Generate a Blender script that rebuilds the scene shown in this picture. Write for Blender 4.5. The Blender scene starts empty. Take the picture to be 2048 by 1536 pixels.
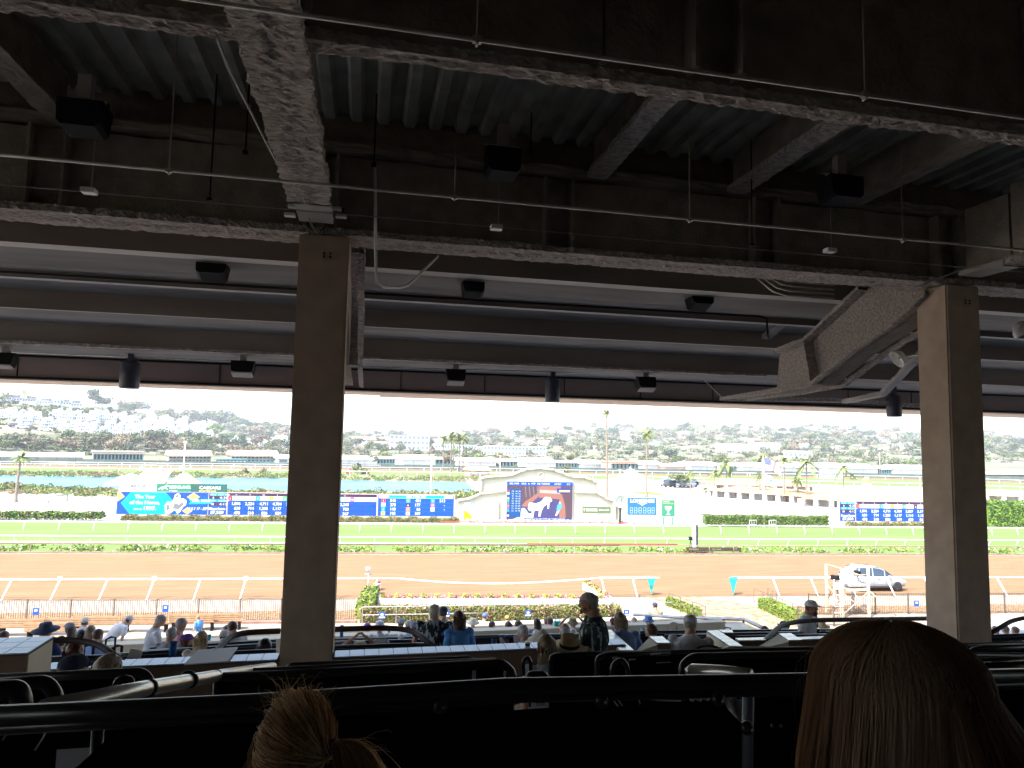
import bpy, bmesh, math, random
from math import sin, cos, tan, radians, pi, atan2, sqrt, exp, floor
from mathutils import Vector, Matrix, noise
random.seed(7)
SC = bpy.context.scene
COL = SC.collection
TMP = bpy.data.scenes.new('scratch')   # a scratch scene so that evaluating one object does not re-evaluate everything
# ---------------------------------------------------------------- camera
F = 1365.0; CX, CY = 1024.0, 768.0; H = 10.0
YAW, PITCH, ROLL = radians(11.9), radians(4.86), radians(1.15)
_f = Vector((sin(YAW)*cos(PITCH), cos(YAW)*cos(PITCH), sin(PITCH)))
_r = Vector((cos(YAW), -sin(YAW), 0)); _u = _r.cross(_f)
_r2 = _r*cos(ROLL)+_u*sin(ROLL); _u2 = -_r*sin(ROLL)+_u*cos(ROLL)
cam = bpy.data.cameras.new('camera'); cam.lens = F/2048*36; cam.sensor_width = 36
cam.clip_start = 0.05; cam.clip_end = 9000
co = bpy.data.objects.new('camera', cam); COL.objects.link(co)
M = Matrix((( _r2.x, _u2.x, -_f.x, 0), (_r2.y, _u2.y, -_f.y, 0), (_r2.z, _u2.z, -_f.z, H), (0, 0, 0, 1)))
co.matrix_world = M
SC.camera = co
# ---------------------------------------------------------------- sky, sun, exposure
SUN_EL = radians(54); SUN_DIR = Vector((-0.82, -0.57, 0)).normalized()   # towards the sun, on the ground plane
w = bpy.data.worlds.new('World'); SC.world = w; w.use_nodes = True
nt = w.node_tree; nt.nodes.clear()
sky = nt.nodes.new('ShaderNodeTexSky'); sky.sky_type = 'NISHITA'; sky.sun_disc = False
sky.sun_elevation = SUN_EL; sky.sun_rotation = atan2(SUN_DIR.x, SUN_DIR.y)
sky.air_density = 1.0; sky.dust_density = 2.5; sky.ozone_density = 1.0
bg = nt.nodes.new('ShaderNodeBackground'); bg.inputs[1].default_value = 0.15
wo = nt.nodes.new('ShaderNodeOutputWorld')
nt.links.new(sky.outputs[0], bg.inputs[0]); nt.links.new(bg.outputs[0], wo.inputs[0])
sl = bpy.data.lights.new('sun', 'SUN'); sl.energy = 2.0; sl.angle = radians(0.6); sl.color = (1.0, 0.95, 0.87)
so = bpy.data.objects.new('sun', sl); COL.objects.link(so)
sd = Vector((SUN_DIR.x*cos(SUN_EL), SUN_DIR.y*cos(SUN_EL), sin(SUN_EL)))
so.rotation_euler = sd.to_track_quat('Z', 'Y').to_euler(); so.location = (0, -20, 60)
SC.view_settings.view_transform = 'Standard'; SC.view_settings.look = 'None'
SC.view_settings.exposure = 2.48; SC.view_settings.gamma = 1.0
SC.cycles.max_bounces = 8; SC.cycles.diffuse_bounces = 5; SC.cycles.use_denoising = True
SC.cycles.sample_clamp_indirect = 6.0

# ---------------------------------------------------------------- picking helpers (photo pixel -> place)
E0 = Vector((0, 0, H))
def ray(px, py): return _f*F+_r2*(px-CX)-_u2*(py-CY)
def G(px, py, z=0.0):
    d = ray(px, py); return E0+d*((z-H)/d.z)
def D(px, py, Y):
    d = ray(px, py); return E0+d*(Y/d.y)
def DX(px, py, X):
    d = ray(px, py); return E0+d*(X/d.x)
TA = radians(5.6)
def T(u, v, z=0.0): return Vector((u*cos(TA)+v*sin(TA), -u*sin(TA)+v*cos(TA), z))
def UV(p): return (p.x*cos(TA)-p.y*sin(TA), p.x*sin(TA)+p.y*cos(TA))
def TU(px, v, z=0.0):
    """u on the line v=const at height z seen in column px (by depth plane)"""
    d = ray(px, 900); n = Vector((sin(TA), cos(TA), 0)); p = d*(v/d.dot(n)); return UV(p)[0]
def smooth(t):
    t = max(0.0, min(1.0, t)); return t*t*(3-2*t)
def interp(tab, x):
    if x <= tab[0][0]: return tab[0][1]
    for (a, b), (c, d) in zip(tab, tab[1:]):
        if x <= c: return b+(d-b)*(x-a)/(c-a)
    return tab[-1][1]

# ---------------------------------------------------------------- materials
MATS = {}
def mat(name, col, rough=0.8, metal=0.0, col2=None, scale=5.0, bump=0.0, bscale=None, emit=None, spec=0.3, detail=5.0, stretch=None, trans=0.0, coord='Object', contrast=(0.35, 0.65), bdist=0.02):
    if name in MATS: return MATS[name]
    m = bpy.data.materials.new(name); m.use_nodes = True; MATS[name] = m
    n = m.node_tree; b = n.nodes['Principled BSDF']
    b.inputs['Base Color'].default_value = (*col, 1); b.inputs['Roughness'].default_value = rough
    b.inputs['Metallic'].default_value = metal; b.inputs['Specular IOR Level'].default_value = spec
    vec = None
    if col2 or bump:
        tc = n.nodes.new('ShaderNodeTexCoord'); vec = tc.outputs[coord]
        if stretch:
            mp = n.nodes.new('ShaderNodeMapping'); mp.inputs['Scale'].default_value = stretch
            n.links.new(vec, mp.inputs[0]); vec = mp.outputs[0]
    if col2:
        t = n.nodes.new('ShaderNodeTexNoise'); t.inputs['Scale'].default_value = scale; t.inputs['Detail'].default_value = detail
        n.links.new(vec, t.inputs['Vector'])
        r = n.nodes.new('ShaderNodeValToRGB'); r.color_ramp.elements[0].position = contrast[0]; r.color_ramp.elements[1].position = contrast[1]
        r.color_ramp.elements[0].color = (*col, 1); r.color_ramp.elements[1].color = (*col2, 1)
        n.links.new(t.outputs[0], r.inputs[0]); n.links.new(r.outputs[0], b.inputs['Base Color'])
    if bump:
        t2 = n.nodes.new('ShaderNodeTexNoise'); t2.inputs['Scale'].default_value = bscale or scale*3; t2.inputs['Detail'].default_value = 6
        n.links.new(vec, t2.inputs['Vector'])
        bp = n.nodes.new('ShaderNodeBump'); bp.inputs['Strength'].default_value = bump; bp.inputs['Distance'].default_value = bdist
        n.links.new(t2.outputs[0], bp.inputs['Height']); n.links.new(bp.outputs[0], b.inputs['Normal'])
    if emit:
        b.inputs['Base Color'].default_value = (*[c*0.08 for c in col], 1)
        b.inputs['Emission Color'].default_value = (*col, 1); b.inputs['Emission Strength'].default_value = emit
    return m

# ---------------------------------------------------------------- mesh builder
class MB:
    def __init__(s): s.v = []; s.f = []; s.m = []; s.mats = []; s.sm = []
    def mi(s, m):
        if m not in s.mats: s.mats.append(m)
        return s.mats.index(m)
    def add(s, vs, fs, m, sm=False):
        o = len(s.v); k = s.mi(m); s.v += [Vector(v) for v in vs]
        for f in fs: s.f.append([i+o for i in f]); s.m.append(k); s.sm.append(sm)
    def box(s, c, d, m, rz=0.0, R=None):
        hx, hy, hz = d[0]/2, d[1]/2, d[2]/2; c = Vector(c)
        R = R or Matrix.Rotation(rz, 3, 'Z')
        vs = [c+R@Vector((x*hx, y*hy, z*hz)) for x in (-1, 1) for y in (-1, 1) for z in (-1, 1)]
        s.add(vs, [(0, 1, 3, 2), (4, 6, 7, 5), (0, 4, 5, 1), (2, 3, 7, 6), (0, 2, 6, 4), (1, 5, 7, 3)], m)
    def bb(s, a, b, m): s.box([(a[i]+b[i])/2 for i in range(3)], [abs(b[i]-a[i]) for i in range(3)], m)
    def quad(s, a, b, c, d, m): s.add([a, b, c, d], [(0, 1, 2, 3)], m)
    def poly(s, pts, m): s.add(pts, [tuple(range(len(pts)))], m)
    def tube(s, pts, r, m, n=8, cap=True, ry=None):
        pts = [Vector(p) for p in pts]; k = len(pts)
        rs = r if isinstance(r, (list, tuple)) else [r]*k
        vs = []; up = None
        for i, p in enumerate(pts):
            t = (pts[min(i+1, k-1)]-pts[max(i-1, 0)]).normalized()
            if up is None: up = Vector((0, 0, 1)) if abs(t.z) < 0.9 else Vector((0, 1, 0))
            a = t.cross(up); 
            if a.length < 1e-4: a = t.cross(Vector((1, 0, 0)))
            a.normalize(); b = a.cross(t).normalized(); up = b
            rr = rs[i]; r2 = rr if ry is None else (ry[i] if isinstance(ry, (list, tuple)) else ry)
            for j in range(n):
                w_ = 2*pi*j/n; vs.append(p+a*cos(w_)*rr+b*sin(w_)*r2)
        fs = [(i*n+j, i*n+(j+1) % n, (i+1)*n+(j+1) % n, (i+1)*n+j) for i in range(k-1) for j in range(n)]
        if cap: fs += [tuple(range(n))[::-1], tuple((k-1)*n+j for j in range(n))]
        s.add(vs, fs, m, n > 4)
    def lathe(s, prof, c, m, n=16, R=None, sx=1, sy=1):
        c = Vector(c); vs = []; k = len(prof); R = R or Matrix.Identity(3)
        for r, z in prof:
            for j in range(n): vs.append(c+R@Vector((r*cos(2*pi*j/n)*sx, r*sin(2*pi*j/n)*sy, z)))
        fs = [(i*n+j, i*n+(j+1) % n, (i+1)*n+(j+1) % n, (i+1)*n+j) for i in range(k-1) for j in range(n)]
        fs += [tuple(range(n))[::-1], tuple((k-1)*n+j for j in range(n))]
        s.add(vs, fs, m, True)
    def ell(s, c, d, m, nu=12, nv=8, R=None, fn=None):
        c = Vector(c); R = R or Matrix.Identity(3); vs = []
        for i in range(nv+1):
            th = pi*i/nv
            for j in range(nu):
                ph = 2*pi*j/nu; p = Vector((sin(th)*cos(ph), sin(th)*sin(ph), cos(th)))
                q = Vector((p.x*d[0], p.y*d[1], p.z*d[2]))
                if fn: q = fn(p, q)
                vs.append(c+R@q)
        fs = [(i*nu+j, (i+1)*nu+j, (i+1)*nu+(j+1) % nu, i*nu+(j+1) % nu) for i in range(nv) for j in range(nu)]
        s.add(vs, fs, m, True)
    def prism(s, poly, ext, m, m2=None):
        n = len(poly); poly = [Vector(p) for p in poly]; e = Vector(ext)
        s.add(poly+[p+e for p in poly], [tuple(range(n))[::-1], tuple(n+i for i in range(n))], m)
        s.add(poly+[p+e for p in poly], [(i, (i+1) % n, n+(i+1) % n, n+i) for i in range(n)], m2 or m)
    def build(s, name, parent=None, label=None, cat=None, group=None, kind=None, org=None, bevel=0):
        me = bpy.data.meshes.new(name)
        if parent is not None and org is None: org = parent.get('_o', None); org = Vector(org) if org is not None else None
        o3 = Vector(org) if org is not None else Vector((0, 0, 0))
        me.from_pydata([v-o3 for v in s.v], [], s.f); me.update()
        for m in s.mats: me.materials.append(m)
        me.polygons.foreach_set('material_index', s.m); me.polygons.foreach_set('use_smooth', s.sm)
        o = bpy.data.objects.new(name, me); COL.objects.link(o)
        if parent is not None: o.parent = parent
        elif org is not None: o.location = o3
        if parent is not None and s_has(parent, '_o') : o['_o'] = list(parent['_o'])
        if bevel:
            bm = bmesh.new(); bm.from_mesh(me)
            bmesh.ops.bevel(bm, geom=bm.edges[:], offset=bevel, segments=2, affect='EDGES'); bm.to_mesh(me); bm.free()
        tag(o, label, cat, group, kind); return o
def s_has(o, k): return k in o.keys()
def tag(o, label=None, cat=None, group=None, kind=None):
    if label: o['label'] = label
    if cat: o['category'] = cat
    if group: o['group'] = group
    if kind: o['kind'] = kind
    return o
def empty(name, loc, label, cat, group=None, world=True, rz=0.0):
    """Empty at a thing's base; with world=True its parts are given in world coordinates"""
    o = bpy.data.objects.new(name, None); COL.objects.link(o); o.location = loc; o.rotation_euler.z = rz
    o.empty_display_size = 0.2
    o['_o'] = list(loc) if world else [0.0, 0.0, 0.0]
    return tag(o, label, cat, group)
def copy_tree(o, loc, rz=0.0, s=None, label=None, group=None, top=True):
    c = o.copy(); COL.objects.link(c)
    if top:
        c.location = loc; c.rotation_euler.z = rz
        if s: c.scale = s if isinstance(s, (tuple, list)) else (s, s, s)
        if label: c['label'] = label
        if group: c['group'] = group
    for ch in list(o.children):
        d = copy_tree(ch, None, top=False); d.parent = c
    return c
def text(mb, s, org, right, up, h, m, width=None, align='L', ext=0.0, bold=0.0, shear=0.0, z=0.01):
    cu = bpy.data.curves.new('t', 'FONT'); cu.body = s; cu.size = 1.0; cu.offset = bold; cu.shear = shear; cu.resolution_u = 2
    ob = bpy.data.objects.new('t', cu); TMP.collection.objects.link(ob)
    TMP.view_layers[0].update(); ev = ob.evaluated_get(TMP.view_layers[0].depsgraph); me = ev.to_mesh()
    vs = [v.co.copy() for v in me.vertices]; fs = [tuple(p.vertices) for p in me.polygons]; ev.to_mesh_clear()
    bpy.data.objects.remove(ob); bpy.data.curves.remove(cu)
    if not vs: return
    x0 = min(v.x for v in vs); x1 = max(v.x for v in vs); y0 = min(v.y for v in vs if True)
    k = h/0.7; kx = (width/(x1-x0)) if width else k
    off = {'L': 0, 'C': -(x1-x0)*kx/2, 'R': -(x1-x0)*kx}[align]
    right = Vector(right).normalized(); up = Vector(up).normalized(); nrm = right.cross(up)
    mb.add([Vector(org)+right*((v.x-x0)*kx+off)+up*(v.y*k)+nrm*z for v in vs], fs, m)
def finish(ob, voxel, smooth_it=3, smooth_f=0.5, parent=None):
    """fuse a mesh object's overlapping volumes into one continuous surface"""
    t = bpy.data.objects.new('t', ob.data); TMP.collection.objects.link(t)
    a = t.modifiers.new('r', 'REMESH'); a.mode = 'VOXEL'; a.voxel_size = voxel; b = t.modifiers.new('s', 'SMOOTH'); b.iterations = smooth_it; b.factor = smooth_f
    TMP.view_layers[0].update(); me = bpy.data.meshes.new_from_object(t.evaluated_get(TMP.view_layers[0].depsgraph)); bpy.data.objects.remove(t)
    old = ob.data; mats = [m for m in old.materials]; ob.data = me; bpy.data.meshes.remove(old)
    me.polygons.foreach_set('use_smooth', [True]*len(me.polygons))
    if not me.materials:
        for m in mats: me.materials.append(m)
    return ob
def rough_bar(mb, a, b, wv, dv, m, seg=0.07, amp=0.03, nw=6, freq=7.0):
    """a bar from a to b whose faces are lumpy with sprayed coating; wv, dv: half-width and half-depth vectors"""
    a = Vector(a); b = Vector(b); wv = Vector(wv); dv = Vector(dv)
    n = max(2, int((b-a).length/seg)); ring = []
    for i in range(nw): ring.append((-1+2*i/nw, -1))
    for i in range(3): ring.append((1, -1+2*i/3))
    for i in range(nw): ring.append((1-2*i/nw, 1))
    for i in range(3): ring.append((-1, 1-2*i/3))
    k = len(ring); vs = []
    for i in range(n+1):
        c = a+(b-a)*(i/n)
        for (x, y) in ring:
            p = c+wv*x+dv*y; q = (wv*x+dv*y).normalized()
            d = noise.noise(p*freq)*amp+noise.noise(p*freq*3.1)*amp*0.6+noise.noise(p*1.3)*amp*0.8
            vs.append(p+q*d)
    fs = [(i*k+j, i*k+(j+1) % k, (i+1)*k+(j+1) % k, (i+1)*k+j) for i in range(n) for j in range(k)]
    mb.add(vs, fs, m, False)
# ---------------------------------------------------------------- palette
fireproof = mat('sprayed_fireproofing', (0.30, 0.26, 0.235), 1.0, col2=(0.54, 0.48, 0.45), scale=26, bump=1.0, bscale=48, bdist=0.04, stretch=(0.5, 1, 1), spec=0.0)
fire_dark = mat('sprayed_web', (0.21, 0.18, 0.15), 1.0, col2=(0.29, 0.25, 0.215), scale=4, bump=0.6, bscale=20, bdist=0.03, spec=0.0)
deckm = mat('ceiling_deck', (0.25, 0.255, 0.245), 0.9, col2=(0.36, 0.36, 0.345), scale=3, bump=0.3, bscale=30, spec=0.05)
conc = mat('painted_concrete', (0.26, 0.235, 0.22), 0.9, col2=(0.36, 0.33, 0.31), scale=1.2, bump=0.25, bscale=18, spec=0.1, stretch=(0.3, 1, 1))
soffit_shaded = mat('shaded_soffit', (0.13, 0.122, 0.12), 0.9, col2=(0.19, 0.18, 0.178), scale=2, bump=0.15, bscale=15, spec=0.1, stretch=(0.15, 1, 1))
soffit_lit = mat('lit_soffit', (0.35, 0.335, 0.32), 0.9, col2=(0.44, 0.42, 0.40), scale=2, bump=0.15, bscale=15, spec=0.1, stretch=(0.15, 1, 1))
risermat = mat('brown_riser', (0.20, 0.165, 0.145), 0.9, col2=(0.27, 0.225, 0.20), scale=1.5, bump=0.2, bscale=15, spec=0.1, stretch=(0.3, 1, 1))
stucco = mat('column_stucco', (0.42, 0.32, 0.25), 0.95, col2=(0.50, 0.39, 0.31), scale=3.5, bump=0.35, bscale=60, spec=0.1, bdist=0.008)
fasciam = mat('fascia_paint', (0.23, 0.17, 0.16), 0.85, col2=(0.28, 0.21, 0.20), scale=1, bump=0.15, bscale=20, stretch=(0.3, 1, 1))
lipm = mat('fascia_lip', (0.55, 0.40, 0.30), 0.8, col2=(0.6, 0.46, 0.36), scale=1)
black = mat('black_plastic', (0.012, 0.013, 0.016), 0.75, spec=0.12, bump=0.05, bscale=60)
blackmetal = mat('black_enamel', (0.018, 0.019, 0.023), 0.3, spec=0.3, bump=0.03, bscale=20)
fabric = mat('black_mesh_fabric', (0.006, 0.0065, 0.009), 0.95, bump=0.3, bscale=120, spec=0.02)
galv = mat('galvanised_pipe', (0.45, 0.44, 0.42), 0.4, 0.6, col2=(0.35, 0.33, 0.31), scale=8)
whitep = mat('white_paint', (0.78, 0.78, 0.76), 0.6, col2=(0.70, 0.70, 0.68), scale=3)
tile = None
# ================================================================= GROUND AND TRACK
dirtm = mat('track_dirt', (0.24, 0.150, 0.086), 1.0, col2=(0.185, 0.112, 0.063), scale=0.9, bump=0.9, bscale=5, spec=0.0, stretch=(0.25, 2.2, 1), contrast=(0.3, 0.75), bdist=0.08)
turfm = mat('mown_turf', (0.14, 0.195, 0.07), 1.0, col2=(0.115, 0.17, 0.055), scale=0.35, bump=0.3, bscale=14, spec=0.0, stretch=(0.15, 1.4, 1))
pavem = mat('pale_paving', (0.42, 0.40, 0.375), 0.95, col2=(0.34, 0.325, 0.30), scale=0.25, spec=0.05, bump=0.1, bscale=8, detail=8)
apronm = mat('apron_concrete', (0.33, 0.28, 0.22), 0.95, col2=(0.25, 0.21, 0.16), scale=0.8, spec=0.05, bump=0.2, bscale=14)
sandm = mat('raked_sand', (0.42, 0.31, 0.22), 1.0, col2=(0.24, 0.16, 0.10), scale=2.2, bump=1.0, bscale=7, spec=0.0, contrast=(0.3, 0.6), bdist=0.1)
mulchm = mat('brown_mulch', (0.34, 0.22, 0.13), 1.0, col2=(0.15, 0.09, 0.05), scale=4.5, bump=1.0, bscale=9, spec=0.0, bdist=0.1)
landm = mat('dry_ground', (0.24, 0.21, 0.15), 1.0, col2=(0.13, 0.13, 0.07), scale=0.03, bump=0.2, bscale=2, spec=0.0, detail=8)
grassm = mat('bright_lawn', (0.17, 0.25, 0.07), 1.0, col2=(0.13, 0.2, 0.05), scale=0.3, spec=0.0)
lakem = mat('lake_water', (0.055, 0.15, 0.26), 0.4, col2=(0.08, 0.19, 0.30), scale=0.05, bump=0.12, bscale=1.5, spec=0.25, stretch=(0.3, 1.2, 1))
hillm = mat('hill_scrub', (0.11, 0.12, 0.075), 1.0, col2=(0.20, 0.19, 0.14), scale=0.035, bump=0.5, bscale=0.3, spec=0.0, detail=9, bdist=1.0)

def sheet(name, uv0, uv1, z, m, nu=2, edge=0.0):
    """strip between two curves in the track frame; uv0 / uv1: (u0, v, u1) or a list of (u, v)"""
    mb = MB(); a = uv0; b = uv1; vs = []
    n = max(len(a), len(b))
    vs = [T(u, v, z) for u, v in a]+[T(u, v, z) for u, v in b]
    k = len(a); fs = [(i, i+1, k+i+1, k+i) for i in range(k-1)]
    mb.add(vs, fs, m); return mb.build(name, kind='structure')
def strip(name, u0, u1, v0, v1, z, m, n=60, wob=0.0):
    us = [u0+(u1-u0)*i/n for i in range(n+1)]
    return sheet(name, [(u, v0+wob*noise.noise(Vector((u*.4, 0, 1)))) for u in us], [(u, v1+wob*noise.noise(Vector((u*.4, 3, 1)))) for u in us], z, m)
g = MB(); g.quad((-3500, -600, -0.02), (3500, -600, -0.02), (3500, 6000, -0.02), (-3500, 6000, -0.02), landm); g.build('ground', kind='structure')
strip('apron', -90, 130, 25.5, 45.2, 0.004, apronm, wob=0)
strip('mulch_bank', -90, -4.2, 39.3, 41.6, 0.012, mulchm, wob=0.6)
strip('mulch_strip', 22.5, 120, 39.9, 42.0, 0.012, mulchm, wob=0.6)
strip('dirt_track', -150, 200, 44.75, 61.2, 0.03, dirtm)
strip('pale_track_edge', -150, 200, 61.2, 61.9, 0.034, apronm)
strip('turf_verge', -150, 200, 61.9, 65.0, 0.03, turfm)
strip('turf_course', -150, 200, 65.0, 82.6, 0.034, turfm)
strip('infield_paving', -150, 220, 82.6, 122, 0.02, pavem)
strip('infield_paving_right', 8, 260, 122, 190, 0.016, pavem)
# the sandy horse path running from the stand to the track
pp = [((1290, 1193), (1395, 1193)), ((1330, 1206), (1470, 1204)), ((1372, 1222), (1530, 1216)), ((1420, 1240), (1575, 1232)), ((1500, 1262), (1620, 1250))]
mb = MB(); vs = []
for (a, b) in pp: vs += [G(a[0], a[1], 0.02), G(b[0], b[1], 0.02)]
mb.add(vs, [(2*i, 2*i+1, 2*i+3, 2*i+2) for i in range(len(pp)-1)], sandm); mb.build('sand_path', kind='structure')
# lake and its banks (left half of the infield)
mb = MB(); near = [(-160, 974), (0, 970), (240, 978), (560, 981), (760, 983), (930, 985), (985, 976)]; far = [(-160, 948), (0, 951), (240, 954), (560, 957), (760, 962), (930, 964), (985, 966)]
mb.add([G(x, y, -0.01) for x, y in near]+[G(x, y, -0.01) for x, y in far], [(i, i+1, 7+i+1, 7+i) for i in range(6)], lakem); mb.build('lake', kind='structure')
# far turf and far dirt track beyond the infield
farturf = [(-160, 941, 934), (0, 943, 936), (560, 949, 941), (960, 952, 943), (1240, 958, 949), (1500, 966, 953), (1840, 974, 961), (2200, 986, 972)]
mb = MB(); n = len(farturf)
mb.add([G(x, a, 0.02) for x, a, b in farturf]+[G(x, b, 0.02) for x, a, b in farturf], [(i, i+1, n+i+1, n+i) for i in range(n-1)], turfm); mb.build('far_turf', kind='structure')
mb = MB()
mb.add([G(x, b-0.6, 0.03) for x, a, b in farturf]+[G(x, b-6.5, 0.03) for x, a, b in farturf], [(i, i+1, n+i+1, n+i) for i in range(n-1)], dirtm); mb.build('far_dirt_track', kind='structure')
mb = MB(); pts = [(1255, 984), (1300, 983), (1345, 992), (1290, 989)]
mb.poly([G(x, y, 0.03) for x, y in pts], grassm); mb.build('lawn', kind='structure')

# hills: height by direction and distance
SKY = [(-400, 775), (-200, 786), (0, 800), (200, 815), (300, 830), (400, 843), (480, 853), (570, 862), (700, 867), (850, 869), (950, 868), (1050, 861), (1250, 858), (1500, 858), (1700, 862), (1840, 868), (2048, 875), (2300, 885)]
AZ = {}
for px, py in SKY:
    d = ray(px, py); d.normalize(); hl = sqrt(d.x*d.x+d.y*d.y); AZ[px] = (atan2(d.x, d.y), d.z/hl)
TAB = sorted(AZ.values())
def ridge(az):
    R = 560+(1450-560)*smooth((az-radians(-24))/radians(12)) if az > radians(-24) else 560
    return R
def hz(x, y):
    az = atan2(x, y); r = sqrt(x*x+y*y); e = interp(TAB, az); R = ridge(az)
    r0 = 330 if az < radians(-15) else 330+90*smooth((az+radians(15))/radians(10))
    zr = H+R*e; t = (r-r0)/(R-r0)
    if t <= 0: return -0.5+0.5*0
    if az < radians(-10):   # a low bluff stands in front of the left hill
        k = 1-smooth((az-radians(-20))/radians(10))
        base = zr*(0.25*smooth(t*5)+0.75*smooth((t-0.1)/0.9))*k+zr*smooth(t)*(1-k)
    else: base = zr*(0.55*t+0.45*smooth(t)) if t < 1 else zr
    if t > 1: base = zr-(r-R)*0.03
    return base+noise.noise(Vector((x*0.012, y*0.012, 0)))*3.0*min(1, t*3)*(0 if t > 0.9 else 1)
mb = MB(); na, nr = 150, 70; vs = []
for j in range(nr+1):
    rr = 300*(2300/300)**(j/nr)
    for i in range(na+1):
        az = radians(-46+i*112/na); x, y = rr*sin(az), rr*cos(az); vs.append((x, y, hz(x, y)))
mb.add(vs, [(j*(na+1)+i, j*(na+1)+i+1, (j+1)*(na+1)+i+1, (j+1)*(na+1)+i) for j in range(nr) for i in range(na)], hillm, True)
mb.build('hills', kind='structure')
def hillpt(px, py, r0=300, r1=2200):
    d = ray(px, py); hl = sqrt(d.x*d.x+d.y*d.y); r = r0
    while r < r1:
        p = E0+d*(r/hl)
        if p.z <= hz(p.x, p.y): return Vector((p.x, p.y, hz(p.x, p.y)))
        r += 4
    return None

# ================================================================= GRANDSTAND
XL, XR = -20.0, 38.0
# stepped terraces below, from the tiled ledge down to the apron
terrm = mat('terrace_concrete', (0.50, 0.47, 0.44), 0.95, col2=(0.42, 0.39, 0.36), scale=2, bump=0.1, bscale=20)
mb = MB(); y = 8.6; z = H-3.35; k = 0
while z > 0.05 and y < 34:
    mb.bb((XL-50, y, -0.5), (XR+45, y+0.98, z), terrm); y += 0.985; z -= 0.263
mb.build('lower_terrace', kind='structure')
mb = MB()
for i in range(9):
    zt = H-3.2+i*0.21; y1 = 8.0-i*1.0
    mb.bb((XL, y1-1.0 if i < 8 else -9, -0.5), (XR, y1, zt), terrm)
mb.build('upper_terrace', kind='structure')
# back wall of the covered deck; unseen end pieces added to cut side light
darkwall = mat('dark_wall', (0.05, 0.048, 0.045), 0.95, col2=(0.07, 0.065, 0.06), scale=1)
for nm, a, b, lab in (('back_wall', (XL, -9.3, 8), (XR, -9.0, 14.4), 'dark back wall of the covered deck'), ('light_baffle', (XL-0.3, -9, 12.3), (XL, 10, 14.4), 'unseen dark header added at the left end to keep light off the ceiling'), ('light_baffle', (XR, -9, 12.3), (XR+0.3, 10, 14.4), 'unseen dark header added at the right end to keep light off the ceiling'), ('light_baffle', (XL-0.3, -9, 8), (XL, -4, 12.28), 'unseen dark end wall added at the rear left to limit side light')):
    mb = MB(); mb.bb(a, b, darkwall); mb.build(nm, label=lab, cat='wall')
# corrugated deck ceiling with ribs running towards the track
mb = MB(); x = XL
prof = [(0, 0), (0.13, 0), (0.17, -0.075), (0.28, -0.075), (0.32, 0)]
xs = []
while x < XR:
    for a, b in prof[:-1]: xs.append((x+a, b))
    x += 0.32
n = len(xs); ys = [-9, -4, 0, 2, 4, 6, 8.3]; zc = 13.95
vs = [(a, yy, zc+b) for yy in ys for a, b in xs]
mb.add(vs, [(j*n+i, j*n+i+1, (j+1)*n+i+1, (j+1)*n+i) for j in range(len(ys)-1) for i in range(n-1)], deckm)
mb.bb((XL, -9, 14.1), (XR, 8.6, 14.4), darkwall)
mb.build('deck_ceiling', kind='structure')
# stepped underside of the seating tier above, in front of the column line
nodes = [(8.6, 13.6), (10.0, 13.6), (10.0, 12.50), (10.35, 12.52), (10.5, 12.515), (11.0, 12.50), (11.7, 12.495), (11.7, 12.38), (11.9, 12.42), (12.1, 12.43), (12.35, 12.415), (12.65, 12.37), (12.65, 12.055), (12.75, 12.06), (14.2, 12.055), (14.2, 11.675), (16.6, 11.67)]
mb = MB()
for (a, b), (c, d) in zip(nodes, nodes[1:]):
    mt = risermat if a == c else (soffit_lit if d > b else soffit_shaded)  # ground light painted in: rising strips paler, the other soffits darker
    n = 1
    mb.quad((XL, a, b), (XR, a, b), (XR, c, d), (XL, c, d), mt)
mb.bb((XL, 8.6, 14.0), (XR, 12, 14.6), darkwall); mb.bb((XL, 12, 13.2), (XR, 16.9, 13.6), darkwall)
mb.build('stepped_soffit', kind='structure')
def beam(name, label, build, cat='beam', group=None, org=(0, 0, 12)):
    mb = MB(); build(mb); return mb.build(name, label=label, cat=cat, group=group, org=org)
def xbeam(Y, zb, depth, label, hw=0.25, top=True):
    r = empty('steel_beam', (0, Y, zb), label, 'beam', 'long coated beams across the ceiling')
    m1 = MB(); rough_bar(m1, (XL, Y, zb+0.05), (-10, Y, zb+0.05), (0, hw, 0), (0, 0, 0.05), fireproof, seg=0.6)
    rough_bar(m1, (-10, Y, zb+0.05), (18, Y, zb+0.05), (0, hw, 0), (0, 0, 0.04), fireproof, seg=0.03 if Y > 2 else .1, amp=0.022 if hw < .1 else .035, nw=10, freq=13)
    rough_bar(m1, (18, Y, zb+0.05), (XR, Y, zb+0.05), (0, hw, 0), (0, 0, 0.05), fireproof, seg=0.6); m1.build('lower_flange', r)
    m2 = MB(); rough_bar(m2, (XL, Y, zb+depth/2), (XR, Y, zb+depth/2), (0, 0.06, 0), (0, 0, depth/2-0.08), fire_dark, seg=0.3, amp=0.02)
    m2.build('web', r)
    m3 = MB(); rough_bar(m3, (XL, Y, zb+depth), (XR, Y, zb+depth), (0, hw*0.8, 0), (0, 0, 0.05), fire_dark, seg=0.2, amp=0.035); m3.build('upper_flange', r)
    # vertical stiffeners
    x = -9.5
    while x < 16:
        for dx in (0, 0.35):
            ms = MB(); ms.box((x+dx, Y-0.13, zb+depth/2), (0.035, 0.2, depth-0.2), fire_dark); ms.build('stiffener', r)
        x += 2.9
xbeam(8.3, H+2.36, 1.1, 'long coated beam running over both columns')
xbeam(4.3, H+2.46, 1.2, 'nearest long coated beam, crossing the top of the view', hw=0.075)
xbeam(0.0, H+2.46, 1.2, 'long coated beam overhead behind the viewer')
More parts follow.
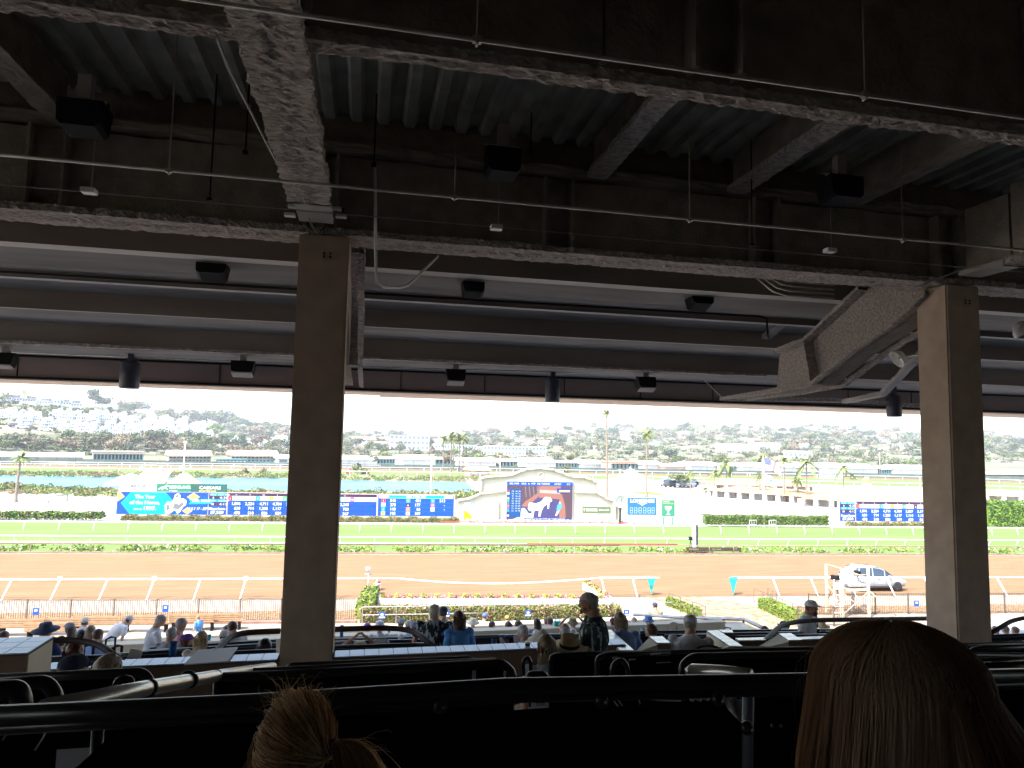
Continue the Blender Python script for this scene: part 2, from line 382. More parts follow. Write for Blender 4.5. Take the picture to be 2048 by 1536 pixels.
# closing face above the beam so the deck edge reads as a plate girder
mb = MB(); mb.bb((XL, 8.42, 12.9), (XR, 8.5, 14.1), fire_dark); mb.build('edge_plate', label='dark coated girder plate above the column beam', cat='girder')
for k, cx in enumerate((-0.66, 8.07, 16.8, -9.4)):
    r = empty('cross_beam', (cx, 4, 12.4), ['wide rough cross beam running to the left column', 'rough cross beam running to the right column', 'rough cross beam beyond the right column', 'rough cross beam beyond the left edge'][k], 'beam', 'cross beams over the columns')
    for (ya, yb) in ((0.3, 7.05), (-8.9, -0.3)):
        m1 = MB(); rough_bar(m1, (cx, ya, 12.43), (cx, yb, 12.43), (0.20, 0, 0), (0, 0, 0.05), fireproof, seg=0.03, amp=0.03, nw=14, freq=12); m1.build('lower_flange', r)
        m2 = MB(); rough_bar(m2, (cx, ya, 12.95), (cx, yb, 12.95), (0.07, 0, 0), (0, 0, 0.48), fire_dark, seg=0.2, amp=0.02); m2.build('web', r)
    m3 = MB(); m3.box((cx+.02, 7.45, 12.44), (0.37, 0.66, 0.06), conc); m3.box((cx+.02, 7.1, 12.42), (0.38, 0.03, 0.09), fire_dark); m3.box((cx+.02, 7.45, 12.9), (0.1, 0.66, 0.9), fire_dark); m3.build('splice_plate', r)
jx = [(2.75, 'slim joist left of centre-right in the ceiling bay'), (4.72, 'slim joist halfway between the columns'), (6.5, 'slim joist nearest the right column'), (-3.4, 'slim joist left of the left column'), (-6.3, 'slim joist near the left edge of the view'), (11.1, 'slim joist right of the right column')]
for x, lab in jx:
    mb = MB()
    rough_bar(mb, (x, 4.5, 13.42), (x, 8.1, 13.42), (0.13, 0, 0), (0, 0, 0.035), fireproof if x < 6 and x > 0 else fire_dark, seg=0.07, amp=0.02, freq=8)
    rough_bar(mb, (x, 4.5, 13.68), (x, 8.1, 13.68), (0.03, 0, 0), (0, 0, 0.22), fire_dark, seg=0.3, amp=0.01)
    mb.build('ceiling_joist', label=lab, cat='joist', group='slim coated joists', org=(x, 6, 13.4))
# columns
for k, cx in enumerate((-0.56, 8.19)):
    r = empty('square_column', (cx, 8.0, 6.8), ['stuccoed square column left of centre with a pale lit right edge', 'stuccoed square column at the right with a sunlit-pale left face'][k], 'column')
    mb = MB(); mb.bb((cx-0.28, 8.0, 6.8), (cx+0.28, 8.55, H+2.34), stucco); o = mb.build('shaft', r)
    bm = bmesh.new(); bm.from_mesh(o.data); bmesh.ops.bevel(bm, geom=bm.edges[:], offset=0.02, segments=2, affect='EDGES'); bm.to_mesh(o.data); bm.free()
    mb = MB(); mb.bb((cx-0.02, 7.975, H+2.05), (cx+0.10, 7.998, H+2.15), stucco)
    for dx, dz in ((0.0, 2.08), (0.0, 2.12), (0.07, 2.08), (0.07, 2.12)): mb.box((cx+dx+0.005, 7.97, H+dz), (0.02, 0.01, 0.02), black)
    mb.build('cover_plate', r)
    for dx in (-0.18, -0.1, 0.1, 0.18):
        for dz in (1.75, 1.55):
            pass
# rakers dropping from the columns to the front edge (side outline, plan width)
def raker(cx, hw, label, s=1.0, m=fireproof):
    X0 = 8.17-0.36
    up = [DX(1800, 540, X0), DX(1715, 575, X0), DX(1605, 680, X0), DX(1548, 702, X0), DX(1541, 712, X0), DX(1536, 774, X0), DX(1450, 789, X0)]
    lo = [DX(1440, 797, X0), DX(1530, 785, X0), DX(1620, 768, X0), DX(1700, 702, X0), DX(1780, 650, X0), DX(1850, 585, X0)]
    prof = [(p.y, p.z) for p in up+lo]
    r = empty('raker_beam', (cx, 9, 12.3), label, 'beam', 'sloping raker beams under the upper tier')
    mb = MB(); yy = [p for p in prof]
    zmid = sum(p[1] for p in prof)/len(prof)
    poly = [(cx-hw*0.45, a, b) for a, b in prof]; mb.prism(poly, (hw*0.9, 0, 0), m, fire_dark)  # rim faces coloured dark, standing in for the shaded recess underneath
    o = mb.build('web', r)
    for seg in (lo[:3], lo[2:]):
        m1 = MB()
        for a, b in zip(seg, seg[1:]):
            for sx in (-1, 1): rough_bar(m1, (cx+sx*(hw-.03), a.y, a.z), (cx+sx*(hw-.03), b.y, b.z), (.035, 0, 0), (0, 0, 0.035), m, seg=0.06, amp=0.015, freq=12)
        m1.build('lower_flange', r)
    m1 = MB()
    for a, b in zip(up[1:3], up[2:4]): rough_bar(m1, (cx, a.y, a.z), (cx, b.y, b.z), (hw, 0, 0), (0, 0, 0.035), m, seg=0.06, amp=0.03, freq=8)
    m1.build('upper_flange', r)
    m1 = MB(); k1, k2 = up[2], lo[2]; rough_bar(m1, (cx, k1.y, k1.z), (cx, k2.y, k2.z), (hw, 0, 0), (0, 0.02, 0), m, seg=0.06, amp=0.01); m1.build('stiffener', r)
raker(-0.47, 0.36, 'heavy raker beam behind the left column')
raker(8.17, 0.36, 'heavy raker beam descending from the right column to the front edge')
raker(16.9, 0.36, 'heavy raker beam beyond the right column')
for pts, lab in (([(1690, 803, 15), (1765, 788, 13.5), (1845, 705, 11.5)], 'slim diagonal brace between the heavy raker and the right column'), ([(1515, 690, 13), (1570, 640, 12), (1640, 580, 10.2)], 'slim diagonal brace just left of the heavy raker'), ([(1450, 797, 15.5), (1700, 800, 15.5), (1840, 812, 15.5)], 'lumpy coated angle running under the fascia at the right')):
    P_ = [D(*q) for q in pts]; mb = MB()
    for a, b in zip(P_, P_[1:]): rough_bar(mb, a, b, (0.11 if 'slim' in lab else .05, .03, 0), (0, 0, .05), fireproof if 'lumpy' in lab else conc, seg=.06, amp=.02, freq=10)
    mb.build('diagonal_brace', label=lab, cat='brace', group='slim braces near the raker', org=P_[0])
# fascia with painted lip
r = empty('front_fascia', (0, 16, 11), 'purple-brown fascia with a pale lip along the front edge of the roof', 'fascia')
mb = MB(); mb.bb((XL, 16.6, 11.2), (XR, 16.75, 12.2), fasciam); mb.bb((XL, 16.75, 12.0), (XR, 17.0, 14.6), fasciam); mb.build('panel', r)
mb = MB(); mb.bb((XL, 16.55, 11.15), (XR, 16.8, 11.2), black); mb.bb((XL, 16.5, 11.63), (XR, 16.598, 11.665), black)
x = -30.0
while x < 40: mb.bb((x, 16.585, 11.21), (x+0.015, 16.599, 11.63), black); x += 2.05
mb.build('joint_line', r)
mb = MB(); mb.bb((XL, 16.8, 11.14), (0.3, 18.1, 11.3), lipm); mb.bb((0.3, 16.8, 11.135), (XR, 18.7, 11.3), lipm)
mb.build('lip', r)
mb = MB(); rough_bar(mb, (-12, 14.2, 11.66), (9, 14.2, 11.66), (0, 0.035, 0), (0, 0, 0.025), fireproof, seg=0.06, amp=0.02, freq=9); mb.build('coated_edge', label='thin lumpy coated edge along the lowest soffit step', cat='beam edge', org=(0, 14.05, 11.8))
# unseen upper tier and roof above, added to give the seats their shade
mb = MB(); mb.bb((XL, -9, 14.7), (XR, 16, 15.0), darkwall); mb.bb((XL, -12, 19.7), (XR, 15, 20.1), darkwall); mb.bb((XL, -12.2, 14.5), (XR, -12, 20), darkwall)
mb.build('upper_roof', label='unseen roof and upper deck added to shade the covered seats', cat='roof')

scrubs = [mat('scrub_a', (0.06, 0.08, 0.04), 1.0, spec=0), mat('scrub_b', (0.12, 0.125, 0.07), 1.0, spec=0), mat('scrub_c', (0.10, 0.14, 0.05), 1.0, spec=0), mat('scrub_d', (0.17, 0.15, 0.10), 1.0, spec=0)]
rsc = random.Random(8); mb = MB(); cnt = 0
while cnt < 2300:
    px = rsc.uniform(-120, 2160); top = interp(SKY, px)
    if px < 590: py = rsc.uniform(top+6, 912); 
    else: py = top+2+abs(rsc.gauss(0, 1))*26 if rsc.random() < .5 else rsc.uniform(top+4, 926)
    if py > 926 or (px < 440 and 832 < py-px*.07 < 866 and rsc.random() < .9): continue
    p = hillpt(px, py)
    if p is None: continue
    cnt += 1; dist = (p-E0).length; s_ = dist*rsc.uniform(4, 10)/F; m = rsc.choices(scrubs, [5, 4, 2, 3])[0]; 
    for k in range(34):
        d = Vector((rsc.gauss(0, 1), rsc.gauss(0, .6), abs(rsc.gauss(0, .5)))); q = p+d*s_*.55; a = Vector((rsc.gauss(0, 1), rsc.gauss(0, 1), rsc.gauss(0, 1))).normalized(); b = a.cross(Vector((rsc.gauss(0, 1), rsc.gauss(0, 1), 1))).normalized(); z = s_*.28*rsc.uniform(.5, 1.3)
        mb.add([q-a*z, q-b*z*.8, q+a*z, q+b*z*.8], [(0, 1, 2, 3)], m)
mb.build('hillside_scrub', kind='stuff', label='dense mottled scrub and treetops covering the far hills')
# ================================================================= THINGS UNDER THE CEILING
def pipe(name, label, pts, r, m, cat='pipe', n=6, hang=None, group=None):
    R = empty(name, pts[0], label, cat, group)
    mb = MB(); mb.tube(pts, r, m, n=n); mb.build('tube', R)
    if hang:
        for (x, y, z, z2) in hang:
            h = MB(); h.tube([(x, y, z-0.02), (x, y, z2)], 0.005, fire_dark, n=4); h.tube([(x, y-0.02, z-0.025), (x, y+0.02, z-0.025)], 0.008, galv, n=5); h.box((x, y, z), (0.05, 0.03, 0.035), galv); h.build('hanger', R)
    return R
pipe('sprinkler_pipe', 'thin pale sprinkler pipe crossing the very top of the view', [(XL, 3.6, 12.23), (XR, 3.6, 12.23)], 0.012, galv, hang=[(0.52, 3.6, 12.23, 13.9), (3.0, 3.6, 12.23, 13.9), (-1.9, 3.6, 12.23, 13.9)], group='ceiling pipes')
pipe('sprinkler_pipe', 'thin pale sprinkler pipe crossing in front of the left column beam', [(XL, 6.2, 12.26), (XR, 6.2, 12.30)], 0.014, galv, hang=[(x, 6.2, 12.27, 13.9) for x in (-1.75, 0.72, 3.1, 5.6, 8.1)], group='ceiling pipes')
pipe('thin_cable', 'hair-thin cable strung below the second pipe', [(XL, 7.2, D(0, 370, 7.2).z), (XR, 7.2, D(900, 445, 7.2).z)], 0.006, galv, cat='cable', n=4, hang=None)
for px, py in ((178, 382), (993, 455), (1660, 501)):
    p = D(px, py, 7.15); r = empty('junction_box', p, {178: 'small pale junction box on the cable near the left edge', 993: 'small pale junction box on the cable near the middle', 1660: 'small pale junction box on the cable near the right column'}[px], 'junction box', 'junction boxes on the thin cable')
    mb = MB(); mb.box(p, (0.13, 0.10, 0.05), whitep); mb.build('box', r, bevel=0.006)
    mb = MB(); mb.tube([p+Vector((0.02, 0, 0.02)), p+Vector((0.02, 0, 0.65))], 0.005, galv, n=4); mb.build('rod', r)
pipe('hanging_cable', 'slack cable slanting down to the head of the left column', [D(400, -20, 5.0), D(455, 130, 5.6), D(520, 260, 6.4), D(585, 385, 7.3), D(636, 470, 7.9)], 0.011, galv, cat='cable')
pipe('bent_conduit', 'pale conduit hanging in a U bend right of the left column', [D(750, 330, 7.7), D(751, 470, 7.7), D(752, 540, 7.8), D(755, 566, 7.9), D(768, 574, 8.0), D(800, 575, 8.3), D(815, 571, 8.4), D(835, 553, 8.5), D(876, 512, 8.7)], 0.017, whitep, cat='conduit')
pipe('head_conduit', 'short pale conduit angled across the head of the right column', [D(1830, 575, 7.9), D(1925, 538, 7.7), D(1950, 536, 7.7)], 0.014, galv, cat='conduit')
for k in range(4):
    pipe('steel_conduit', ['lowest shiny conduit of the bundle by the right raker', 'second shiny conduit of the bundle by the right raker', 'third shiny conduit of the bundle by the right raker', 'topmost shiny conduit of the bundle by the right raker'][k], [D(1510+k*9, 552-k*2, 9.0), D(1545+k*9, 582-k*7, 9.3), D(1570+k*8, 590-k*9, 9.4), D(1668, 597-k*9, 9.6)], 0.016, galv, cat='conduit', group='conduit bundle')
pipe('soffit_conduit', 'dark conduit running along the second soffit step', [D(-40, 541, 11.4), D(585, 578, 11.4), D(1000, 603, 11.4), D(1520, 633, 11.4), D(1533, 637, 11.4), D(1536, 676, 11.6)], 0.02, black, cat='conduit', n=6)
pipe('fascia_conduit', 'thin conduit running along the fascia foot', [D(-40, 702, 15.5), D(700, 733, 15.5), D(1385, 752, 15.5), D(1405, 757, 15.6), D(1450, 800, 15.7), D(1840, 808, 15.7)], 0.015, galv, cat='conduit', n=5)
for px, y0, y1 in ((1063, 225, 300), (1500, 270, 410), (853, 560, 553)):
    pass
# wall speakers on brackets
grille = mat('speaker_grille', (0.02, 0.021, 0.026), 0.6, bump=0.5, bscale=200, spec=0.3)
def speaker(px, py, Y, wpx, hpx, label, pale=False, tilt=0.35, group='box speakers under the roof'):
    c = D(px, py, Y); dist = (c-E0).dot(_f); wd = wpx*dist/F; ht = hpx*dist/F
    r = empty('box_speaker', c+Vector((0, 0, ht/2)), label, 'speaker', group)
    R = Matrix.Rotation(-tilt, 3, 'X'); mb = MB()
    def q(x, y, z): return c+R@Vector((x*wd, y*wd, z*ht))
    prof = [(-0.5, 0.5), (0.5, 0.5), (0.46, -0.35), (0.36, -0.5), (-0.36, -0.5), (-0.46, -0.35)]
    mb.prism([q(a, -0.32, b) for a, b in prof][::-1], q(0, 0.32, 0)-q(0, -0.32, 0), black); mb.build('cabinet', r)
    g_ = MB(); g_.prism([q(a*0.9, 0.33, b*0.88) for a, b in prof][::-1], q(0, 0.03, 0)-q(0, 0, 0), grille); g_.build('grille', r)
    b = MB()
    for s in (-1, 1): b.box(c+Vector((s*wd*0.5, 0, ht*0.42)), (0.012, 0.05, ht*0.5), black)
    b.box(c+Vector((0, 0, ht*0.66)), (wd*1.02, 0.05, 0.02), whitep if not pale else black); b.box(c+Vector((0, 0.0, ht*0.66+0.13)), (0.12, 0.1, 0.24), conc); b.build('bracket', r)
    if pale:
        b = MB(); b.box(q(0, -0.05, -0.56), (wd*0.85, wd*0.5, 0.025), conc, R=R); b.build('trim', r)
for px, py, Y, wd, ht, lab, pale in ((425, 541, 10.6, 58, 34, 'black box speaker left of the left column on the upper soffit', False), (946, 577, 10.6, 45, 32, 'black box speaker on the upper soffit, nearest right of the left column', False), (1399, 602, 10.6, 48, 30, 'black box speaker on the upper soffit near the right raker', False), (11, 722, 15.0, 34, 24, 'black box speaker cut by the left edge above the sky', True), (486, 738, 15.0, 44, 24, 'black box speaker with pale base left of the left column', True), (911, 755, 15.0, 39, 24, 'black box speaker with pale base right of the left column', True), (1291, 769, 15.0, 38, 22, 'black box speaker with pale base near the raker foot', True)):
    speaker(px, py, Y, wd, ht, lab, pale)
for px, py, wd, ht, lab in ((1005, 328, 70, 52, 'dark box speaker in the shadows of the middle bay'), (1680, 382, 74, 46, 'dark box speaker in the shadows near the right column'), (168, 238, 84, 56, 'dark box speaker in the shadows at upper left')):
    speaker(px, py, 7.0, wd, ht, lab, False, 0.1)
canm = mat('canister_metal', (0.03, 0.032, 0.05), 0.45, col2=(0.055, 0.058, 0.08), scale=3, spec=0.5)
for px, py, wd, lab in ((260, 751, 37, 'hanging black canister speaker left of the left column'), (1105, 781, 29, 'hanging black canister speaker between the columns'), (1788, 813, 28, 'hanging black canister speaker beside the right column')):
    Y = 15.5; c = D(px, py, Y); dist = (c-E0).dot(_f); rad = wd*dist/F/2
    r = empty('canister_speaker', c+Vector((0, 0, 0.35)), lab, 'speaker', 'canister speakers')
    mb = MB(); mb.lathe([(0, 0.27), (rad*0.9, 0.27), (rad, 0.24), (rad, -0.24), (rad*0.93, -0.27), (rad*0.93, -0.24), (0, -0.22)], c, canm, n=24); mb.build('drum', r)
    mb = MB(); mb.lathe([(0, 0), (rad*0.9, 0), (rad*0.9, -0.01), (0, -0.01)], c+Vector((0, 0, -0.255)), grille, n=24); mb.build('grille', r)
    mb = MB(); mb.box(c+Vector((0, 0, 0.38)), (0.1, 0.1, 0.3), canm); mb.box(c+Vector((0, 0, 0.30)), (rad*1.4, 0.06, 0.04), canm); mb.build('mount', r)
# floodlights on arms near the right column
for pts, lab, a, s_ in (((1798, 716), 'white floodlight on an arm left of the right column', 0.9, 0.28), ((2042, 657), 'white floodlight at the right edge of the view', -0.8, 0.34)):
    c = D(pts[0], pts[1], 9.3); r = empty('floodlight', c, lab, 'floodlight', 'floodlights near the right column')
    R = Matrix.Rotation(a, 3, 'Y'); mb = MB()
    mb.lathe([(0, 0.1), (s_*0.3, 0.08), (s_*0.5, 0.0), (s_*0.55, -0.05), (s_*0.5, -0.05), (s_*0.4, 0.0), (0, 0.02)], c, whitep, n=16, R=R, sy=0.7); mb.build('shade', r)
    mb = MB(); mb.tube([c, c+Vector((0.25, 0.05, 0.06)), c+Vector((0.55 if pts[0] < 2000 else 0.3, 0.1, 0.1))], 0.018, galv); mb.build('arm', r)
# small work plates with wires on the left column head
r = empty('wire_bracket', D(632, 430, 7.8), 'wire bracket with four pale plates above the left column', 'bracket')
for px, py in ((587, 413), (580, 430), (682, 433), (672, 418)): mb = MB(); mb.box(D(px, py, 7.8), (0.12, 0.08, 0.03), whitep); mb.build('plate', r)
mb = MB(); mb.box(D(632, 416, 7.85), (0.62, 0.04, 0.04), black)
for k in range(7):
    a = D(590+14*k, 420+(k % 3)*5, 7.82); b = D(612+7*k, 462+(k % 2)*8, 7.95); mb.tube([a, (a+b)/2+Vector((0.05*sin(k*2), 0, -0.05)), b], 0.006, black, n=4)
mb.build('wires', r)
# hanger rods in the dark bays
for i, (px, ya, yb) in enumerate(((1063, 222, 305), (1502, 270, 490), (430, 220, 400), (752, 220, 330), (1264, 0, 240) if False else (1208, 0, 120), (496, 210, 305))):
    Y = 7.6 if ya > 100 else 3.9
    a, b = D(px, ya, Y), D(px, yb, Y)
    mb = MB(); mb.tube([(a.x, Y, 13.9), (a.x, Y, b.z)], 0.009, black, n=4); mb.box((a.x, Y, b.z), (0.05, 0.05, 0.03), black)
    mb.build('hanger_rod', label=['thin rod above the middle dark speaker', 'long thin rod in the right bay', 'thin rod left of the wide cross beam', 'thin rod above the U-bent conduit', 'thin rod at the top of the view', 'thin rod beside the wide cross beam'][i], cat='rod', group='thin hanger rods', org=(a.x, Y, b.z))
# ================================================================= TRACK FURNITURE
railw = mat('white_rail', (0.80, 0.80, 0.78), 0.35, col2=(0.72, 0.72, 0.70), scale=2)
brownrail = mat('brown_rail', (0.20, 0.12, 0.09), 0.5, col2=(0.28, 0.17, 0.13), scale=3)
redrail = mat('red_tape_rail', (0.45, 0.06, 0.04), 0.6)
ironf = mat('fence_iron', (0.09, 0.065, 0.05), 0.6, col2=(0.13, 0.10, 0.08), scale=5)
leafA = mat('hedge_leaf', (0.055, 0.10, 0.03), 0.8, col2=(0.13, 0.19, 0.06), scale=2.5, spec=0.1)
leafO = mat('hedge_leaf_olive', (0.13, 0.12, 0.05), 0.8, col2=(0.23, 0.19, 0.09), scale=3, spec=0.1)
leafB = mat('hedge_leaf_bright', (0.16, 0.26, 0.04), 0.8, col2=(0.10, 0.18, 0.03), scale=2, spec=0.1)
leafY = mat('hedge_leaf_yellow', (0.26, 0.27, 0.07), 0.8, col2=(0.15, 0.20, 0.05), scale=2, spec=0.1)
leafR = mat('red_blossom', (0.33, 0.10, 0.09), 0.8)
leafP = mat('pink_blossom', (0.50, 0.25, 0.25), 0.8)
yel = mat('yellow_blossom', (0.45, 0.38, 0.10), 0.8)
barkm = mat('bark', (0.16, 0.12, 0.09), 0.9, col2=(0.24, 0.19, 0.15), scale=4, bump=0.4)
palmtr = mat('palm_trunk', (0.24, 0.19, 0.14), 0.9, col2=(0.15, 0.12, 0.09), scale=6, stretch=(1, 1, 4))
palmlf = mat('palm_frond', (0.12, 0.17, 0.045), 0.6, col2=(0.21, 0.24, 0.08), scale=3)
rw = random.Random(5)
def leaves(mb, n, pos, size, mats, wts=None, flat=0.0, rnd=rw):
    for _ in range(n):
        p = Vector(pos()); a = Vector((rnd.gauss(0, 1), rnd.gauss(0, 1), rnd.gauss(0, 1)*(1-flat))).normalized(); b = a.cross(Vector((rnd.gauss(0, 1), rnd.gauss(0, 1), rnd.gauss(0, 1)))).normalized()
        s = size*rnd.uniform(0.6, 1.4); m = rnd.choices(mats, wts)[0]
        mb.add([p-a*s*0.5-b*s*0.2, p+a*s*0.1-b*s*0.4, p+a*s*0.6, p+a*s*0.1+b*s*0.4], [(0, 1, 2, 3)], m)
def white_rail(name, v, us, zt, label, group, r=0.06, lean=0.25, z0=0.0, postw=0.05, curve=0.0, m=None, extra=None, gap=None, pr=None):
    m = m or railw; us = sorted(us); R = empty(name, T(us[0], v, 0), label, 'rail', group)
    if pr is None:
        mb = MB(); mb.tube([T(us[0]-1, v, zt)]+[T(u, v, zt) for u in us[1:-1:4]]+[T(us[-1]+1, v, zt)], r, m, n=6); mb.build('top_rail', R)
    for u in us:
        mb = MB(); mb.tube([T(u, v+lean, z0), T(u, v+lean*0.9, z0+(zt-z0)*0.5), T(u, v+lean*0.4, z0+(zt-z0)*0.85), T(u, v, zt)] if curve else [T(u-0.12, v+lean, z0), T(u, v, zt-0.02)], postw, m, n=5); mb.build('post', R)
    return R
# near rail of the dirt track, with a gap for the horse path and a sagging chain piece by the winners enclosure
VN = 44.7
us1 = [-33.1, -30.4, -27.7, -24.9, -22.2, -19.5, -16.8, -14.1, -11.4, -8.7, -6.0, -3.4]
R = empty('near_rail', T(-33, VN-0.7, 0), 'white near rail of the dirt track left of the flower boxes', 'rail', 'white rails of the near track edge')
mb = MB(); mb.tube([T(-42, VN, 1.22), T(-1.9, VN, 1.22)], 0.055, railw, n=8); mb.build('top_rail', R)
for i, u in enumerate(us1):
    mb = MB(); mb.tube([T(u-0.14, VN-0.75, 0), T(u, VN, 1.2)], 0.05, railw, n=6); mb.build('post', R)
    if i % 2 == 0: mb = MB(); mb.box(T(u, VN, 1.26), (0.22, 0.16, 0.22), railw, rz=-TA); mb.build('post_cap', R)
mb = MB(); mb.tube([T(-1.9, VN, 1.22)]+[T(-1.9+(u_*12.8), VN, 1.22-0.32*sin(pi*u_**0.9)) for u_ in [i/16 for i in range(1, 16)]]+[T(10.9, VN, 1.24)], 0.05, railw, n=6)
mb.build('sagging_rail', label='drooping white rail section in front of the flower boxes', cat='rail', group='white rails of the near track edge', org=T(4, VN, 0))
for (a, b, uu, lab) in ((10.9, 15.0, [11.1, 13.2], 'short white near rail left of the sand path'), (20.4, 70, [22.9, 25.6, 28.3, 31.1, 33.9, 36.6, 39.4, 42.2, 45, 47.8, 50.5, 53.3], 'white near rail right of the sand path, in front of the silver car')):
    R = empty('near_rail', T(a, VN-0.7, 0), lab, 'rail', 'white rails of the near track edge')
    mb = MB(); mb.tube([T(a, VN, 1.24), T(b, VN, 1.24)], 0.055, railw, n=8); mb.build('top_rail', R)
    for u in uu: mb = MB(); mb.tube([T(u+0.14, VN-0.75, 0), T(u, VN, 1.2)], 0.05, railw, n=6); mb.build('post', R)
# teal padded gate ends
teal = mat('teal_padding', (0.02, 0.36, 0.34), 0.6, col2=(0.03, 0.44, 0.42), scale=3)
for px, sg, lab in ((1303, -1, 'teal padded gate post on the left of the sand path'), (1467, 1, 'teal padded gate post on the right of the sand path')):
    b = G(px, 1192, 0); r = empty('gate_post', b, lab, 'gate post', 'teal gate posts of the horse path')
    mb = MB(); e = Vector((cos(TA), -sin(TA), 0)); pr = [b+Vector((0, 0, 0.05)), b+e*0.12+Vector((0, 0, 0.6)), b+e*0.30*1+Vector((0, 0, 1.15)), b-e*0.30+Vector((0, 0, 1.15)), b-e*0.12+Vector((0, 0, 0.6))]
    mb.prism(pr, Vector((0.1, 0.25, 0)), teal); mb.build('pad', r)
    mb = MB(); mb.tube([b+Vector((0, 0.3, 1.1)), b+e*sg*0.9*(1 if sg > 0 else 1)*(0.5 if sg > 0 else 1)+Vector((0, 0.3, 1.12))], 0.09, teal, n=8); mb.build('arm_pad', r)
# far rail of the dirt track: brown with foot board
R = empty('brown_rail', T(0, 61.9, 0), 'low brown rail with foot board between dirt and turf', 'rail')
mb = MB(); mb.tube([T(-60, 61.9, 0.80), T(17, 61.9, 0.80)], 0.07, brownrail, n=6); mb.tube([T(17, 61.9, 0.80), T(95, 61.9, 0.80)], 0.05, brownrail, n=6); mb.build('top_rail', R)
mb = MB(); mb.tube([T(-60, 61.93, 0.9), T(10, 61.93, 0.9)], 0.05, railw, n=6); mb.build('top_highlight', R)  # white tube put in as the highlight along the brown rail's top
mb = MB(); mb.tube([T(8.5, 61.93, 0.9), T(22.5, 61.93, 0.9)], 0.06, redrail, n=6); mb.build('red_rail', R)
mb = MB(); mb.box(T(17, 61.5, 0.09), (154, 0.12, 0.16), brownrail, rz=-TA); mb.build('foot_board', R)
u = -52.0
while u < 85:
    mb = MB(); mb.tube([T(u, 61.9, 0.05), T(u, 61.9, 0.8)], 0.035, brownrail, n=5); mb.build('post', R); u += 2.35
for i in range(40):
    pass
# turf rails
white_rail('turf_rail', 65.2, [-49+3.12*i for i in range(43)], 0.95, 'white rail along the near edge of the turf course', 'white turf rails', lean=0.45, curve=1)
white_rail('turf_rail', 75.6, [-58+3.35*i for i in range(47)], 1.0, 'white rail along the far side of the turf course', 'white turf rails', lean=-0.35, curve=1, r=0.035, postw=0.045)
mb = MB(); mb.box(T(12.5, 83.0, 0.35), (23, 0.1, 0.1), redrail, rz=-TA); mb.build('red_hose', label='long red rail lying along the back of the turf below the big screen', cat='rail', org=T(12.5, 83, 0))
# verge plants between the rails
def vpos(u0, u1, v0, v1, h, th=0.0):
    def f():
        while 1:
            u = rw.uniform(u0, u1); v = rw.uniform(v0, v1)
            if noise.noise(Vector((u*0.35, v*0.3, 4))) > th: return T(u, v, 0.03+rw.random()**1.5*h)
    return f
mb = MB(); leaves(mb, 9000, vpos(-50, 80, 62.4, 64.6, 0.3, -0.12), 0.2, [leafB, leafY, whitep, leafA], [6, 5, 0.8, 1]); mb.build('verge_plants', kind='stuff', label='low leafy planting between the brown rail and the turf rail')
# hedges
def hedge(name, u0, u1, v, d, h, label, mats, wts, n, size=0.16, z0=0.0, stem=False, lump=0.0, wav=0.12):
    R = empty(name, T((u0+u1)/2, v, 0), label, 'hedge')
    mb = MB()
    def pos():
        while 1:
            u = rw.uniform(u0, u1); k = rw.random()
            hh = h*(1+wav*noise.noise(Vector((u*0.9, 1, v)))-lump*abs(sin(u*1.35+noise.noise(Vector((u*.7, 0, 0)))))**4)
            if k < 0.45: p = T(u, v-d/2+rw.uniform(-.06, .06), z0+(hh-z0)*rw.random())
            elif k < 0.85: p = T(u, v+rw.uniform(-d/2, d/2), hh+rw.uniform(-0.08, 0.05))
            else: p = T(u, v+d/2, z0+(hh-z0)*rw.random())
            return p
    leaves(mb, n, pos, size, mats, wts); mb.build('foliage', R)
    mb = MB(); mb.box(T((u0+u1)/2, v, (h*0.86+z0)/2+z0/2), (u1-u0-0.2, d*0.75, h*0.86-z0), mats[0], rz=-TA); mb.build('inner_mass', R)
    if stem:
        mb = MB(); u = u0+0.3
        while u < u1: mb.tube([T(u, v, 0), T(u+rw.uniform(-.2, .2), v, z0+0.15)], 0.03, barkm, n=4); u += rw.uniform(0.3, 0.9)
        mb.build('stems', R)
hedge('flowering_hedge', -62, -37.6, 84.2, 1.2, 0.95, 'long green hedge with pink flowers left of the advertising board', [leafA, leafB, leafP], [8, 3, 1.0], 5200, 0.24, z0=0.25, stem=True, wav=0.3)
hedge('clipped_hedge', -36.0, 3.2, 85.0, 0.9, 0.68, 'low lumpy olive hedge along the foot of the long scoreboard', [leafO, leafA, leafY], [8, 3, 2], 7500, 0.15, lump=0.35)
hedge('clipped_hedge', 53.0, 72, 83.8, 0.9, 0.62, 'low lumpy olive hedge along the foot of the right scoreboard', [leafO, leafA, leafY], [8, 2, 3], 4200, 0.15, lump=0.35)
hedge('boxed_hedge', 33.6, 50.0, 83.3, 1.2, 1.35, 'square cut green hedge beside the flagpole', [leafA, leafB, leafO], [8, 4, 2], 7500, 0.16, z0=0.2, stem=True)
hedge('boxed_hedge', 72.5, 95, 84.5, 2.5, 3.3, 'tall bright green hedge right of the right column', [leafB, leafA], [8, 3], 7000, 0.3)
hedge('flowering_hedge', 4.0, 24, 85.3, 0.7, 0.45, 'thin row of shrubs with white flowers at the foot of the big screen', [whitep, leafO, leafA], [5, 3, 3], 2600, 0.13)

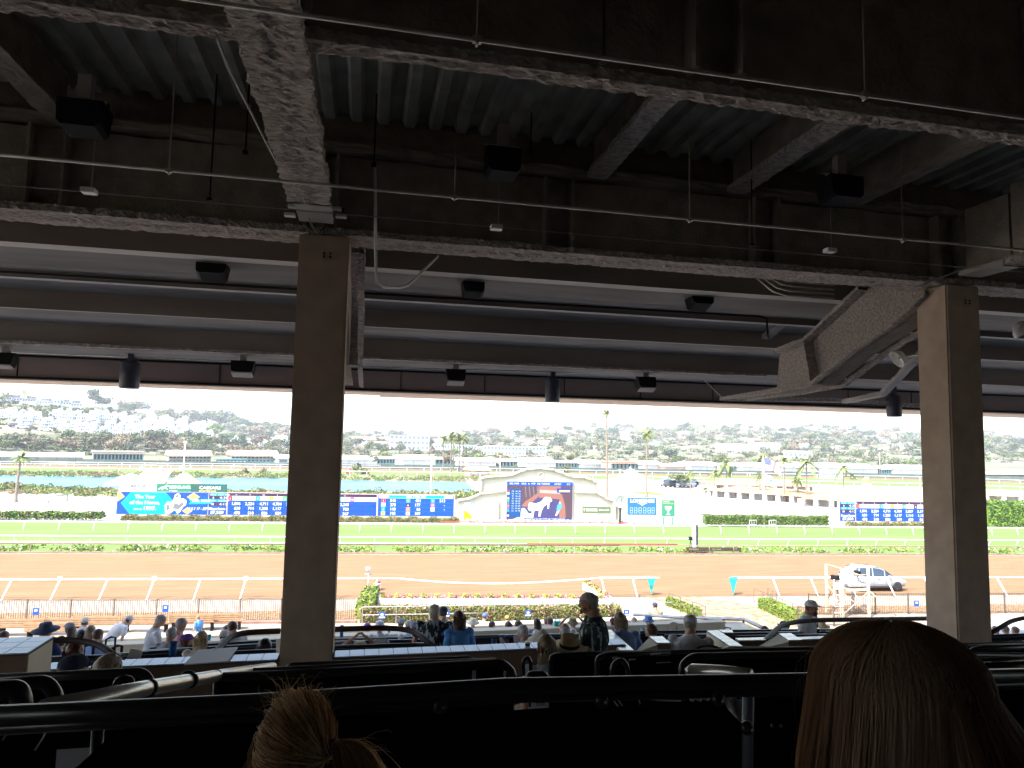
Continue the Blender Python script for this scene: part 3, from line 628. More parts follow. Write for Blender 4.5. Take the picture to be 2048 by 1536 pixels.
# ---------------------------------------------------------------- scoreboards
def lit(n, c, e=0.32): return mat(n, c, 0.4, emit=e*0.8)
Lblue = lit('led_blue', (0.01, 0.10, 0.85), 0.42); Lblue2 = lit('led_navy', (0.01, 0.05, 0.42), 0.4); Lcyan = lit('led_cyan', (0.0, 0.50, 1.0), 0.42); Lsky = lit('led_sky', (0.0, 0.62, 0.9), 0.42)
Lwhite = lit('led_white', (1, 1, 1), 0.5); Lred = lit('led_red', (0.9, 0.06, 0.1), 0.4); Lpurp = lit('led_purple', (0.06, 0.03, 0.08), 0.5); Lgold = lit('led_gold', (0.85, 0.55, 0.2), 0.42); Lteal = lit('led_teal', (0.0, 0.65, 0.65), 0.42)
Lgreen = lit('led_green', (0.1, 0.7, 0.25), 0.4); Lyel = lit('led_yellow', (0.95, 0.75, 0.1), 0.4); Lmag = lit('led_magenta', (0.75, 0.1, 0.65), 0.4); Lgrey = lit('led_grey', (0.25, 0.25, 0.27), 0.4); Lora = lit('led_orange', (0.95, 0.35, 0.05), 0.4)
Lpink = mat('pink_frame', (0.50, 0.36, 0.38), 0.6)
class Board:
    """flat drawing helper on an upright board: x to the right, y up, in metres from the lower left"""
    def __init__(s, u, v, z, w_, h_): s.o = T(u, v, z); s.r = Vector((cos(TA), -sin(TA), 0)); s.n = Vector((-sin(TA), -cos(TA), 0)); s.w = w_; s.h = h_
    def p(s, x, y, k): return s.o+s.r*x+Vector((0, 0, y))+s.n*(0.012*k)
    def rect(s, mb, x0, y0, x1, y1, m, k=1): mb.quad(s.p(x0, y0, k), s.p(x1, y0, k), s.p(x1, y1, k), s.p(x0, y1, k), m)
    def poly(s, mb, pts, m, k=1): mb.poly([s.p(x, y, k) for x, y in pts], m)
    def frame(s, mb, x0, y0, x1, y1, t, m, k=1):
        s.rect(mb, x0, y0, x1, y0+t, m, k); s.rect(mb, x0, y1-t, x1, y1, m, k); s.rect(mb, x0, y0+t, x0+t, y1-t, m, k); s.rect(mb, x1-t, y0+t, x1, y1-t, m, k)
    def txt(s, mb, t, x, y, h, m, width=None, align='L', k=6, **kw): text(mb, t, s.p(x, y, k), s.r, (0, 0, 1), h, m, width, align, **kw)
def body(b, R, name, m, d=0.35, ext=0.04):
    mb = MB(); c = b.p(b.w/2, b.h/2, 0)-b.n*(d/2+0.005); mb.box(c, (b.w+ext*2, d, b.h+ext*2), m, rz=-TA); return mb.build(name, R)
def odds_columns(b, mb, x0, cols, n, cw, full=True):
    hh = b.h; top = ['12', '8', '8/2', '8', '8', '5', '6', '15', '15', '', '']
    b.rect(mb, x0, hh*0.87, x0+cw*n, hh, Lpurp, 1); b.rect(mb, x0, 0.04, x0+cw*n, hh*0.66, Lblue2, 1)
    pal = [Lred, Lwhite, Lcyan, Lyel, Lgreen, Lpurp, Lora, Lpink, Lsky, Lmag, Lwhite]
    for i in range(n):
        x = x0+i*cw; b.rect(mb, x+0.03, hh*0.67, x+cw-0.03, hh*0.86, Lwhite, 2); b.rect(mb, x+0.03, hh*0.67, x+cw*0.33, hh*0.86, pal[i], 3)
        for k in range(3): b.rect(mb, x+0.02, hh*(0.03+k*0.21), x+cw-0.04, hh*(0.225+k*0.21), Lblue, 3)
        c = cols[i]
        if top[i]: b.txt(mb, top[i], x+cw*0.6, hh*0.895, 0.16, Lwhite, align='C')
        if c[0]: b.txt(mb, c[0], x+cw*0.70, hh*0.70, 0.30, Lgrey, align='C')
        b.txt(mb, str(i+1), x+cw*0.17, hh*0.70, 0.27, Lgrey if pal[i] in (Lwhite, Lyel) else Lwhite, align='C')
        for k in range(3):
            if c[k+1]: b.txt(mb, c[k+1], x+cw*0.93, hh*(0.46-k*0.21), 0.33, Lwhite, align='R', bold=0.02)
def race_box(b, mb, x0, w_):
    hh = b.h; b.rect(mb, x0, 0.03, x0+w_, hh*0.99, Lblue2, 1); b.rect(mb, x0+0.05, hh*0.72, x0+w_-0.05, hh*0.85, Lpurp, 2); b.rect(mb, x0+0.05, hh*0.42, x0+w_-0.05, hh*0.57, Lpurp, 2)
    b.rect(mb, x0+0.1, hh*0.87, x0+w_-0.1, hh*0.97, Lcyan, 2); b.rect(mb, x0+0.1, hh*0.59, x0+w_-0.1, hh*0.70, Lcyan, 2); b.rect(mb, x0+0.05, 0.06, x0+w_-0.05, hh*0.40, Lblue, 2)
    b.txt(mb, 'RACE', x0+0.2, hh*0.885, 0.17, Lwhite, width=0.65); b.txt(mb, 'POST TIME', x0+1.1, hh*0.885, 0.17, Lwhite, width=1.3)
    b.txt(mb, '6', x0+0.45, hh*0.73, 0.28, Lwhite); b.txt(mb, '4:30', x0+1.25, hh*0.73, 0.28, Lwhite, width=0.95)
    b.txt(mb, 'MTP', x0+0.25, hh*0.605, 0.17, Lwhite, width=0.55); b.txt(mb, 'TIME OF DAY', x0+1.1, hh*0.605, 0.17, Lwhite, width=1.3)
    b.txt(mb, '18', x0+0.32, hh*0.44, 0.26, Lwhite); b.txt(mb, '4:12', x0+1.25, hh*0.44, 0.26, Lwhite, width=0.9)
    b.txt(mb, 'Superfecta', x0+w_/2, hh*0.235, 0.27, Lwhite, width=1.9, align='C', bold=0.02); b.txt(mb, '$7,550', x0+w_/2, hh*0.06, 0.32, Lwhite, width=1.5, align='C', bold=0.02)
COLS = [('18', '1,896', '630', '478'), ('16', '2,224', '714', '510'), ('7', '4,711', '1,203', '836'), ('7', '4,784', '1,117', '839'), ('12', '2,837', '1,114', '620'), ('9', '3,172', '1,121', '867'), ('15', '15', '3', '3'), ('12', '2,115', '712', '524'), ('15', '2,365', '780', '567'), ('', '', '', ''), ('', '', '', '')]
VB = 86.0
u0 = TU(241, VB); u1 = TU(912, VB); W = u1-u0
z0 = 0.62; HB = 2.62
R = empty('scoreboard', T(u0+W/2, VB, 0), 'long low scoreboard with blue odds columns, partly behind the left column', 'scoreboard')
b = Board(u0, VB, z0, W, HB); body(b, R, 'cabinet', Lpink)
uA = TU(422, VB)-u0; uB = TU(461, VB)-u0; uC = TU(759, VB)-u0
# banner with the horse picture
mb = MB(); b.rect(mb, 0.0, 0.02, uA, HB, Lblue, 1); hx = uA
b.poly(mb, [(1.5, 0.05), (0.45, HB*0.5), (1.5, HB-0.03), (5.4, HB-0.03), (6.6, HB*0.5), (5.4, 0.05)], Lsky, 2)
b.poly(mb, [(0.02, HB*0.55), (0.02, HB-0.02), (0.35, HB-0.02), (0.85, HB*0.78)], Lgold, 3)
for cx, cy, s in ((8.6, HB*0.80, 0.75), (9.55, HB*0.3, 0.8), (10.6, HB*0.82, 0.7), (8.0, 0.45, 0.6), (10.9, 0.35, 0.5)):
    if cx+s < uA: b.poly(mb, [(cx-s, cy), (cx, max(0.03, cy-s*0.75)), (cx+s, cy), (cx, min(HB-0.02, cy+s*0.75))], Lgold, 3)
mb.build('banner', R)
mb = MB(); b.txt(mb, 'The Year', 2.0, HB*0.72, 0.40, Lwhite, width=2.3, bold=0.03); b.txt(mb, 'of the Horse,', 1.45, HB*0.46, 0.40, Lwhite, width=3.4, bold=0.03); b.txt(mb, 'since', 1.9, HB*0.2, 0.24, Lwhite, width=1.0, shear=0.3); b.txt(mb, '1937.', 3.1, HB*0.2, 0.42, Lwhite, width=1.35, bold=0.03)
b.poly(mb, [(8.1, HB*0.47), (8.3, HB*0.58), (8.1, HB*0.68), (10.9, HB*0.72), (10.7, HB*0.6), (10.9, HB*0.5)], Lcyan, 5); b.txt(mb, 'DEL MAR', 8.5, HB*0.58, 0.28, Lwhite, width=2.1, bold=0.02, k=7); b.txt(mb, 'JULY 17 - SEPT 7', 8.1, HB*0.22, 0.30, Lwhite, width=2.75, shear=0.2, bold=0.01, k=7)
mb.build('lettering', R)
mb = MB()   # racing horse and rider, black and white
hp = [(5.5, 0.15), (5.4, 1.1), (5.75, 1.55), (6.1, 1.45), (6.35, 1.75), (6.5, 2.35), (6.85, 2.55), (7.15, 2.25), (7.1, 1.85), (7.5, 1.9), (7.85, 1.65), (7.8, 1.15), (7.5, 0.9), (7.2, 0.35), (6.9, 0.1), (6.6, 0.55), (6.2, 0.25), (5.9, 0.08)]
b.poly(mb, hp, Lwhite, 4)
for q in ([(5.6, 0.3), (5.6, 1.1), (5.85, 1.2), (6.05, 0.7)], [(6.55, 2.05), (6.65, 2.35), (6.95, 2.4), (6.9, 2.0)], [(6.3, 0.7), (6.5, 1.4), (7.0, 1.2), (7.4, 1.5), (7.6, 1.2), (7.0, 0.6)], [(6.1, 0.35), (6.3, 0.6), (6.5, 0.45)], [(7.0, 0.3), (7.1, 0.7), (7.3, 0.6)]): b.poly(mb, q, Lgrey, 5)
mb.build('horse_picture', R)
mb = MB(); race_box(b, mb, uA+0.08, uB-uA-0.2); mb.build('race_panel', R)
mb = MB(); odds_columns(b, mb, uB+0.02, COLS, 11, (uC-uB-0.15)/11); mb.build('odds_panel', R)
mb = MB(); w3 = W-uC-0.15; x0 = uC+0.05; b.rect(mb, x0, 0.05, x0+w3, HB-0.04, Lblue, 1); b.rect(mb, x0+0.1, HB*0.84, x0+w3-0.1, HB*0.98, Lwhite, 2); b.rect(mb, x0+1.3, HB*0.85, x0+w3-1.2, HB*0.975, Lteal, 3)
b.txt(mb, 'PICK 3 WILL PAY', x0+w3/2, HB*0.865, 0.25, Lwhite, width=2.4, align='C', bold=0.02)
for k in range(4):
    b.rect(mb, x0+0.05, HB*(0.03+k*0.2), x0+w3-0.05, HB*(0.035+k*0.2), Lcyan, 2)
for ci, col in enumerate(([('1', '546', Lred), ('2', '273', Lwhite), ('3', '140', Lcyan), ('4', '192', Lyel)], [('5', '401', Lgreen), ('6', '177', Lpurp), ('7', '66', Lora), ('8', '109', Lpink)], [('9', '513', Lsky), ('10', '-', Lmag), ('11', '-', Lwhite)])):
    for k, (a, c, m) in enumerate(col):
        xx = x0+0.4+ci*w3*0.325; yy = HB*(0.65-k*0.2); b.rect(mb, xx, yy, xx+0.5, yy+HB*0.17, m, 3); b.txt(mb, a, xx+0.25, yy+0.08, 0.26, Lgrey if m in (Lwhite, Lyel, Lpink) else Lwhite, align='C'); b.txt(mb, c, xx+w3*0.19, yy+0.07, 0.33, Lwhite, align='R', bold=0.02)
mb.build('payout_panel', R)
# advertising panels standing on top of the left part
for pa, pb, m, nm, lab, words in ((244, 318, whitep, 'sign_panel', 'white sign panel with dark grey lettering above the left end of the long scoreboard', [('BRANDT', 0.30, 0.62, 0.42, 'g'), ('BEEF', 0.36, 0.25, 0.14, 'g')]), (318, 387, None, 'sign_panel', 'bright green sign panel with a white running horse above the long scoreboard', [('KEENELAND.', 0.37, 0.55, 0.40, 'w'), ('SALES', 0.37, 0.2, 0.16, 'w')]), (387, 458, None, 'sign_panel', 'dark green sign panel with white and gold lettering above the long scoreboard', [('CAESARS', 0.22, 0.5, 0.42, 'w'), ('SPORTSBOOK', 0.22, 0.14, 0.26, 'y')])):
    ua, ub = TU(pa, VB), TU(pb, VB); m = m or mat('green_sign_%d' % pa, (0.02, 0.17, 0.10) if pa == 318 else (0.02, 0.085, 0.07), 0.6)
    bd = Board(ua+0.01, VB, z0+HB+0.06, ub-ua-0.02, 0.95); Rr = empty(nm, T(ua, VB, z0+HB+0.06), lab, 'sign', 'sign panels above the long scoreboard')
    body(bd, Rr, 'panel', m, 0.12, 0.0); mb = MB(); mats_ = {'g': mat('grey_ink', (0.09, 0.09, 0.1), 0.7), 'w': mat('white_ink', (0.8, 0.8, 0.8), 0.6), 'y': mat('gold_ink', (0.62, 0.48, 0.16), 0.6)}
    for s_, fx, fy, hh, c in words:
        bd.txt(mb, s_, bd.w*fx, bd.h*fy-hh*0.5+0.1 if False else bd.h*fy-0.12, hh*0.8, mats_[c], width={'BRANDT': 2.3, 'BEEF': 0.9, 'KEENELAND.': 2.45, 'SALES': 0.9, 'CAESARS': 2.5, 'SPORTSBOOK': 2.0}[s_], bold=0.02, k=2)
    if pa == 318:
        bd.poly(mb, [(0.25, 0.35), (0.55, 0.55), (0.8, 0.6), (1.1, 0.8), (1.45, 0.68), (1.2, 0.62), (1.1, 0.45), (1.35, 0.2), (1.0, 0.38), (0.8, 0.36), (0.6, 0.12), (0.62, 0.4), (0.4, 0.32), (0.2, 0.2)], mats_['w'], 2)
    mb.build('lettering', Rr)
# right scoreboard, a twin of the long one running behind the right column
VR = 84.6; u0 = TU(1676, VR); W = 26.0; R = empty('scoreboard', T(u0+6, VR, 0), 'scoreboard with blue odds columns running behind the right column', 'scoreboard')
b = Board(u0, VR, 0.62, W, 2.55); body(b, R, 'cabinet', Lpink); mb = MB(); race_box(b, mb, 0.08, 2.1); mb.build('race_panel', R)
mb = MB(); odds_columns(b, mb, 2.3, COLS, 11, 1.62); mb.build('odds_panel', R)

# ---------------------------------------------------------------- curved stucco wall with the big screen
cream = mat('cream_stucco', (0.50, 0.455, 0.38), 0.9, col2=(0.47, 0.42, 0.35), scale=0.6, bump=0.1)
creamt = mat('cream_trim', (0.56, 0.515, 0.44), 0.8)
VS = 85.6
def US(px): return TU(px, VS)
def ZS(px, py):
    d = ray(px, py); n = Vector((sin(TA), cos(TA), 0)); return (E0+d*(VS/d.dot(n))).z
outl = [(917, 1048), (917, 1003), (920, 1000), (935, 998), (950, 993), (963, 987), (963, 962), (960, 958), (972, 954), (1000, 952), (1025, 950), (1040, 943), (1055, 938), (1083, 936), (1110, 940), (1130, 948), (1145, 953), (1170, 955), (1186, 960), (1196, 966), (1196, 985), (1210, 995), (1232, 1003), (1245, 1008), (1245, 1050)]
R = empty('screen_wall', T(US(1080), VS, 0), 'cream stucco wall with a curved top holding the big video screen', 'wall')
pts = [T(US(x), VS, 0 if y > 1040 else ZS(x, y)) for x, y in outl]
mb = MB(); nn = Vector((sin(TA), cos(TA), 0)); mb.prism(pts, nn*1.2, cream); mb.build('wall', R)
mb = MB()
for a, b_ in zip(pts[1:-2], pts[2:-1]): mb.tube([a-nn*0.25, b_-nn*0.25], 0.2, creamt, n=6, ry=0.16)
mb.build('cornice', R)
mb = MB(); cc = T(US(1083), VS-0.05, ZS(1083, 951)); mb.tube([cc+Vector((.36*cos(k*pi/10), 0, .36*sin(k*pi/10))) for k in range(21)], .09, creamt, n=6); mb.build('medallion', R)
mb = MB()
for pa, pb in ((917, 947), (1215, 1245)):
    pass
tanp = mat('tan_pilaster', (0.50, 0.40, 0.28), 0.9)
mb.box(T(US(995), VS-0.2, 1.35), (0.5, 0.4, 2.7), tanp, rz=-TA); mb.box(T(US(1228), VS-0.2, 1.35), (0.35, 0.4, 2.7), tanp, rz=-TA)
for a, b_ in (((963, 987), (1012, 981)), ((1150, 983), (1196, 985))): mb.tube([T(US(a[0]), VS-0.25, ZS(*a)), T(US(b_[0]), VS-0.25, ZS(*b_))], 0.16, creamt, n=6)
mb.build('pilasters', R)
xa, xb = US(1015), US(1145); za, zb = ZS(1080, 1042), ZS(1080, 963.5); b = Board(xa, VS-0.3, za, xb-xa, zb-za)
R = empty('video_screen', T((xa+xb)/2, VS-0.3, za), 'large video screen showing a white horse in a wooden stall', 'screen')
body(b, R, 'cabinet', mat('grey_frame', (0.4, 0.38, 0.36), 0.6), 0.3, 0.07)
w_, h_ = b.w, b.h; Lfl = lit('video_floor', (0.10, 0.09, 0.28)); Lwood = lit('video_wood', (0.50, 0.22, 0.17)); Lwood2 = lit('video_dark_wood', (0.16, 0.09, 0.13)); Lpal = lit('video_pale', (0.75, 0.55, 0.52)); Lshirt = lit('video_shirt', (0.15, 0.55, 0.85))
def fr(pts): return [(x*w_, y*h_) for x, y in pts]
mb = MB(); b.rect(mb, 0, 0, w_, h_, Lfl, 1)
b.poly(mb, fr([(0.0, 0.9), (0, 0.35), (0.22, 0.42), (0.45, 0.66), (0.5, 0.9)]), Lwood2, 2); b.poly(mb, fr([(0.22, 0.38), (0.28, 0.5), (0.5, 0.75), (0.48, 0.62), (0.3, 0.36)]), Lwood, 3)
b.poly(mb, fr([(0.46, 0.9), (0.49, 0.6), (0.8, 0.56), (0.82, 0.9)]), Lwood, 2); b.poly(mb, fr([(0.5, 0.8), (0.5, 0.72), (0.81, 0.7), (0.81, 0.78)]), Lpal, 3)
b.poly(mb, fr([(0.82, 0.9), (0.8, 0.6), (0.86, 0.3), (0.9, 0.1), (1, 0.1), (1, 0.9)]), Lwood2, 2); b.poly(mb, fr([(0.8, 0.72), (0.8, 0.06), (0.9, 0.06), (0.89, 0.4), (0.84, 0.68)]), Lwood, 3)
for x in (0.27, 0.33, 0.39, 0.45): b.poly(mb, fr([(x, 0.88), (x+0.012, 0.88), (x+0.03, 0.55+x*0.2), (x+0.018, 0.55+x*0.2)]), Lgrey, 4)
mb.build('stall_picture', R)
mb = MB(); b.poly(mb, fr([(0.33, 0.40), (0.34, 0.47), (0.38, 0.47), (0.44, 0.45), (0.52, 0.50), (0.58, 0.62), (0.66, 0.61), (0.69, 0.52), (0.67, 0.58), (0.65, 0.50), (0.64, 0.32), (0.62, 0.32), (0.62, 0.45), (0.56, 0.37), (0.53, 0.26), (0.51, 0.12), (0.485, 0.12), (0.49, 0.28), (0.42, 0.27), (0.40, 0.06), (0.385, 0.06), (0.38, 0.27), (0.345, 0.26), (0.32, 0.33)]), Lwhite, 5)
b.poly(mb, fr([(0.23, 0.33), (0.27, 0.33), (0.33, 0.2), (0.4, 0.18), (0.36, 0.03), (0.08, 0.03), (0.2, 0.12)]), Lwhite, 4)
b.poly(mb, fr([(0.74, 0.15), (0.76, 0.25), (0.80, 0.28), (0.79, 0.22), (0.76, 0.14)]), Lwhite, 6); b.poly(mb, fr([(0.755, 0.28), (0.77, 0.42), (0.82, 0.48), (0.845, 0.42), (0.83, 0.32), (0.79, 0.26)]), Lshirt, 5); b.poly(mb, fr([(0.79, 0.46), (0.8, 0.5), (0.825, 0.49), (0.82, 0.45)]), Lwhite, 6)
mb.build('horse_and_groom_picture', R)
mb = MB(); b.rect(mb, 0, h_*0.905, w_, h_, Lblue, 7); b.rect(mb, 0.02, h_*0.10, w_*0.215, h_*0.82, lit('video_table', (0.01, 0.12, 0.42)), 7); b.rect(mb, w_*0.27, h_*0.045, w_*0.93, h_*0.09, Lblue2, 7)
b.rect(mb, w_*0.76, h_*0.73, w_*0.97, h_*0.84, Lblue2, 7); b.rect(mb, w_*0.79, h_*0.745, w_*0.96, h_*0.80, lit('video_tan', (0.75, 0.7, 0.35)), 8)
for s_, x, wd in (('DEL MAR', 0.04, 0.14), ('RACE', 0.22, 0.07), ('6', 0.32, 0.02), ('MTP', 0.37, 0.06), ('18', 0.46, 0.04), ('TVGNETWORK', 0.52, 0.13), ('LAST RACE', 0.72, 0.1), ('4:12', 0.91, 0.05)):
    b.txt(mb, s_, w_*x, h_*0.93, h_*0.045, Lwhite, width=w_*wd, k=9)
b.txt(mb, 'WELCOME TO DEL MAR, WHERE THE TURF MEETS THE SURF', w_*0.29, h_*0.055, h_*0.026, Lwhite, width=w_*0.6, k=9)
for k, m in enumerate((Lred, Lwhite, Lblue, Lyel, Lgreen, Lgrey, Lora, Lmag, Lteal, Lpurp, Lpink)):
    y_ = h_*(0.735-k*0.062); b.rect(mb, 0.06, y_, 0.3, y_+h_*0.05, m, 8)
    if k < 9:
        for xx, s_ in ((0.075, str((18, 16, 7, 7, 12, 9, 15, 12, 15)[k])), (0.13, str(20+k*7)), (0.175, str(30+k*5))): b.txt(mb, s_, w_*xx, y_+0.04, h_*0.028, Lwhite, width=w_*0.028, k=9)
mb.build('overlay', R)
# panels on the wall
b = Board(US(931), VS-0.06, ZS(931, 1040), US(993)-US(931), ZS(931, 1005)-ZS(931, 1040)); R = empty('wall_sign', b.p(0, 0, 0), 'white sign with a teal heart and yellow wedge at the left of the screen wall', 'sign', 'signs on the screen wall'); body(b, R, 'panel', whitep, 0.05, 0)
mb = MB(); w2, h2 = b.w, b.h; b.poly(mb, [(0, 0), (0, h2*0.55), (w2*0.1, h2*0.5), (w2*0.25, h2*0.25), (w2*0.32, 0)], mat('sign_yellow', (0.75, 0.55, 0.0), 0.6), 1)
tl = mat('sign_teal', (0.1, 0.55, 0.65), 0.6)
for a, c in (((0.22, 0.95), (0.3, 1.0)), ((0.3, 1.0), (0.4, 0.92)), ((0.4, 0.92), (0.32, 0.65)), ((0.22, 0.95), (0.24, 0.75)), ((0.24, 0.75), (0.32, 0.65))): mb.tube([b.p(a[0]*w2, a[1]*h2, 2), b.p(c[0]*w2, c[1]*h2, 2)], 0.04, tl, n=4)
b.rect(mb, w2*0.62, h2*0.2, w2*0.65, h2*0.7, mat('grey_ink', (0.1, 0.1, 0.1), 0.7), 1); mb.build('emblem', R)
b = Board(US(1166), VS-0.06, ZS(1166, 1026), US(1222)-US(1166), ZS(1166, 1013)-ZS(1166, 1026)); R = empty('wall_sign', b.p(0, 0, 0), 'olive green sign with white lettering right of the video screen', 'sign', 'signs on the screen wall'); body(b, R, 'panel', mat('olive_sign', (0.10, 0.14, 0.07), 0.6), 0.06, 0)
mb = MB(); b.txt(mb, 'Y TAAMARK', 0.12, b.h*0.3, 0.33, mat('white_ink', (0.8, 0.8, 0.8), 0.6), width=b.w*0.5, bold=0.02, k=2); b.txt(mb, 'RANCH & FARM', b.w*0.58, b.h*0.4, 0.16, MATS['white_ink'], width=b.w*0.36, k=2); mb.build('lettering', R)
b = Board(US(1186), VS-0.06, ZS(1186, 1040), 0.6, 0.8); R = empty('wall_sign', b.p(0, 0, 0), 'small white notice with a red stroke under the olive green sign', 'sign', 'signs on the screen wall'); body(b, R, 'panel', whitep, 0.04, 0); mb = MB(); b.rect(mb, 0.4, 0.15, 0.48, 0.7, leafR, 1); mb.build('mark', R)
# timing board and sponsor board right of the wall
bluep = mat('blue_board', (0.02, 0.12, 0.36), 0.6); wi = MATS['white_ink']
V5 = 84.2; b = Board(TU(1257, V5), V5, 1.25, TU(1313, V5)-TU(1257, V5), 2.05); R = empty('timing_board', T(TU(1285, V5), V5, 0), 'blue timing board on legs with a white winged emblem', 'sign'); body(b, R, 'panel', bluep, 0.3, 0.03)
mb = MB(); b.txt(mb, 'LONGINES', b.w*0.07, b.h*0.74, 0.42, wi, width=b.w*0.86, bold=0.03, k=2)
b.poly(mb, [(b.w*0.3, b.h*0.70), (b.w*0.46, b.h*0.62), (b.w*0.5, b.h*0.52), (b.w*0.54, b.h*0.62), (b.w*0.7, b.h*0.70), (b.w*0.5, b.h*0.66)], wi, 2); mb.build('lettering', R)
mb = MB(); dgm = mat('pale_digit', (0.35, 0.5, 0.65), 0.6)
for k, x in enumerate((0.07, 0.22, 0.38, 0.54, 0.70, 0.84)):
    for (x0_, y0_, x1_, y1_) in ((0, 0, 1, 0), (0, .5, 1, .5), (0, 1, 1, 1), (0, 0, 0, 1), (1, 0, 1, 1)):
        X0_, Y0_ = b.w*(x+x0_*0.085), b.h*(0.1+y0_*0.33); X1_, Y1_ = b.w*(x+x1_*0.085), b.h*(0.1+y1_*0.33); b.rect(mb, X0_-0.025, Y0_-0.025, X1_+0.025, Y1_+0.025, dgm, 2)
for x in (0.345, 0.665):
    for y in (0.2, 0.35): b.rect(mb, b.w*x-0.04, b.h*y, b.w*x+0.04, b.h*y+0.08, dgm, 2)
mb.build('digits', R)
for x in (0.15, b.w-0.15): mb = MB(); mb.box(b.p(x, -0.62, -10), (0.14, 0.14, 1.27), whitep, rz=-TA); mb.build('leg', R)
b = Board(TU(1323, V5), V5, 1.05, TU(1350, V5)-TU(1323, V5), 2.1); R = empty('sponsor_board', T(TU(1336, V5), V5, 0), 'upright green board with a gold frame and a goblet beside the timing board', 'sign'); body(b, R, 'frame', mat('gold_frame', (0.55, 0.45, 0.28), 0.6), 0.15, 0.05)
mb = MB(); b.rect(mb, 0.05, 0.05, b.w-0.05, b.h-0.05, mat('green_board', (0.03, 0.2, 0.12), 0.6), 1); mb.build('panel', R)
mb = MB(); b.txt(mb, 'CAESARS', 0.15, b.h*0.86, 0.14, wi, width=b.w*0.5, k=3); b.txt(mb, 'SPORTSBOOK', 0.15, b.h*0.74, 0.18, MATS['gold_ink'], width=b.w*0.8, k=3)
gob = mat('goblet_silver', (0.6, 0.58, 0.5), 0.5); cx = b.w/2; b.poly(mb, [(cx-0.45, b.h*0.62), (cx+0.45, b.h*0.62), (cx+0.38, b.h*0.45), (cx+0.1, b.h*0.34), (cx+0.06, b.h*0.2), (cx+0.3, b.h*0.1), (cx-0.3, b.h*0.1), (cx-0.06, b.h*0.2), (cx-0.1, b.h*0.34), (cx-0.38, b.h*0.45)], gob, 3); mb.build('artwork', R)
for x in (0.3, b.w-0.3): mb = MB(); mb.box(b.p(x, -0.5, -6), (0.12, 0.12, 1.05), mat('green_board', (0.03, 0.2, 0.12)), rz=-TA); mb.build('leg', R)
# clock on a post at the right end of the wall
c = T(TU(1241, 84.6), 84.6, 0); R = empty('post_clock', c, 'round white clock on a post at the right end of the screen wall', 'clock')
mb = MB(); mb.lathe([(0.85, 0), (0.85, 0.3), (0.75, 0.32), (0.75, 0.3), (0, 0.3)][::-1], c+Vector((0, 0, 2.9)), whitep, n=28, R=Matrix.Rotation(radians(90), 3, 'X')); mb.build('face', R)
mb = MB()
for k in range(12): a = k*pi/6; mb.box(c+Vector((0.62*sin(a), -0.36, 2.9+0.62*cos(a))), (0.06, 0.03, 0.06), mat('grey_ink', (.1, .1, .1)))
mb.tube([c+Vector((0, -0.36, 2.9)), c+Vector((0.15, -0.36, 3.35))], 0.03, MATS['grey_ink'], n=4); mb.tube([c+Vector((0, -0.36, 2.9)), c+Vector((0.3, -0.36, 2.8))], 0.035, MATS['grey_ink'], n=4); mb.build('dial', R)
mb = MB(); mb.tube([c, c+Vector((0, 0, 2.0))], 0.12, black); mb.build('post', R)
# flagpole and flags
fb = G(1528, 1054); R = empty('flagpole', fb, 'tall white flagpole rising from the square hedge', 'flagpole'); mb = MB(); top = DX(1525, 914, fb.x); topz = D(1525, 914, fb.y).z
mb.tube([fb, Vector((fb.x, fb.y, topz))], [0.16, 0.07], whitep, n=8); mb.build('pole', R); mb = MB(); mb.ell((fb.x, fb.y, topz+0.08), (0.1, 0.1, 0.1), yel); mb.build('finial', R)
fr_ = mat('flag_red', (0.45, 0.03, 0.05), 0.8); fw = mat('flag_white', (0.75, 0.75, 0.75), 0.8); fbm = mat('flag_blue', (0.03, 0.05, 0.22), 0.8)
def cloth(mb, o, w_, h_, dirv, fn, nx=26, ny=13, thick=0.0):
    vs = []
    for j in range(ny+1):
        for i in range(nx+1):
            s = i/nx; t = j/ny; p = Vector(o)+Vector(dirv)*w_*s+Vector((0, 0, -h_*t))+Vector((0, 0.28*sin(s*9+t*1.5)*s, -0.75*s*s*1.1-0.1*sin(s*7)*s)); vs.append(p)
    for j in range(ny):
        for i in range(nx):
            mb.add([vs[j*(nx+1)+i], vs[j*(nx+1)+i+1], vs[(j+1)*(nx+1)+i+1], vs[(j+1)*(nx+1)+i]], [(0, 1, 2, 3)], fn(i/nx, j))
R = empty('national_flag', (fb.x, fb.y, topz-0.2), 'red, white and blue flag with stars and stripes flying from the flagpole', 'flag')
mb = MB(); cloth(mb, (fb.x+0.15, fb.y, topz-0.15), 2.1, 1.45, (0.93, -0.2, 0), lambda s, j: (fbm if s < 0.42 and j < 7 else (fr_ if j % 2 == 0 else fw))); mb.build('cloth', R)
mb = MB()
for j in range(5):
    for i in range(6):
        s, t = 0.04+i*0.066, (0.6+j*1.3)/13; p = Vector((fb.x+0.15, fb.y, topz-0.15))+Vector((0.93, -0.2, 0))*2.1*s+Vector((0, 0.28*sin(s*9+t*1.5)*s-0.03, -0.75*s*s*1.1-0.1*sin(s*7)*s-1.45*t)); mb.box(p, (0.06, 0.02, 0.06), fw, rz=0.2)
mb.build('stars', R)
R = MB(); cloth(R, (fb.x+0.15, fb.y, topz-2.2), 1.5, 1.0, (0.93, -0.2, 0), lambda s, j: (tl if 0.35 < s < 0.65 and 4 < j < 9 else fw)); R.build('club_flag', label='small white flag with a faint teal emblem below the striped flag', cat='flag', org=(fb.x, fb.y, topz-2.2))
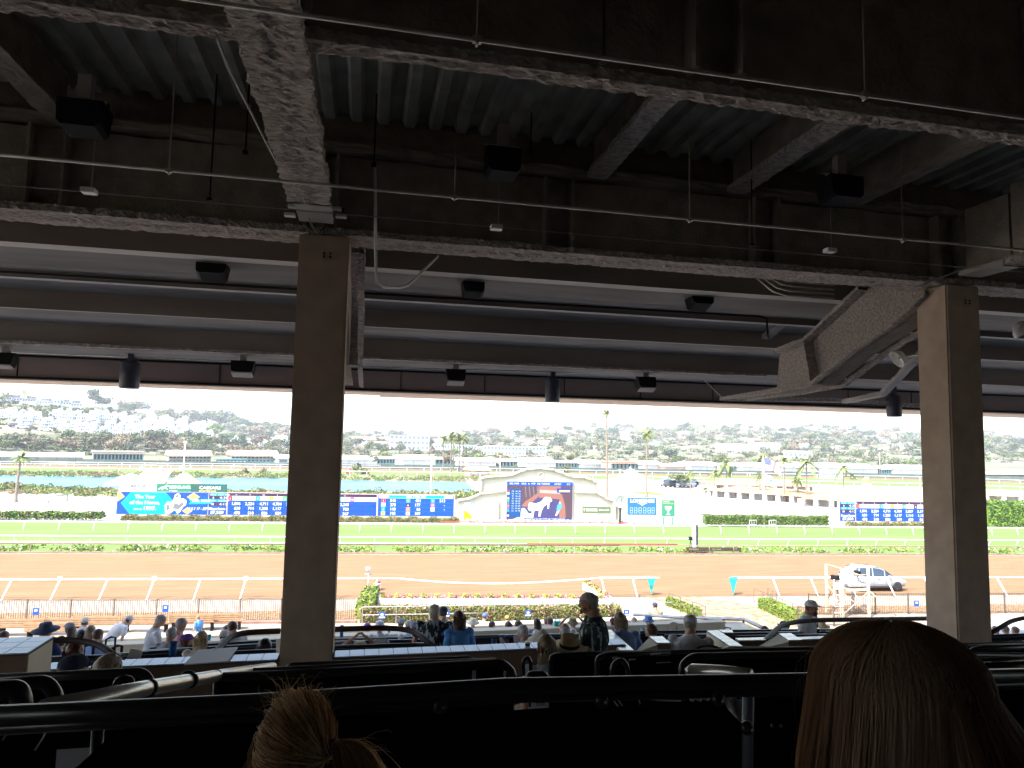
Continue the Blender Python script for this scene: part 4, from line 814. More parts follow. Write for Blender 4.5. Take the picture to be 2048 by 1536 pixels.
# finish post with camera, near the turf rail
p = G(1388, 1106); R = empty('finish_post', p, 'tall white finish post with a dark mirror board beside the turf rail', 'post')
mb = MB(); mb.box(p+Vector((0, 0, 1.55)), (0.28, 0.25, 3.1), whitep, rz=-TA); mb.build('post', R)
mb = MB(); mb.box(p+Vector((0.42, 0.4, 1.6)), (0.3, 0.2, 1.9), mat('dark_mirror', (0.05, 0.05, 0.08), 0.2, spec=0.6), rz=0.3); mb.build('mirror_board', R)
mb = MB(); mb.box(p+Vector((0.7, 0.1, 0.28)), (1.1, 0.6, 0.35), whitep); mb.build('base_box', R)
mb = MB(); mb.tube([p+Vector((-0.5, 0, 0)), p+Vector((-0.35, 0, 1.2))], 0.03, black); mb.tube([p+Vector((-0.15, 0, 0)), p+Vector((-0.35, 0, 1.2))], 0.03, black); mb.box(p+Vector((-0.35, 0, 1.35)), (0.25, 0.3, 0.3), black); mb.build('camera_stand', label='black camera on a small stand left of the finish post', cat='camera', org=p+Vector((-0.4, 0, 0)))
# brown plank sign lying along the verge
ua, ub = TU(1373, 62.3), TU(1480, 62.3); b = Board(ua, 62.25, 0.22, ub-ua, 0.36); R = empty('plank_sign', b.p(0, 0, 0), 'long brown plank sign with faint pale lettering on the verge', 'sign'); body(b, R, 'plank', mat('sign_brown', (0.06, 0.045, 0.03), 0.7), 0.1, 0)
mb = MB(); tn = mat('tan_ink', (0.4, 0.33, 0.22), 0.7); b.txt(mb, 'FINISH', 0.2, 0.1, 0.17, tn, width=0.9, k=2); b.txt(mb, 'DEL MAR', b.w*0.46, 0.1, 0.15, tn, width=0.9, k=2); b.txt(mb, 'CTT', b.w*0.85, 0.1, 0.17, tn, width=0.4, k=2); mb.build('lettering', R)
# barrier frames near the sponsor board and hedge
for pa, lab in ((1357, 'thin metal barrier frame right of the green board'), (1385, 'thin metal barrier frame left of the square hedge'), (1497, 'low white barrier frame before the square hedge, left of the flagpole'), (1536, 'low white barrier frame before the square hedge, right of the flagpole')):
    o = T(TU(pa, 82.4), 82.9 if pa < 1400 else 82.3, 0); e = Vector((cos(TA), -sin(TA), 0)); mb = MB(); m = galv if pa < 1400 else whitep; L = 1.3 if pa < 1400 else 0.9; hh = 1.25 if pa < 1400 else 0.9
    mb.tube([o, o+Vector((0, 0, hh)), o+e*L+Vector((0, 0, hh)), o+e*L], 0.035, m, n=5); mb.tube([o+Vector((0, 0, 0.35)), o+e*L+Vector((0, 0, 0.35))], 0.03, m, n=5)
    for k in (1, 2): mb.tube([o+e*L*k/3, o+e*L*k/3+Vector((0, 0, hh))], 0.015, m, n=4)
    mb.build('barrier_frame', label=lab, cat='barrier', group='small barrier frames by the turf', org=o)

# ---------------------------------------------------------------- iron fence, flower boxes, apron things
def iron_fence(u0, u1, v, label, pan=2.15, h=1.25, z0=0.0, pick=0.115):
    R = empty('iron_fence', T(u0, v, 0), label, 'fence', 'dark iron picket fences on the apron')
    u = u0
    while u < u1-0.01:
        ue = min(u+pan, u1); mb = MB(); mb.tube([T(u, v, h-0.03), T(ue, v, h-0.03)], 0.022, ironf, n=4); mb.tube([T(u, v, 0.1), T(ue, v, 0.1)], 0.02, ironf, n=4)
        x = u+pick
        while x < ue-0.02: mb.tube([T(x, v, 0.08), T(x, v, h-0.02)], 0.015, ironf, n=4, cap=False); x += pick
        mb.build('picket_panel', R); mb = MB(); mb.box(T(u, v, h/2+0.02), (0.06, 0.06, h+0.04), ironf); mb.build('post', R); u = ue
iron_fence(-36, -4.1, 39.15, 'iron picket fence along the mulch bank at the left')
iron_fence(22.6, 60, 39.75, 'iron picket fence along the mulch strip at the right')
mb = MB(); mb.box(T(-20, 39.0, 0.06), (32, 0.3, 0.12), brownrail, rz=-TA); mb.build('kerb_board', label='low brown kerb board under the left iron fence', cat='kerb', org=T(-20, 39, 0))
bluesign = mat('blue_sign', (0.02, 0.08, 0.35), 0.6)
for px, py, lab in ((72, 1223, 'small blue sign on the iron fence, farthest left'), (331, 1217, 'small blue sign on the iron fence behind the standing man in white'), (764, 1231, 'small blue sign on the wire fence left of the man in the dark patterned shirt'), (893, 1228, 'small blue sign on the wire fence just behind the woman in blue'), (1056, 1227, 'small blue sign on the wire fence before the flower boxes'), (1253, 1226, 'small blue sign on the wire fence right of the flower boxes'), (1833, 1207, 'small blue sign on the right iron fence beside the column')):
    c = D(px, py, 39.0 if px < 700 else (36.6 if px < 1500 else 35.6)); R = empty('fence_sign', c, lab, 'sign', 'small blue fence signs'); mb = MB(); mb.box(c, (0.30, 0.03, 0.34), bluesign, rz=-TA); mb.build('plate', R)
    mb = MB(); mb.box(c+Vector((0, -0.02, 0.05)), (0.13, 0.02, 0.09), wi, rz=-TA)
    if 700 < px < 1300: mb.box(c+Vector((0, -0.02, -0.09)), (0.3, 0.02, 0.05), wi, rz=-TA)
    mb.build('symbol', R)
# winners enclosure: row of white planters with flowers, hedge and wire fence
plantw = mat('planter_white', (0.75, 0.74, 0.72), 0.7)
def planter(c, lab, L=1.0):
    R = empty('flower_box', c, lab, 'planter', 'white flower boxes round the winners enclosure'); e = Vector((cos(TA), -sin(TA), 0))
    mb = MB(); mb.box(c+Vector((0, 0, 0.2)), (L*0.86, 0.4, 0.40), plantw, rz=-TA); mb.box(c+Vector((0, 0, 0.43)), (L*0.93, 0.46, 0.06), plantw, rz=-TA); mb.build('box', R)
    mb = MB(); leaves(mb, 40, lambda: c+e*rw.uniform(-L*0.42, -L*0.1)+Vector((0, rw.uniform(-.15, .15), 0.5+rw.random()*0.22)), 0.13, [yel, leafB, leafY], [4, 2, 1])
    leaves(mb, 70, lambda: c+e*rw.uniform(-L*0.15, L*0.42)+Vector((0, rw.uniform(-.15, .15), 0.48+rw.random()*0.16)), 0.10, [leafR, leafP, leafA], [4, 4, 1]); mb.build('flowers', R)
nth = ['first', 'second', 'third', 'fourth', 'fifth', 'sixth', 'seventh', 'eighth', 'ninth', 'tenth', 'eleventh', 'twelfth', 'thirteenth', 'fourteenth', 'fifteenth', 'sixteenth', 'seventeenth']
for i in range(17):
    px = 772+i*27.1; p = G(px, 1212.5, 0); planter(Vector((p.x, p.y, 0)), 'white flower box, %s from the left in the long row' % nth[i], 0.86)
for i in range(4): p = G(751+i*1.0, 1206-i*8.5, 0); planter(p, 'white box of yellow flowers at the left corner, %s from the front' % nth[i], 0.5)
for i in range(6): p = G(1212-i*7.6, 1207-i*5.2, 0); planter(p, 'white box of yellow flowers at the right corner, %s from the front' % nth[i], 0.6)
def hedge2(name, pa, pb, d, h, label, mats, wts, n, size, sp=None):
    a, b_ = Vector(pa), Vector(pb); e = (b_-a); L = e.length; e.normalize(); s_ = Vector((-e.y, e.x, 0)); R = empty(name, (a+b_)/2, label, 'hedge'); mb = MB()
    def pos():
        t = rw.random()*L; k = rw.random(); c = a+e*t
        if k < .4: return c-s_*(d/2)+Vector((0, 0, rw.random()*h))
        if k < .8: return c+s_*rw.uniform(-d/2, d/2)+Vector((0, 0, h+rw.uniform(-.06, .06)))
        return c+s_*(d/2)+Vector((0, 0, rw.random()*h))
    leaves(mb, n, pos, size, mats, wts); mb.build('foliage', R); mb = MB(); mb.box((a+b_)/2+Vector((0, 0, h*0.46)), (L, d*0.8, h*0.92), mats[0], rz=atan2(e.y, e.x)); mb.build('inner_mass', R)
hedge2('flowering_hedge', G(722, 1242), G(1240, 1240), 0.9, 0.75, 'mixed red and green hedge in front of the flower boxes', [leafO, leafY, leafP, leafA], [6, 3, 1.2, 3], 9000, 0.12)
hedge2('flowering_hedge', G(727, 1238), G(742, 1198), 0.9, 0.8, 'short green hedge returning at the left of the flower boxes', [leafY, leafB, leafA, leafP], [4, 4, 2, 0.6], 2200, 0.13)
hedge2('path_hedge', G(1335, 1210), G(1400, 1236), 0.35, 0.5, 'narrow yellow-green hedge on the left of the sand path', [leafY, leafB], [4, 3], 1200, 0.1)
hedge2('path_hedge', G(1528, 1216), G(1600, 1250), 0.8, 0.6, 'rounded yellow-green hedge on the right of the sand path', [leafY, leafB, leafA], [5, 4, 1], 4000, 0.1)
def wires(name, pts, h, label, post=1.8, rails=(1.0, 0.6), m=galv):
    a, b_ = Vector(pts[0]), Vector(pts[1]); L = (b_-a).length; e = (b_-a)/L; R = empty(name, a, label, 'fence'); mb = MB()
    for k in rails: mb.tube([a+Vector((0, 0, h*k)), b_+Vector((0, 0, h*k))], 0.02, m, n=4)
    mb.build('rails', R); t = 0
    while t < L: mb = MB(); mb.tube([a+e*t, a+e*t+Vector((0, 0, h))], 0.022, m, n=4); mb.build('post', R); t += post
wires('wire_fence', (G(724, 1250), G(1345, 1238)), 0.95, 'thin wire fence in front of the mixed hedge', rails=(1.0, 0.55))
wires('path_fence', (G(1338, 1216), G(1412, 1246)), 0.9, 'sloping dark rail fence on the left of the sand path', post=1.2, rails=(1, 0.5), m=ironf)
wires('path_fence', (G(1508, 1206), G(1605, 1246)), 0.9, 'dark rail fence on the right of the sand path, nearest the path', post=1.0, rails=(1, 0.15), m=ironf)
wires('path_fence', (G(1536, 1204), G(1562, 1222)), 0.9, 'short dark rail fence beside the steps right of the sand path', post=0.8, rails=(1, 0.5), m=ironf)
iron_fence(20.5, 23.5, 37.2, 'short iron fence section just right of the bearded man', h=1.1)
# lamp standard on the apron
p = G(735, 1206); R = empty('apron_lamp', p, 'slim grey lamp standard with a white globe camera by the near rail', 'lamp post'); mb = MB(); mb.tube([p, p+Vector((0, 0, 2.0))], 0.035, galv); mb.tube([p+Vector((-0.25, 0, 1.72)), p+Vector((0.25, 0, 1.75))], 0.035, galv); mb.build('pole', R); mb = MB(); mb.ell(p+Vector((-0.05, 0, 2.05)), (0.16, 0.16, 0.14), whitep); mb.build('dome', R)
# scaffold camera tower with tripod, by the car
p = G(1712, 1236); R = empty('camera_tower', p, 'pale wooden camera tower with a ladder and platform in front of the car', 'tower'); woodp = mat('pale_timber', (0.62, 0.52, 0.38), 0.8, col2=(0.52, 0.42, 0.3), scale=4)
def q(x, y, z): return p+Vector((x, y, z))
mb = MB()
for x in (-0.9, 0.9):
    for y in (0, 1.4): mb.box(q(x, y, 1.45), (0.12, 0.12, 2.9), woodp)
mb.build('frame', R); mb = MB(); mb.box(q(0.25, 0.7, 1.62), (1.5, 1.3, 0.14), woodp); mb.box(q(0.3, 0.5, 1.85), (1.2, 0.9, 0.12), conc); mb.build('platform', R)
mb = MB()
for a, b_ in (((-0.9, 0, 0.2), (0.9, 0, 1.5)), ((0.9, 0, 0.2), (-0.9, 0, 1.5)), ((-0.9, 0, 2.9), (0.9, 0, 2.3)), ((-0.9, 1.4, 2.9), (0.9, 1.4, 2.4)), ((-0.9, 0, 2.5), (0.9, 0, 2.5)), ((-0.9, 0, 0.9), (-2.0, 0, 2.1)), ((0.9, 0, 2.9), (0.9, 1.4, 2.9)), ((0.9, 0, 1.6), (2.6, -0.2, 0.1)), ((-0.9, 0, 2.9), (-0.9, 1.4, 2.9))): mb.tube([q(*a), q(*b_)], 0.03, woodp, n=5)
mb.build('braces', R)
mb = MB()
for s_ in (0, 0.45): mb.tube([q(-1.6+s_, -0.1, 0.1), q(-1.2+s_, 0.3, 2.2)], 0.04, whitep, n=5)
for k in range(6): mb.tube([q(-1.53+k*0.07, -0.05+k*0.065, 0.35+k*0.33), q(-1.08+k*0.07, -0.05+k*0.065, 0.35+k*0.33)], 0.03, whitep, n=4)
mb.build('ladder', R)
for (px, py, Y, lab) in ((1670, 1155, 39.5, 'video camera on a tripod left of the camera tower'), (1712, 1146, 38.2, 'video camera standing on the camera tower')):
    c = D(px, py, Y); R = empty('video_camera', c, lab, 'camera', 'broadcast cameras'); mb = MB(); mb.box(c, (0.32, 0.45, 0.26), black, rz=0.5); mb.tube([c, c+Vector((0.25, 0.3, 0))], 0.09, black); mb.build('camera_body', R)
    mb = MB(); b0 = 0 if px < 1700 else 1.7
    for a in (0.3, 2.4, 4.5): mb.tube([c-Vector((0, 0, 0.1)), Vector((c.x+0.45*cos(a), c.y+0.45*sin(a), max(b0, c.z-1.5)))], 0.022, black, n=4)
    mb.build('tripod', R)
# ================================================================= CAR
carp = mat('silver_paint', (0.36, 0.39, 0.43), 0.3, 0.4, spec=0.6); glass = mat('car_glass', (0.03, 0.045, 0.06), 0.08, spec=0.8); tyre = mat('tyre', (0.03, 0.028, 0.027), 0.85); rim = mat('rim_metal', (0.35, 0.33, 0.32), 0.35, 0.8); trimb = mat('dark_trim', (0.04, 0.04, 0.045), 0.6)
def car(loc, rz, label, paint=carp, s=1.0, group=None, nm='parked_car', detail=True):
    R = empty(nm, loc, label, 'car', group, world=False, rz=rz); R.scale = (s, s, s)
    L, Wd = 4.7, 1.92
    st = [(-2.3, 0.42, 0.92, 0.80), (-2.25, 0.35, 1.05, 0.88), (-1.6, 0.30, 1.12, 0.95), (-0.6, 0.28, 1.10, 0.96), (0.5, 0.28, 1.08, 0.96), (1.2, 0.29, 1.04, 0.95), (1.8, 0.32, 0.96, 0.92), (2.2, 0.36, 0.84, 0.84), (2.36, 0.42, 0.70, 0.72)]
    mb = MB(); vs = []
    for x, z0, z1, hw in st:
        for y, z in ((-hw*0.9, z0), (-hw, z0+0.15), (-hw*1.0, (z0+z1)/2), (-hw*0.96, z1-0.08), (-hw*0.80, z1), (0, z1+0.03), (hw*0.80, z1), (hw*0.96, z1-0.08), (hw, (z0+z1)/2), (hw, z0+0.15), (hw*0.9, z0)): vs.append((x, y, z))
    k = 11; mb.add(vs, [(i*k+j, (i+1)*k+j, (i+1)*k+(j+1) % k, i*k+(j+1) % k) for i in range(len(st)-1) for j in range(k)]+[tuple(range(k)), tuple((len(st)-1)*k+j for j in range(k))[::-1]], paint, True)
    roof = [(-2.18, 1.10, 0.80), (-1.75, 1.60, 0.64), (-1.3, 1.70, 0.64), (-0.4, 1.74, 0.66), (0.3, 1.68, 0.64), (0.75, 1.50, 0.66), (1.32, 1.06, 0.80)]
    vs = []
    for x, z, hw in roof:
        for y, zz in ((-hw, z-0.04), (-hw*0.85, z), (0, z+0.03), (hw*0.85, z), (hw, z-0.04)): vs.append((x, y, zz))
    vs2 = [(x, sgn*0.86, 1.08) for sgn in (-1, 1) for x in (-2.18, 1.32)]
    mb.add(vs, [(i*5+j, (i+1)*5+j, (i+1)*5+j+1, i*5+j+1) for i in range(6) for j in range(4)], paint, True)
    mb.build('body', R)
    for sgn in (-1, 1):
        mb = MB(); top = [(x, sgn*(hw+0.01), z-0.05) for x, z, hw in roof]; bot = [(-2.12, sgn*0.86, 1.09), (-1.7, sgn*0.87, 1.1), (-1.3, sgn*0.88, 1.1), (-0.4, sgn*0.88, 1.09), (0.3, sgn*0.88, 1.08), (0.75, sgn*0.87, 1.07), (1.32, sgn*0.84, 1.05)]
        mb.add(top+bot, [(i, i+1, 8+i, 7+i) for i in range(6)], glass); mb.build('side_window', R)
    mb = MB(); mb.add([(-2.2, -0.78, 1.1), (-2.2, 0.78, 1.1), (-1.74, 0.62, 1.6), (-1.74, -0.62, 1.6)], [(0, 1, 2, 3)], glass); mb.build('rear_window', R); mb = MB(); mb.add([(1.34, -0.76, 1.06), (1.34, 0.76, 1.06), (0.74, 0.64, 1.53), (0.74, -0.64, 1.53)], [(0, 1, 2, 3)], glass)
    mb.build('windscreen', R)
    if detail:
        mb = MB()
        for sgn in (-1, 1):
            for x in (-1.42, -0.35, 0.62):
                t_ = interp([(-1.75, 1.6), (-1.3, 1.70), (-0.4, 1.74), (0.3, 1.68), (0.75, 1.5)], x); mb.tube([(x-0.08, sgn*0.9, 1.08), (x+0.02, sgn*0.67, t_-0.03)], 0.03, paint, n=4)
            mb.tube([(-1.7, sgn*0.62, 1.66), (0.2, sgn*0.62, 1.74)], 0.02, trimb, n=4)
        mb.build('pillars_and_rails', R)
        mb = MB()
        for sgn in (-1, 1): mb.box((-0.0, sgn*0.955, 0.36), (3.0, 0.03, 0.12), trimb)
        mb.build('sill', R)
        mb = MB()
        for sgn in (-1, 1):
            for x in (-0.45, 0.55): mb.box((x-0.5, sgn*0.965, 0.92), (0.22, 0.03, 0.035), trimb)
            for x in (-0.42, 0.62, -1.25): mb.box((x, sgn*0.963, 0.72), (0.012, 0.012, 0.55), trimb)
        mb.build('door_lines', R)
        for sgn in (-1, 1):
            mb = MB(); mb.box((0.85, sgn*1.02, 1.14), (0.14, 0.18, 0.14), paint); mb.build('wing_mirror', R)
            mb = MB(); mb.box((2.2, sgn*0.62, 0.72), (0.22, 0.32, 0.12), whitep); mb.build('headlight', R)
            mb = MB(); mb.box((-2.26, sgn*0.66, 0.93), (0.1, 0.36, 0.12), leafR); mb.build('tail_light', R)
        mb = MB(); mb.lathe([(0.13, 0), (0.16, 0.01), (0.13, 0.02)], (0.12, -0.97, 0.72), wi, n=14, R=Matrix.Rotation(radians(90), 3, 'X')); mb.build('door_emblem', R)
    for x in (-1.45, 1.5):
        for sgn in (-1, 1):
            mb = MB(); Rm = Matrix.Rotation(radians(90), 3, 'X'); c = (x, sgn*0.86, 0.37)
            mb.lathe([(0.24, -0.12), (0.35, -0.12), (0.37, -0.08), (0.37, 0.08), (0.35, 0.12), (0.24, 0.12)], c, tyre, n=20, R=Rm); w_ = mb.build('wheel', R)
            if detail:
                mb = MB(); mb.lathe([(0, -0.09), (0.25, -0.12), (0.25, 0.12), (0, 0.09)], c, rim, n=16, R=Rm)
                for a in range(6): mb.box((x+0.13*cos(a*pi/3), sgn*0.985, 0.37+0.13*sin(a*pi/3)), (0.22, 0.01, 0.05), trimb, R=Matrix.Rotation(-a*pi/3, 3, 'Y'))
                r_ = mb.build('rim', R); r_.parent = w_
    return R
a_, b_ = G(1706, 1181), G(1801, 1184); c_ = (a_+b_)/2+Vector((sin(TA), cos(TA), 0))*0.6
car((c_.x, c_.y, 0.03), -TA, 'silver sport utility car standing on the dirt track facing right', s=0.93, nm='silver_car')
cars = [((30, 856), 'dark'), ((45, 858), 'white'), ((62, 861), 'dark'), ((92, 864), 'white')]
for i, ((px, py), c) in enumerate(cars):
    p = hillpt(px, py)
    if p: car(p, 0.3, ['dark car parked first from the left on the hillside lot', 'white car parked second from the left on the hillside lot', 'dark car parked third from the left on the hillside lot', 'white car parked rightmost on the hillside lot'][i], paint=trimb if c == 'dark' else whitep, group='cars parked on the hillside lot', detail=False, s=1.2)
for i in range(7):
    p = G(1337+i*8.6, 972+(i % 2)*2.5); car(p, 0.2+0.1*i, 'parked car under the round tree in the infield, %s from the left' % nth[i], paint=[carp, trimb, whitep, carp, trimb, carp, trimb][i], group='cars parked under the infield tree', detail=False)

# ================================================================= TREES
def crown(mb, c, rx, rz_, n, size, mats, wts, rnd, lobes=7, fl=0.7):
    L = []
    for i in range(lobes):
        a = rnd.uniform(0, 2*pi); e = rnd.uniform(-0.5, 0.9); q_ = rnd.uniform(0.25, 0.75); L.append((c+Vector((cos(a)*rx*q_, sin(a)*rx*q_, e*rz_*0.6)), rnd.uniform(0.32, 0.6)))
    for _ in range(n):
        o, k = rnd.choice(L); d = Vector((rnd.gauss(0, 1), rnd.gauss(0, 1), rnd.gauss(0, 1))).normalized(); rr = rnd.random()**0.35
        p = o+Vector((d.x*rx*k*rr, d.y*rx*k*rr, d.z*rz_*k*rr)); a = Vector((rnd.gauss(0, 1), rnd.gauss(0, 1), rnd.gauss(0, 1))).normalized(); b = a.cross(d+Vector((0.01, 0, 0))).normalized()
        s_ = size*rnd.uniform(0.5, 1.5); m = rnd.choices(mats, wts)[0]
        mb.add([p-a*s_*0.5, p-b*s_*0.45, p+a*s_*0.5, p+b*s_*0.45], [(0, 1, 2, 3)], m)
def trunkset(mb, h, r, rx, rnd, m=None, k=4):
    m = m or barkm; mb.tube([(0, 0, -0.5), (0.02*h, 0, h*0.5), (0, 0.02*h, h)], [r, r*0.75, r*0.5], m, n=6)
    for i in range(k):
        a = rnd.uniform(0, 2*pi); z0 = h*rnd.uniform(0.5, 0.95); mb.tube([(0, 0, z0), (cos(a)*rx*0.3, sin(a)*rx*0.3, z0+h*0.25), (cos(a)*rx*0.6, sin(a)*rx*0.6, z0+h*0.45)], [r*0.45, r*0.3, r*0.15], m, n=5)
tg1 = mat('tree_green', (0.075, 0.11, 0.045), 0.9, spec=0.05); tg2 = mat('tree_olive', (0.14, 0.15, 0.07), 0.9, spec=0.05); tg3 = mat('tree_dark', (0.045, 0.07, 0.042), 0.9, spec=0.05); tg4 = mat('tree_dry', (0.23, 0.18, 0.12), 0.9, spec=0.05); tg5 = mat('tree_fresh', (0.16, 0.23, 0.06), 0.9, spec=0.05); tg6 = mat('tree_grey', (0.18, 0.19, 0.14), 0.9, spec=0.05)
PROT = {}
def mk_tree(kind, sd):
    rnd = random.Random(sd); R = bpy.data.objects.new('tree', None); nmk = {'round': 'leafy_tree', 'dark': 'dark_tree', 'dry': 'brown_tree', 'grey': 'eucalyptus_tree', 'bush': 'bush', 'fresh': 'bright_tree', 'reed': 'reed_clump'}[kind]
    R = bpy.data.objects.new(nmk, None); COL.objects.link(R); R['_o'] = [0., 0., 0.]
    sets = {'round': ([tg1, tg2, tg5], [5, 4, 1]), 'dark': ([tg3, tg1], [5, 3]), 'dry': ([tg4, tg2, barkm], [6, 2, 2]), 'grey': ([tg6, tg2, tg1], [5, 3, 2]), 'bush': ([tg2, tg1, tg4, tg5], [4, 3, 2, 2]), 'fresh': ([tg5, tg1], [5, 3]), 'reed': ([tg5, tg2, tg4], [3, 3, 4])}[kind]
    if kind in ('bush', 'reed'):
        mb = MB(); crown(mb, Vector((0, 0, 0.35)), 1.1, 0.75, 420, 0.30, *sets, rnd, 6); mb.build('crown', R)
    else:
        mb = MB(); crown(mb, Vector((0, 0, 0.64)), 0.5, 0.42, 750, 0.085, *sets, rnd, 9); mb.build('crown', R); mb = MB(); trunkset(mb, 0.45, 0.03, 0.5, rnd); mb.build('trunk', R)
    return R
ZN = [(780, 'just right of the left column'), (870, 'by the glass office'), (960, 'behind the five palms'), (1080, 'above the left half of the screen wall'), (1200, 'above the right half of the screen wall'), (1290, 'between the two tall palms'), (1420, 'above the green board'), (1500, 'left of the flag'), (1580, 'above the flag'), (1680, 'above the starting gate'), (1760, 'above the tractor'), (1850, 'beside the right column'), (3000, 'right of the right column')]
def zone(px):
    for x, s_ in ZN:
        if px < x: return s_
KL = {'round': 'leafy green tree', 'dark': 'dark green tree', 'dry': 'brownish dry tree', 'grey': 'grey-green tree', 'bush': 'scrubby bush', 'fresh': 'bright green tree'}
used_first = set()
for kd in KL:
    PROT[kd] = [mk_tree(kd, 11+i*7+len(kd)) for i in range(2 if kd in ('bush', 'fresh') else 3)]
rt = random.Random(3)
def put(kind, p, hgt, label, group, wide=1.0, cat=None):
    o = rt.choice(PROT[kind]); s_ = (hgt*wide*rt.uniform(0.85, 1.2), hgt*wide*rt.uniform(0.85, 1.2), hgt)
    if o.name not in used_first:
        used_first.add(o.name); o.location = p; o.rotation_euler.z = rt.uniform(0, 6); o.scale = s_; tag(o, label, cat or ('bush' if kind in ('bush', 'reed') else 'tree'), group); return o
    r = copy_tree(o, p, rt.uniform(0, 6), s_, label, group); r['category'] = cat or ('bush' if kind in ('bush', 'reed') else 'tree'); return r
def hpx(p, pxh): return (p-E0).dot(_f)*pxh/F
def tree_at(px, py, pxh, kind, label, group, wide=1.0, flat=False):
    p = G(px, py) if flat else hillpt(px, py)
    if p is None: return
    if flat: p.z = 0
    return put(kind, p+Vector((0, 0, -0.3)), hpx(p, pxh)/(1.0 if kind not in ('bush', 'reed') else 1.0), KL[kind]+' '+label, group, wide)
# named big trees on the left hill crest
for a in ((190, 815, 36, 'dark', 'standing tallest on the left crest', 1.2), (205, 818, 26, 'dark', 'right of the tallest one on the left crest', 1.3), (268, 826, 26, 'dry', 'on the crest above the white terraces', 1.5), (250, 824, 22, 'dry', 'leftmost of the brownish crest group', 1.4), (135, 803, 10, 'dark', 'far on the crest beside the flat roofs', 1.4), (378, 846, 30, 'dry', 'on the crest above the right end of the terraces', 1.2), (400, 850, 28, 'dark', 'in the middle of the crest group at the right', 1.2), (425, 852, 32, 'round', 'beside the gap left of the column', 1.2), (452, 856, 36, 'dark', 'highest of the clump left of the column', 1.1), (470, 862, 30, 'round', 'right flank of the clump left of the column', 1.2), (350, 842, 18, 'dry', 'low on the crest among roofs', 1.3), (320, 838, 20, 'dry', 'behind the upper terrace roofs', 1.3), (500, 868, 28, 'dark', 'on the slope behind the grey roofs', 1.2), (520, 868, 26, 'grey', 'between the two groups of grey roofed houses', 1.2), (545, 872, 30, 'round', 'nearest the left column on the slope', 1.2), (563, 870, 22, 'dark', 'half hidden by the left column', 1.2), (430, 876, 30, 'fresh', 'below the clump left of the column', 1.3), (455, 888, 24, 'fresh', 'at the foot of the clump left of the column', 1.3)):
    tree_at(a[0], a[1], a[2], a[3], a[4], None, a[5])
for i in range(34):
    px = rt.choice([rt.uniform(215, 330), rt.uniform(330, 585), rt.uniform(330, 585)]); tree_at(px, interp(SKY, px)+rt.uniform(0, 16)+(6 if px > 480 else 0), rt.uniform(16, 27), rt.choice(['dry', 'grey', 'round', 'dark', 'dark']), 'massed along the left crest, %s' % ('above the terraces' if px < 330 else 'over the right end of the terraces' if px < 430 else 'near the left column'), 'trees massed along the left crest', rt.uniform(1.1, 1.5))
# belt of trees along the low bluff behind the left barns
for i in range(64):
    px = 8+i*9.0+rt.uniform(-4, 4); py = 905+rt.uniform(-16, 3)+px*0.008
    seg_ = 'at the left edge' if px < 90 else 'above the warehouse' if px < 185 else 'above the first stable' if px < 290 else 'between the stables' if px < 340 else 'above the two storey stable' if px < 425 else 'next to the left column'
    tree_at(px, py, rt.uniform(24, 40) if 180 < px < 420 else rt.uniform(18, 30), rt.choice(['dry', 'grey', 'round', 'dry', 'dark', 'grey']), 'on the bluff '+seg_, 'trees on the bluff behind the left barns', rt.uniform(1.0, 1.5))
for i in range(42):   # scattered between the terraces
    px = rt.uniform(0, 470); py = interp([(0, 835), (100, 850), (250, 862), (470, 885)], px)+rt.uniform(-28, 26)
    tree_at(px, py, rt.uniform(6, 12), rt.choice(['round', 'dark', 'fresh', 'grey']), 'among the %s white terraced houses, %s' % ('left' if px < 120 else 'middle' if px < 300 else 'right', 'upper row' if py-px*.05 < 838 else 'middle row' if py-px*.05 < 852 else 'lower row'), 'trees among the white terraced houses', 1.4)
for i in range(30):
    px = rt.uniform(-10, 250); py = interp([(0, 812), (250, 832)], px)+rt.uniform(-4, 10)
    tree_at(px, py, rt.uniform(5, 9), rt.choice(['bush', 'bush', 'round']), 'on the green brow above the white terraces', 'scrub on the brow above the terraces', 0.9)
# right-hand hills: a wide scatter
for i in range(300):
    px = rt.uniform(680, 2060); top = interp(SKY, px); py = top+2+abs(rt.gauss(0, 1))*22 if rt.random() < .6 else rt.uniform(top+8, 922); py = min(py, 922)
    if 1050 < px < 1240 and py > 925: continue
    k = rt.choices(['dry', 'grey', 'round', 'dark', 'fresh'], [3, 4, 4, 4 if py < 880 else 2, 1])[0]
    tree_at(px, py, rt.uniform(11, 19)*(1.2 if py > 890 else 1.0), k, 'at the hill %s %s' % ('crest' if py < top+12 else 'middle' if py < top+34 else 'foot', zone(px)), 'trees on the far slopes', rt.uniform(1.0, 1.6))
for i in range(46):   # flat belt before the hill foot
    px = 690+i*25.5+rt.uniform(-9, 9); tree_at(px, interp([(690, 932), (1100, 934), (1850, 945), (2050, 948)], px)+rt.uniform(-6, 0), rt.uniform(16, 26), rt.choice(['dry', 'grey', 'round', 'fresh', 'dry']), 'behind the white barns, %s' % ('between the screen wall and the left column' if px < 950 else 'left of the flag' if px < 1500 else 'right of the flag'), 'trees behind the white barns', rt.uniform(1.0, 1.4), flat=True)
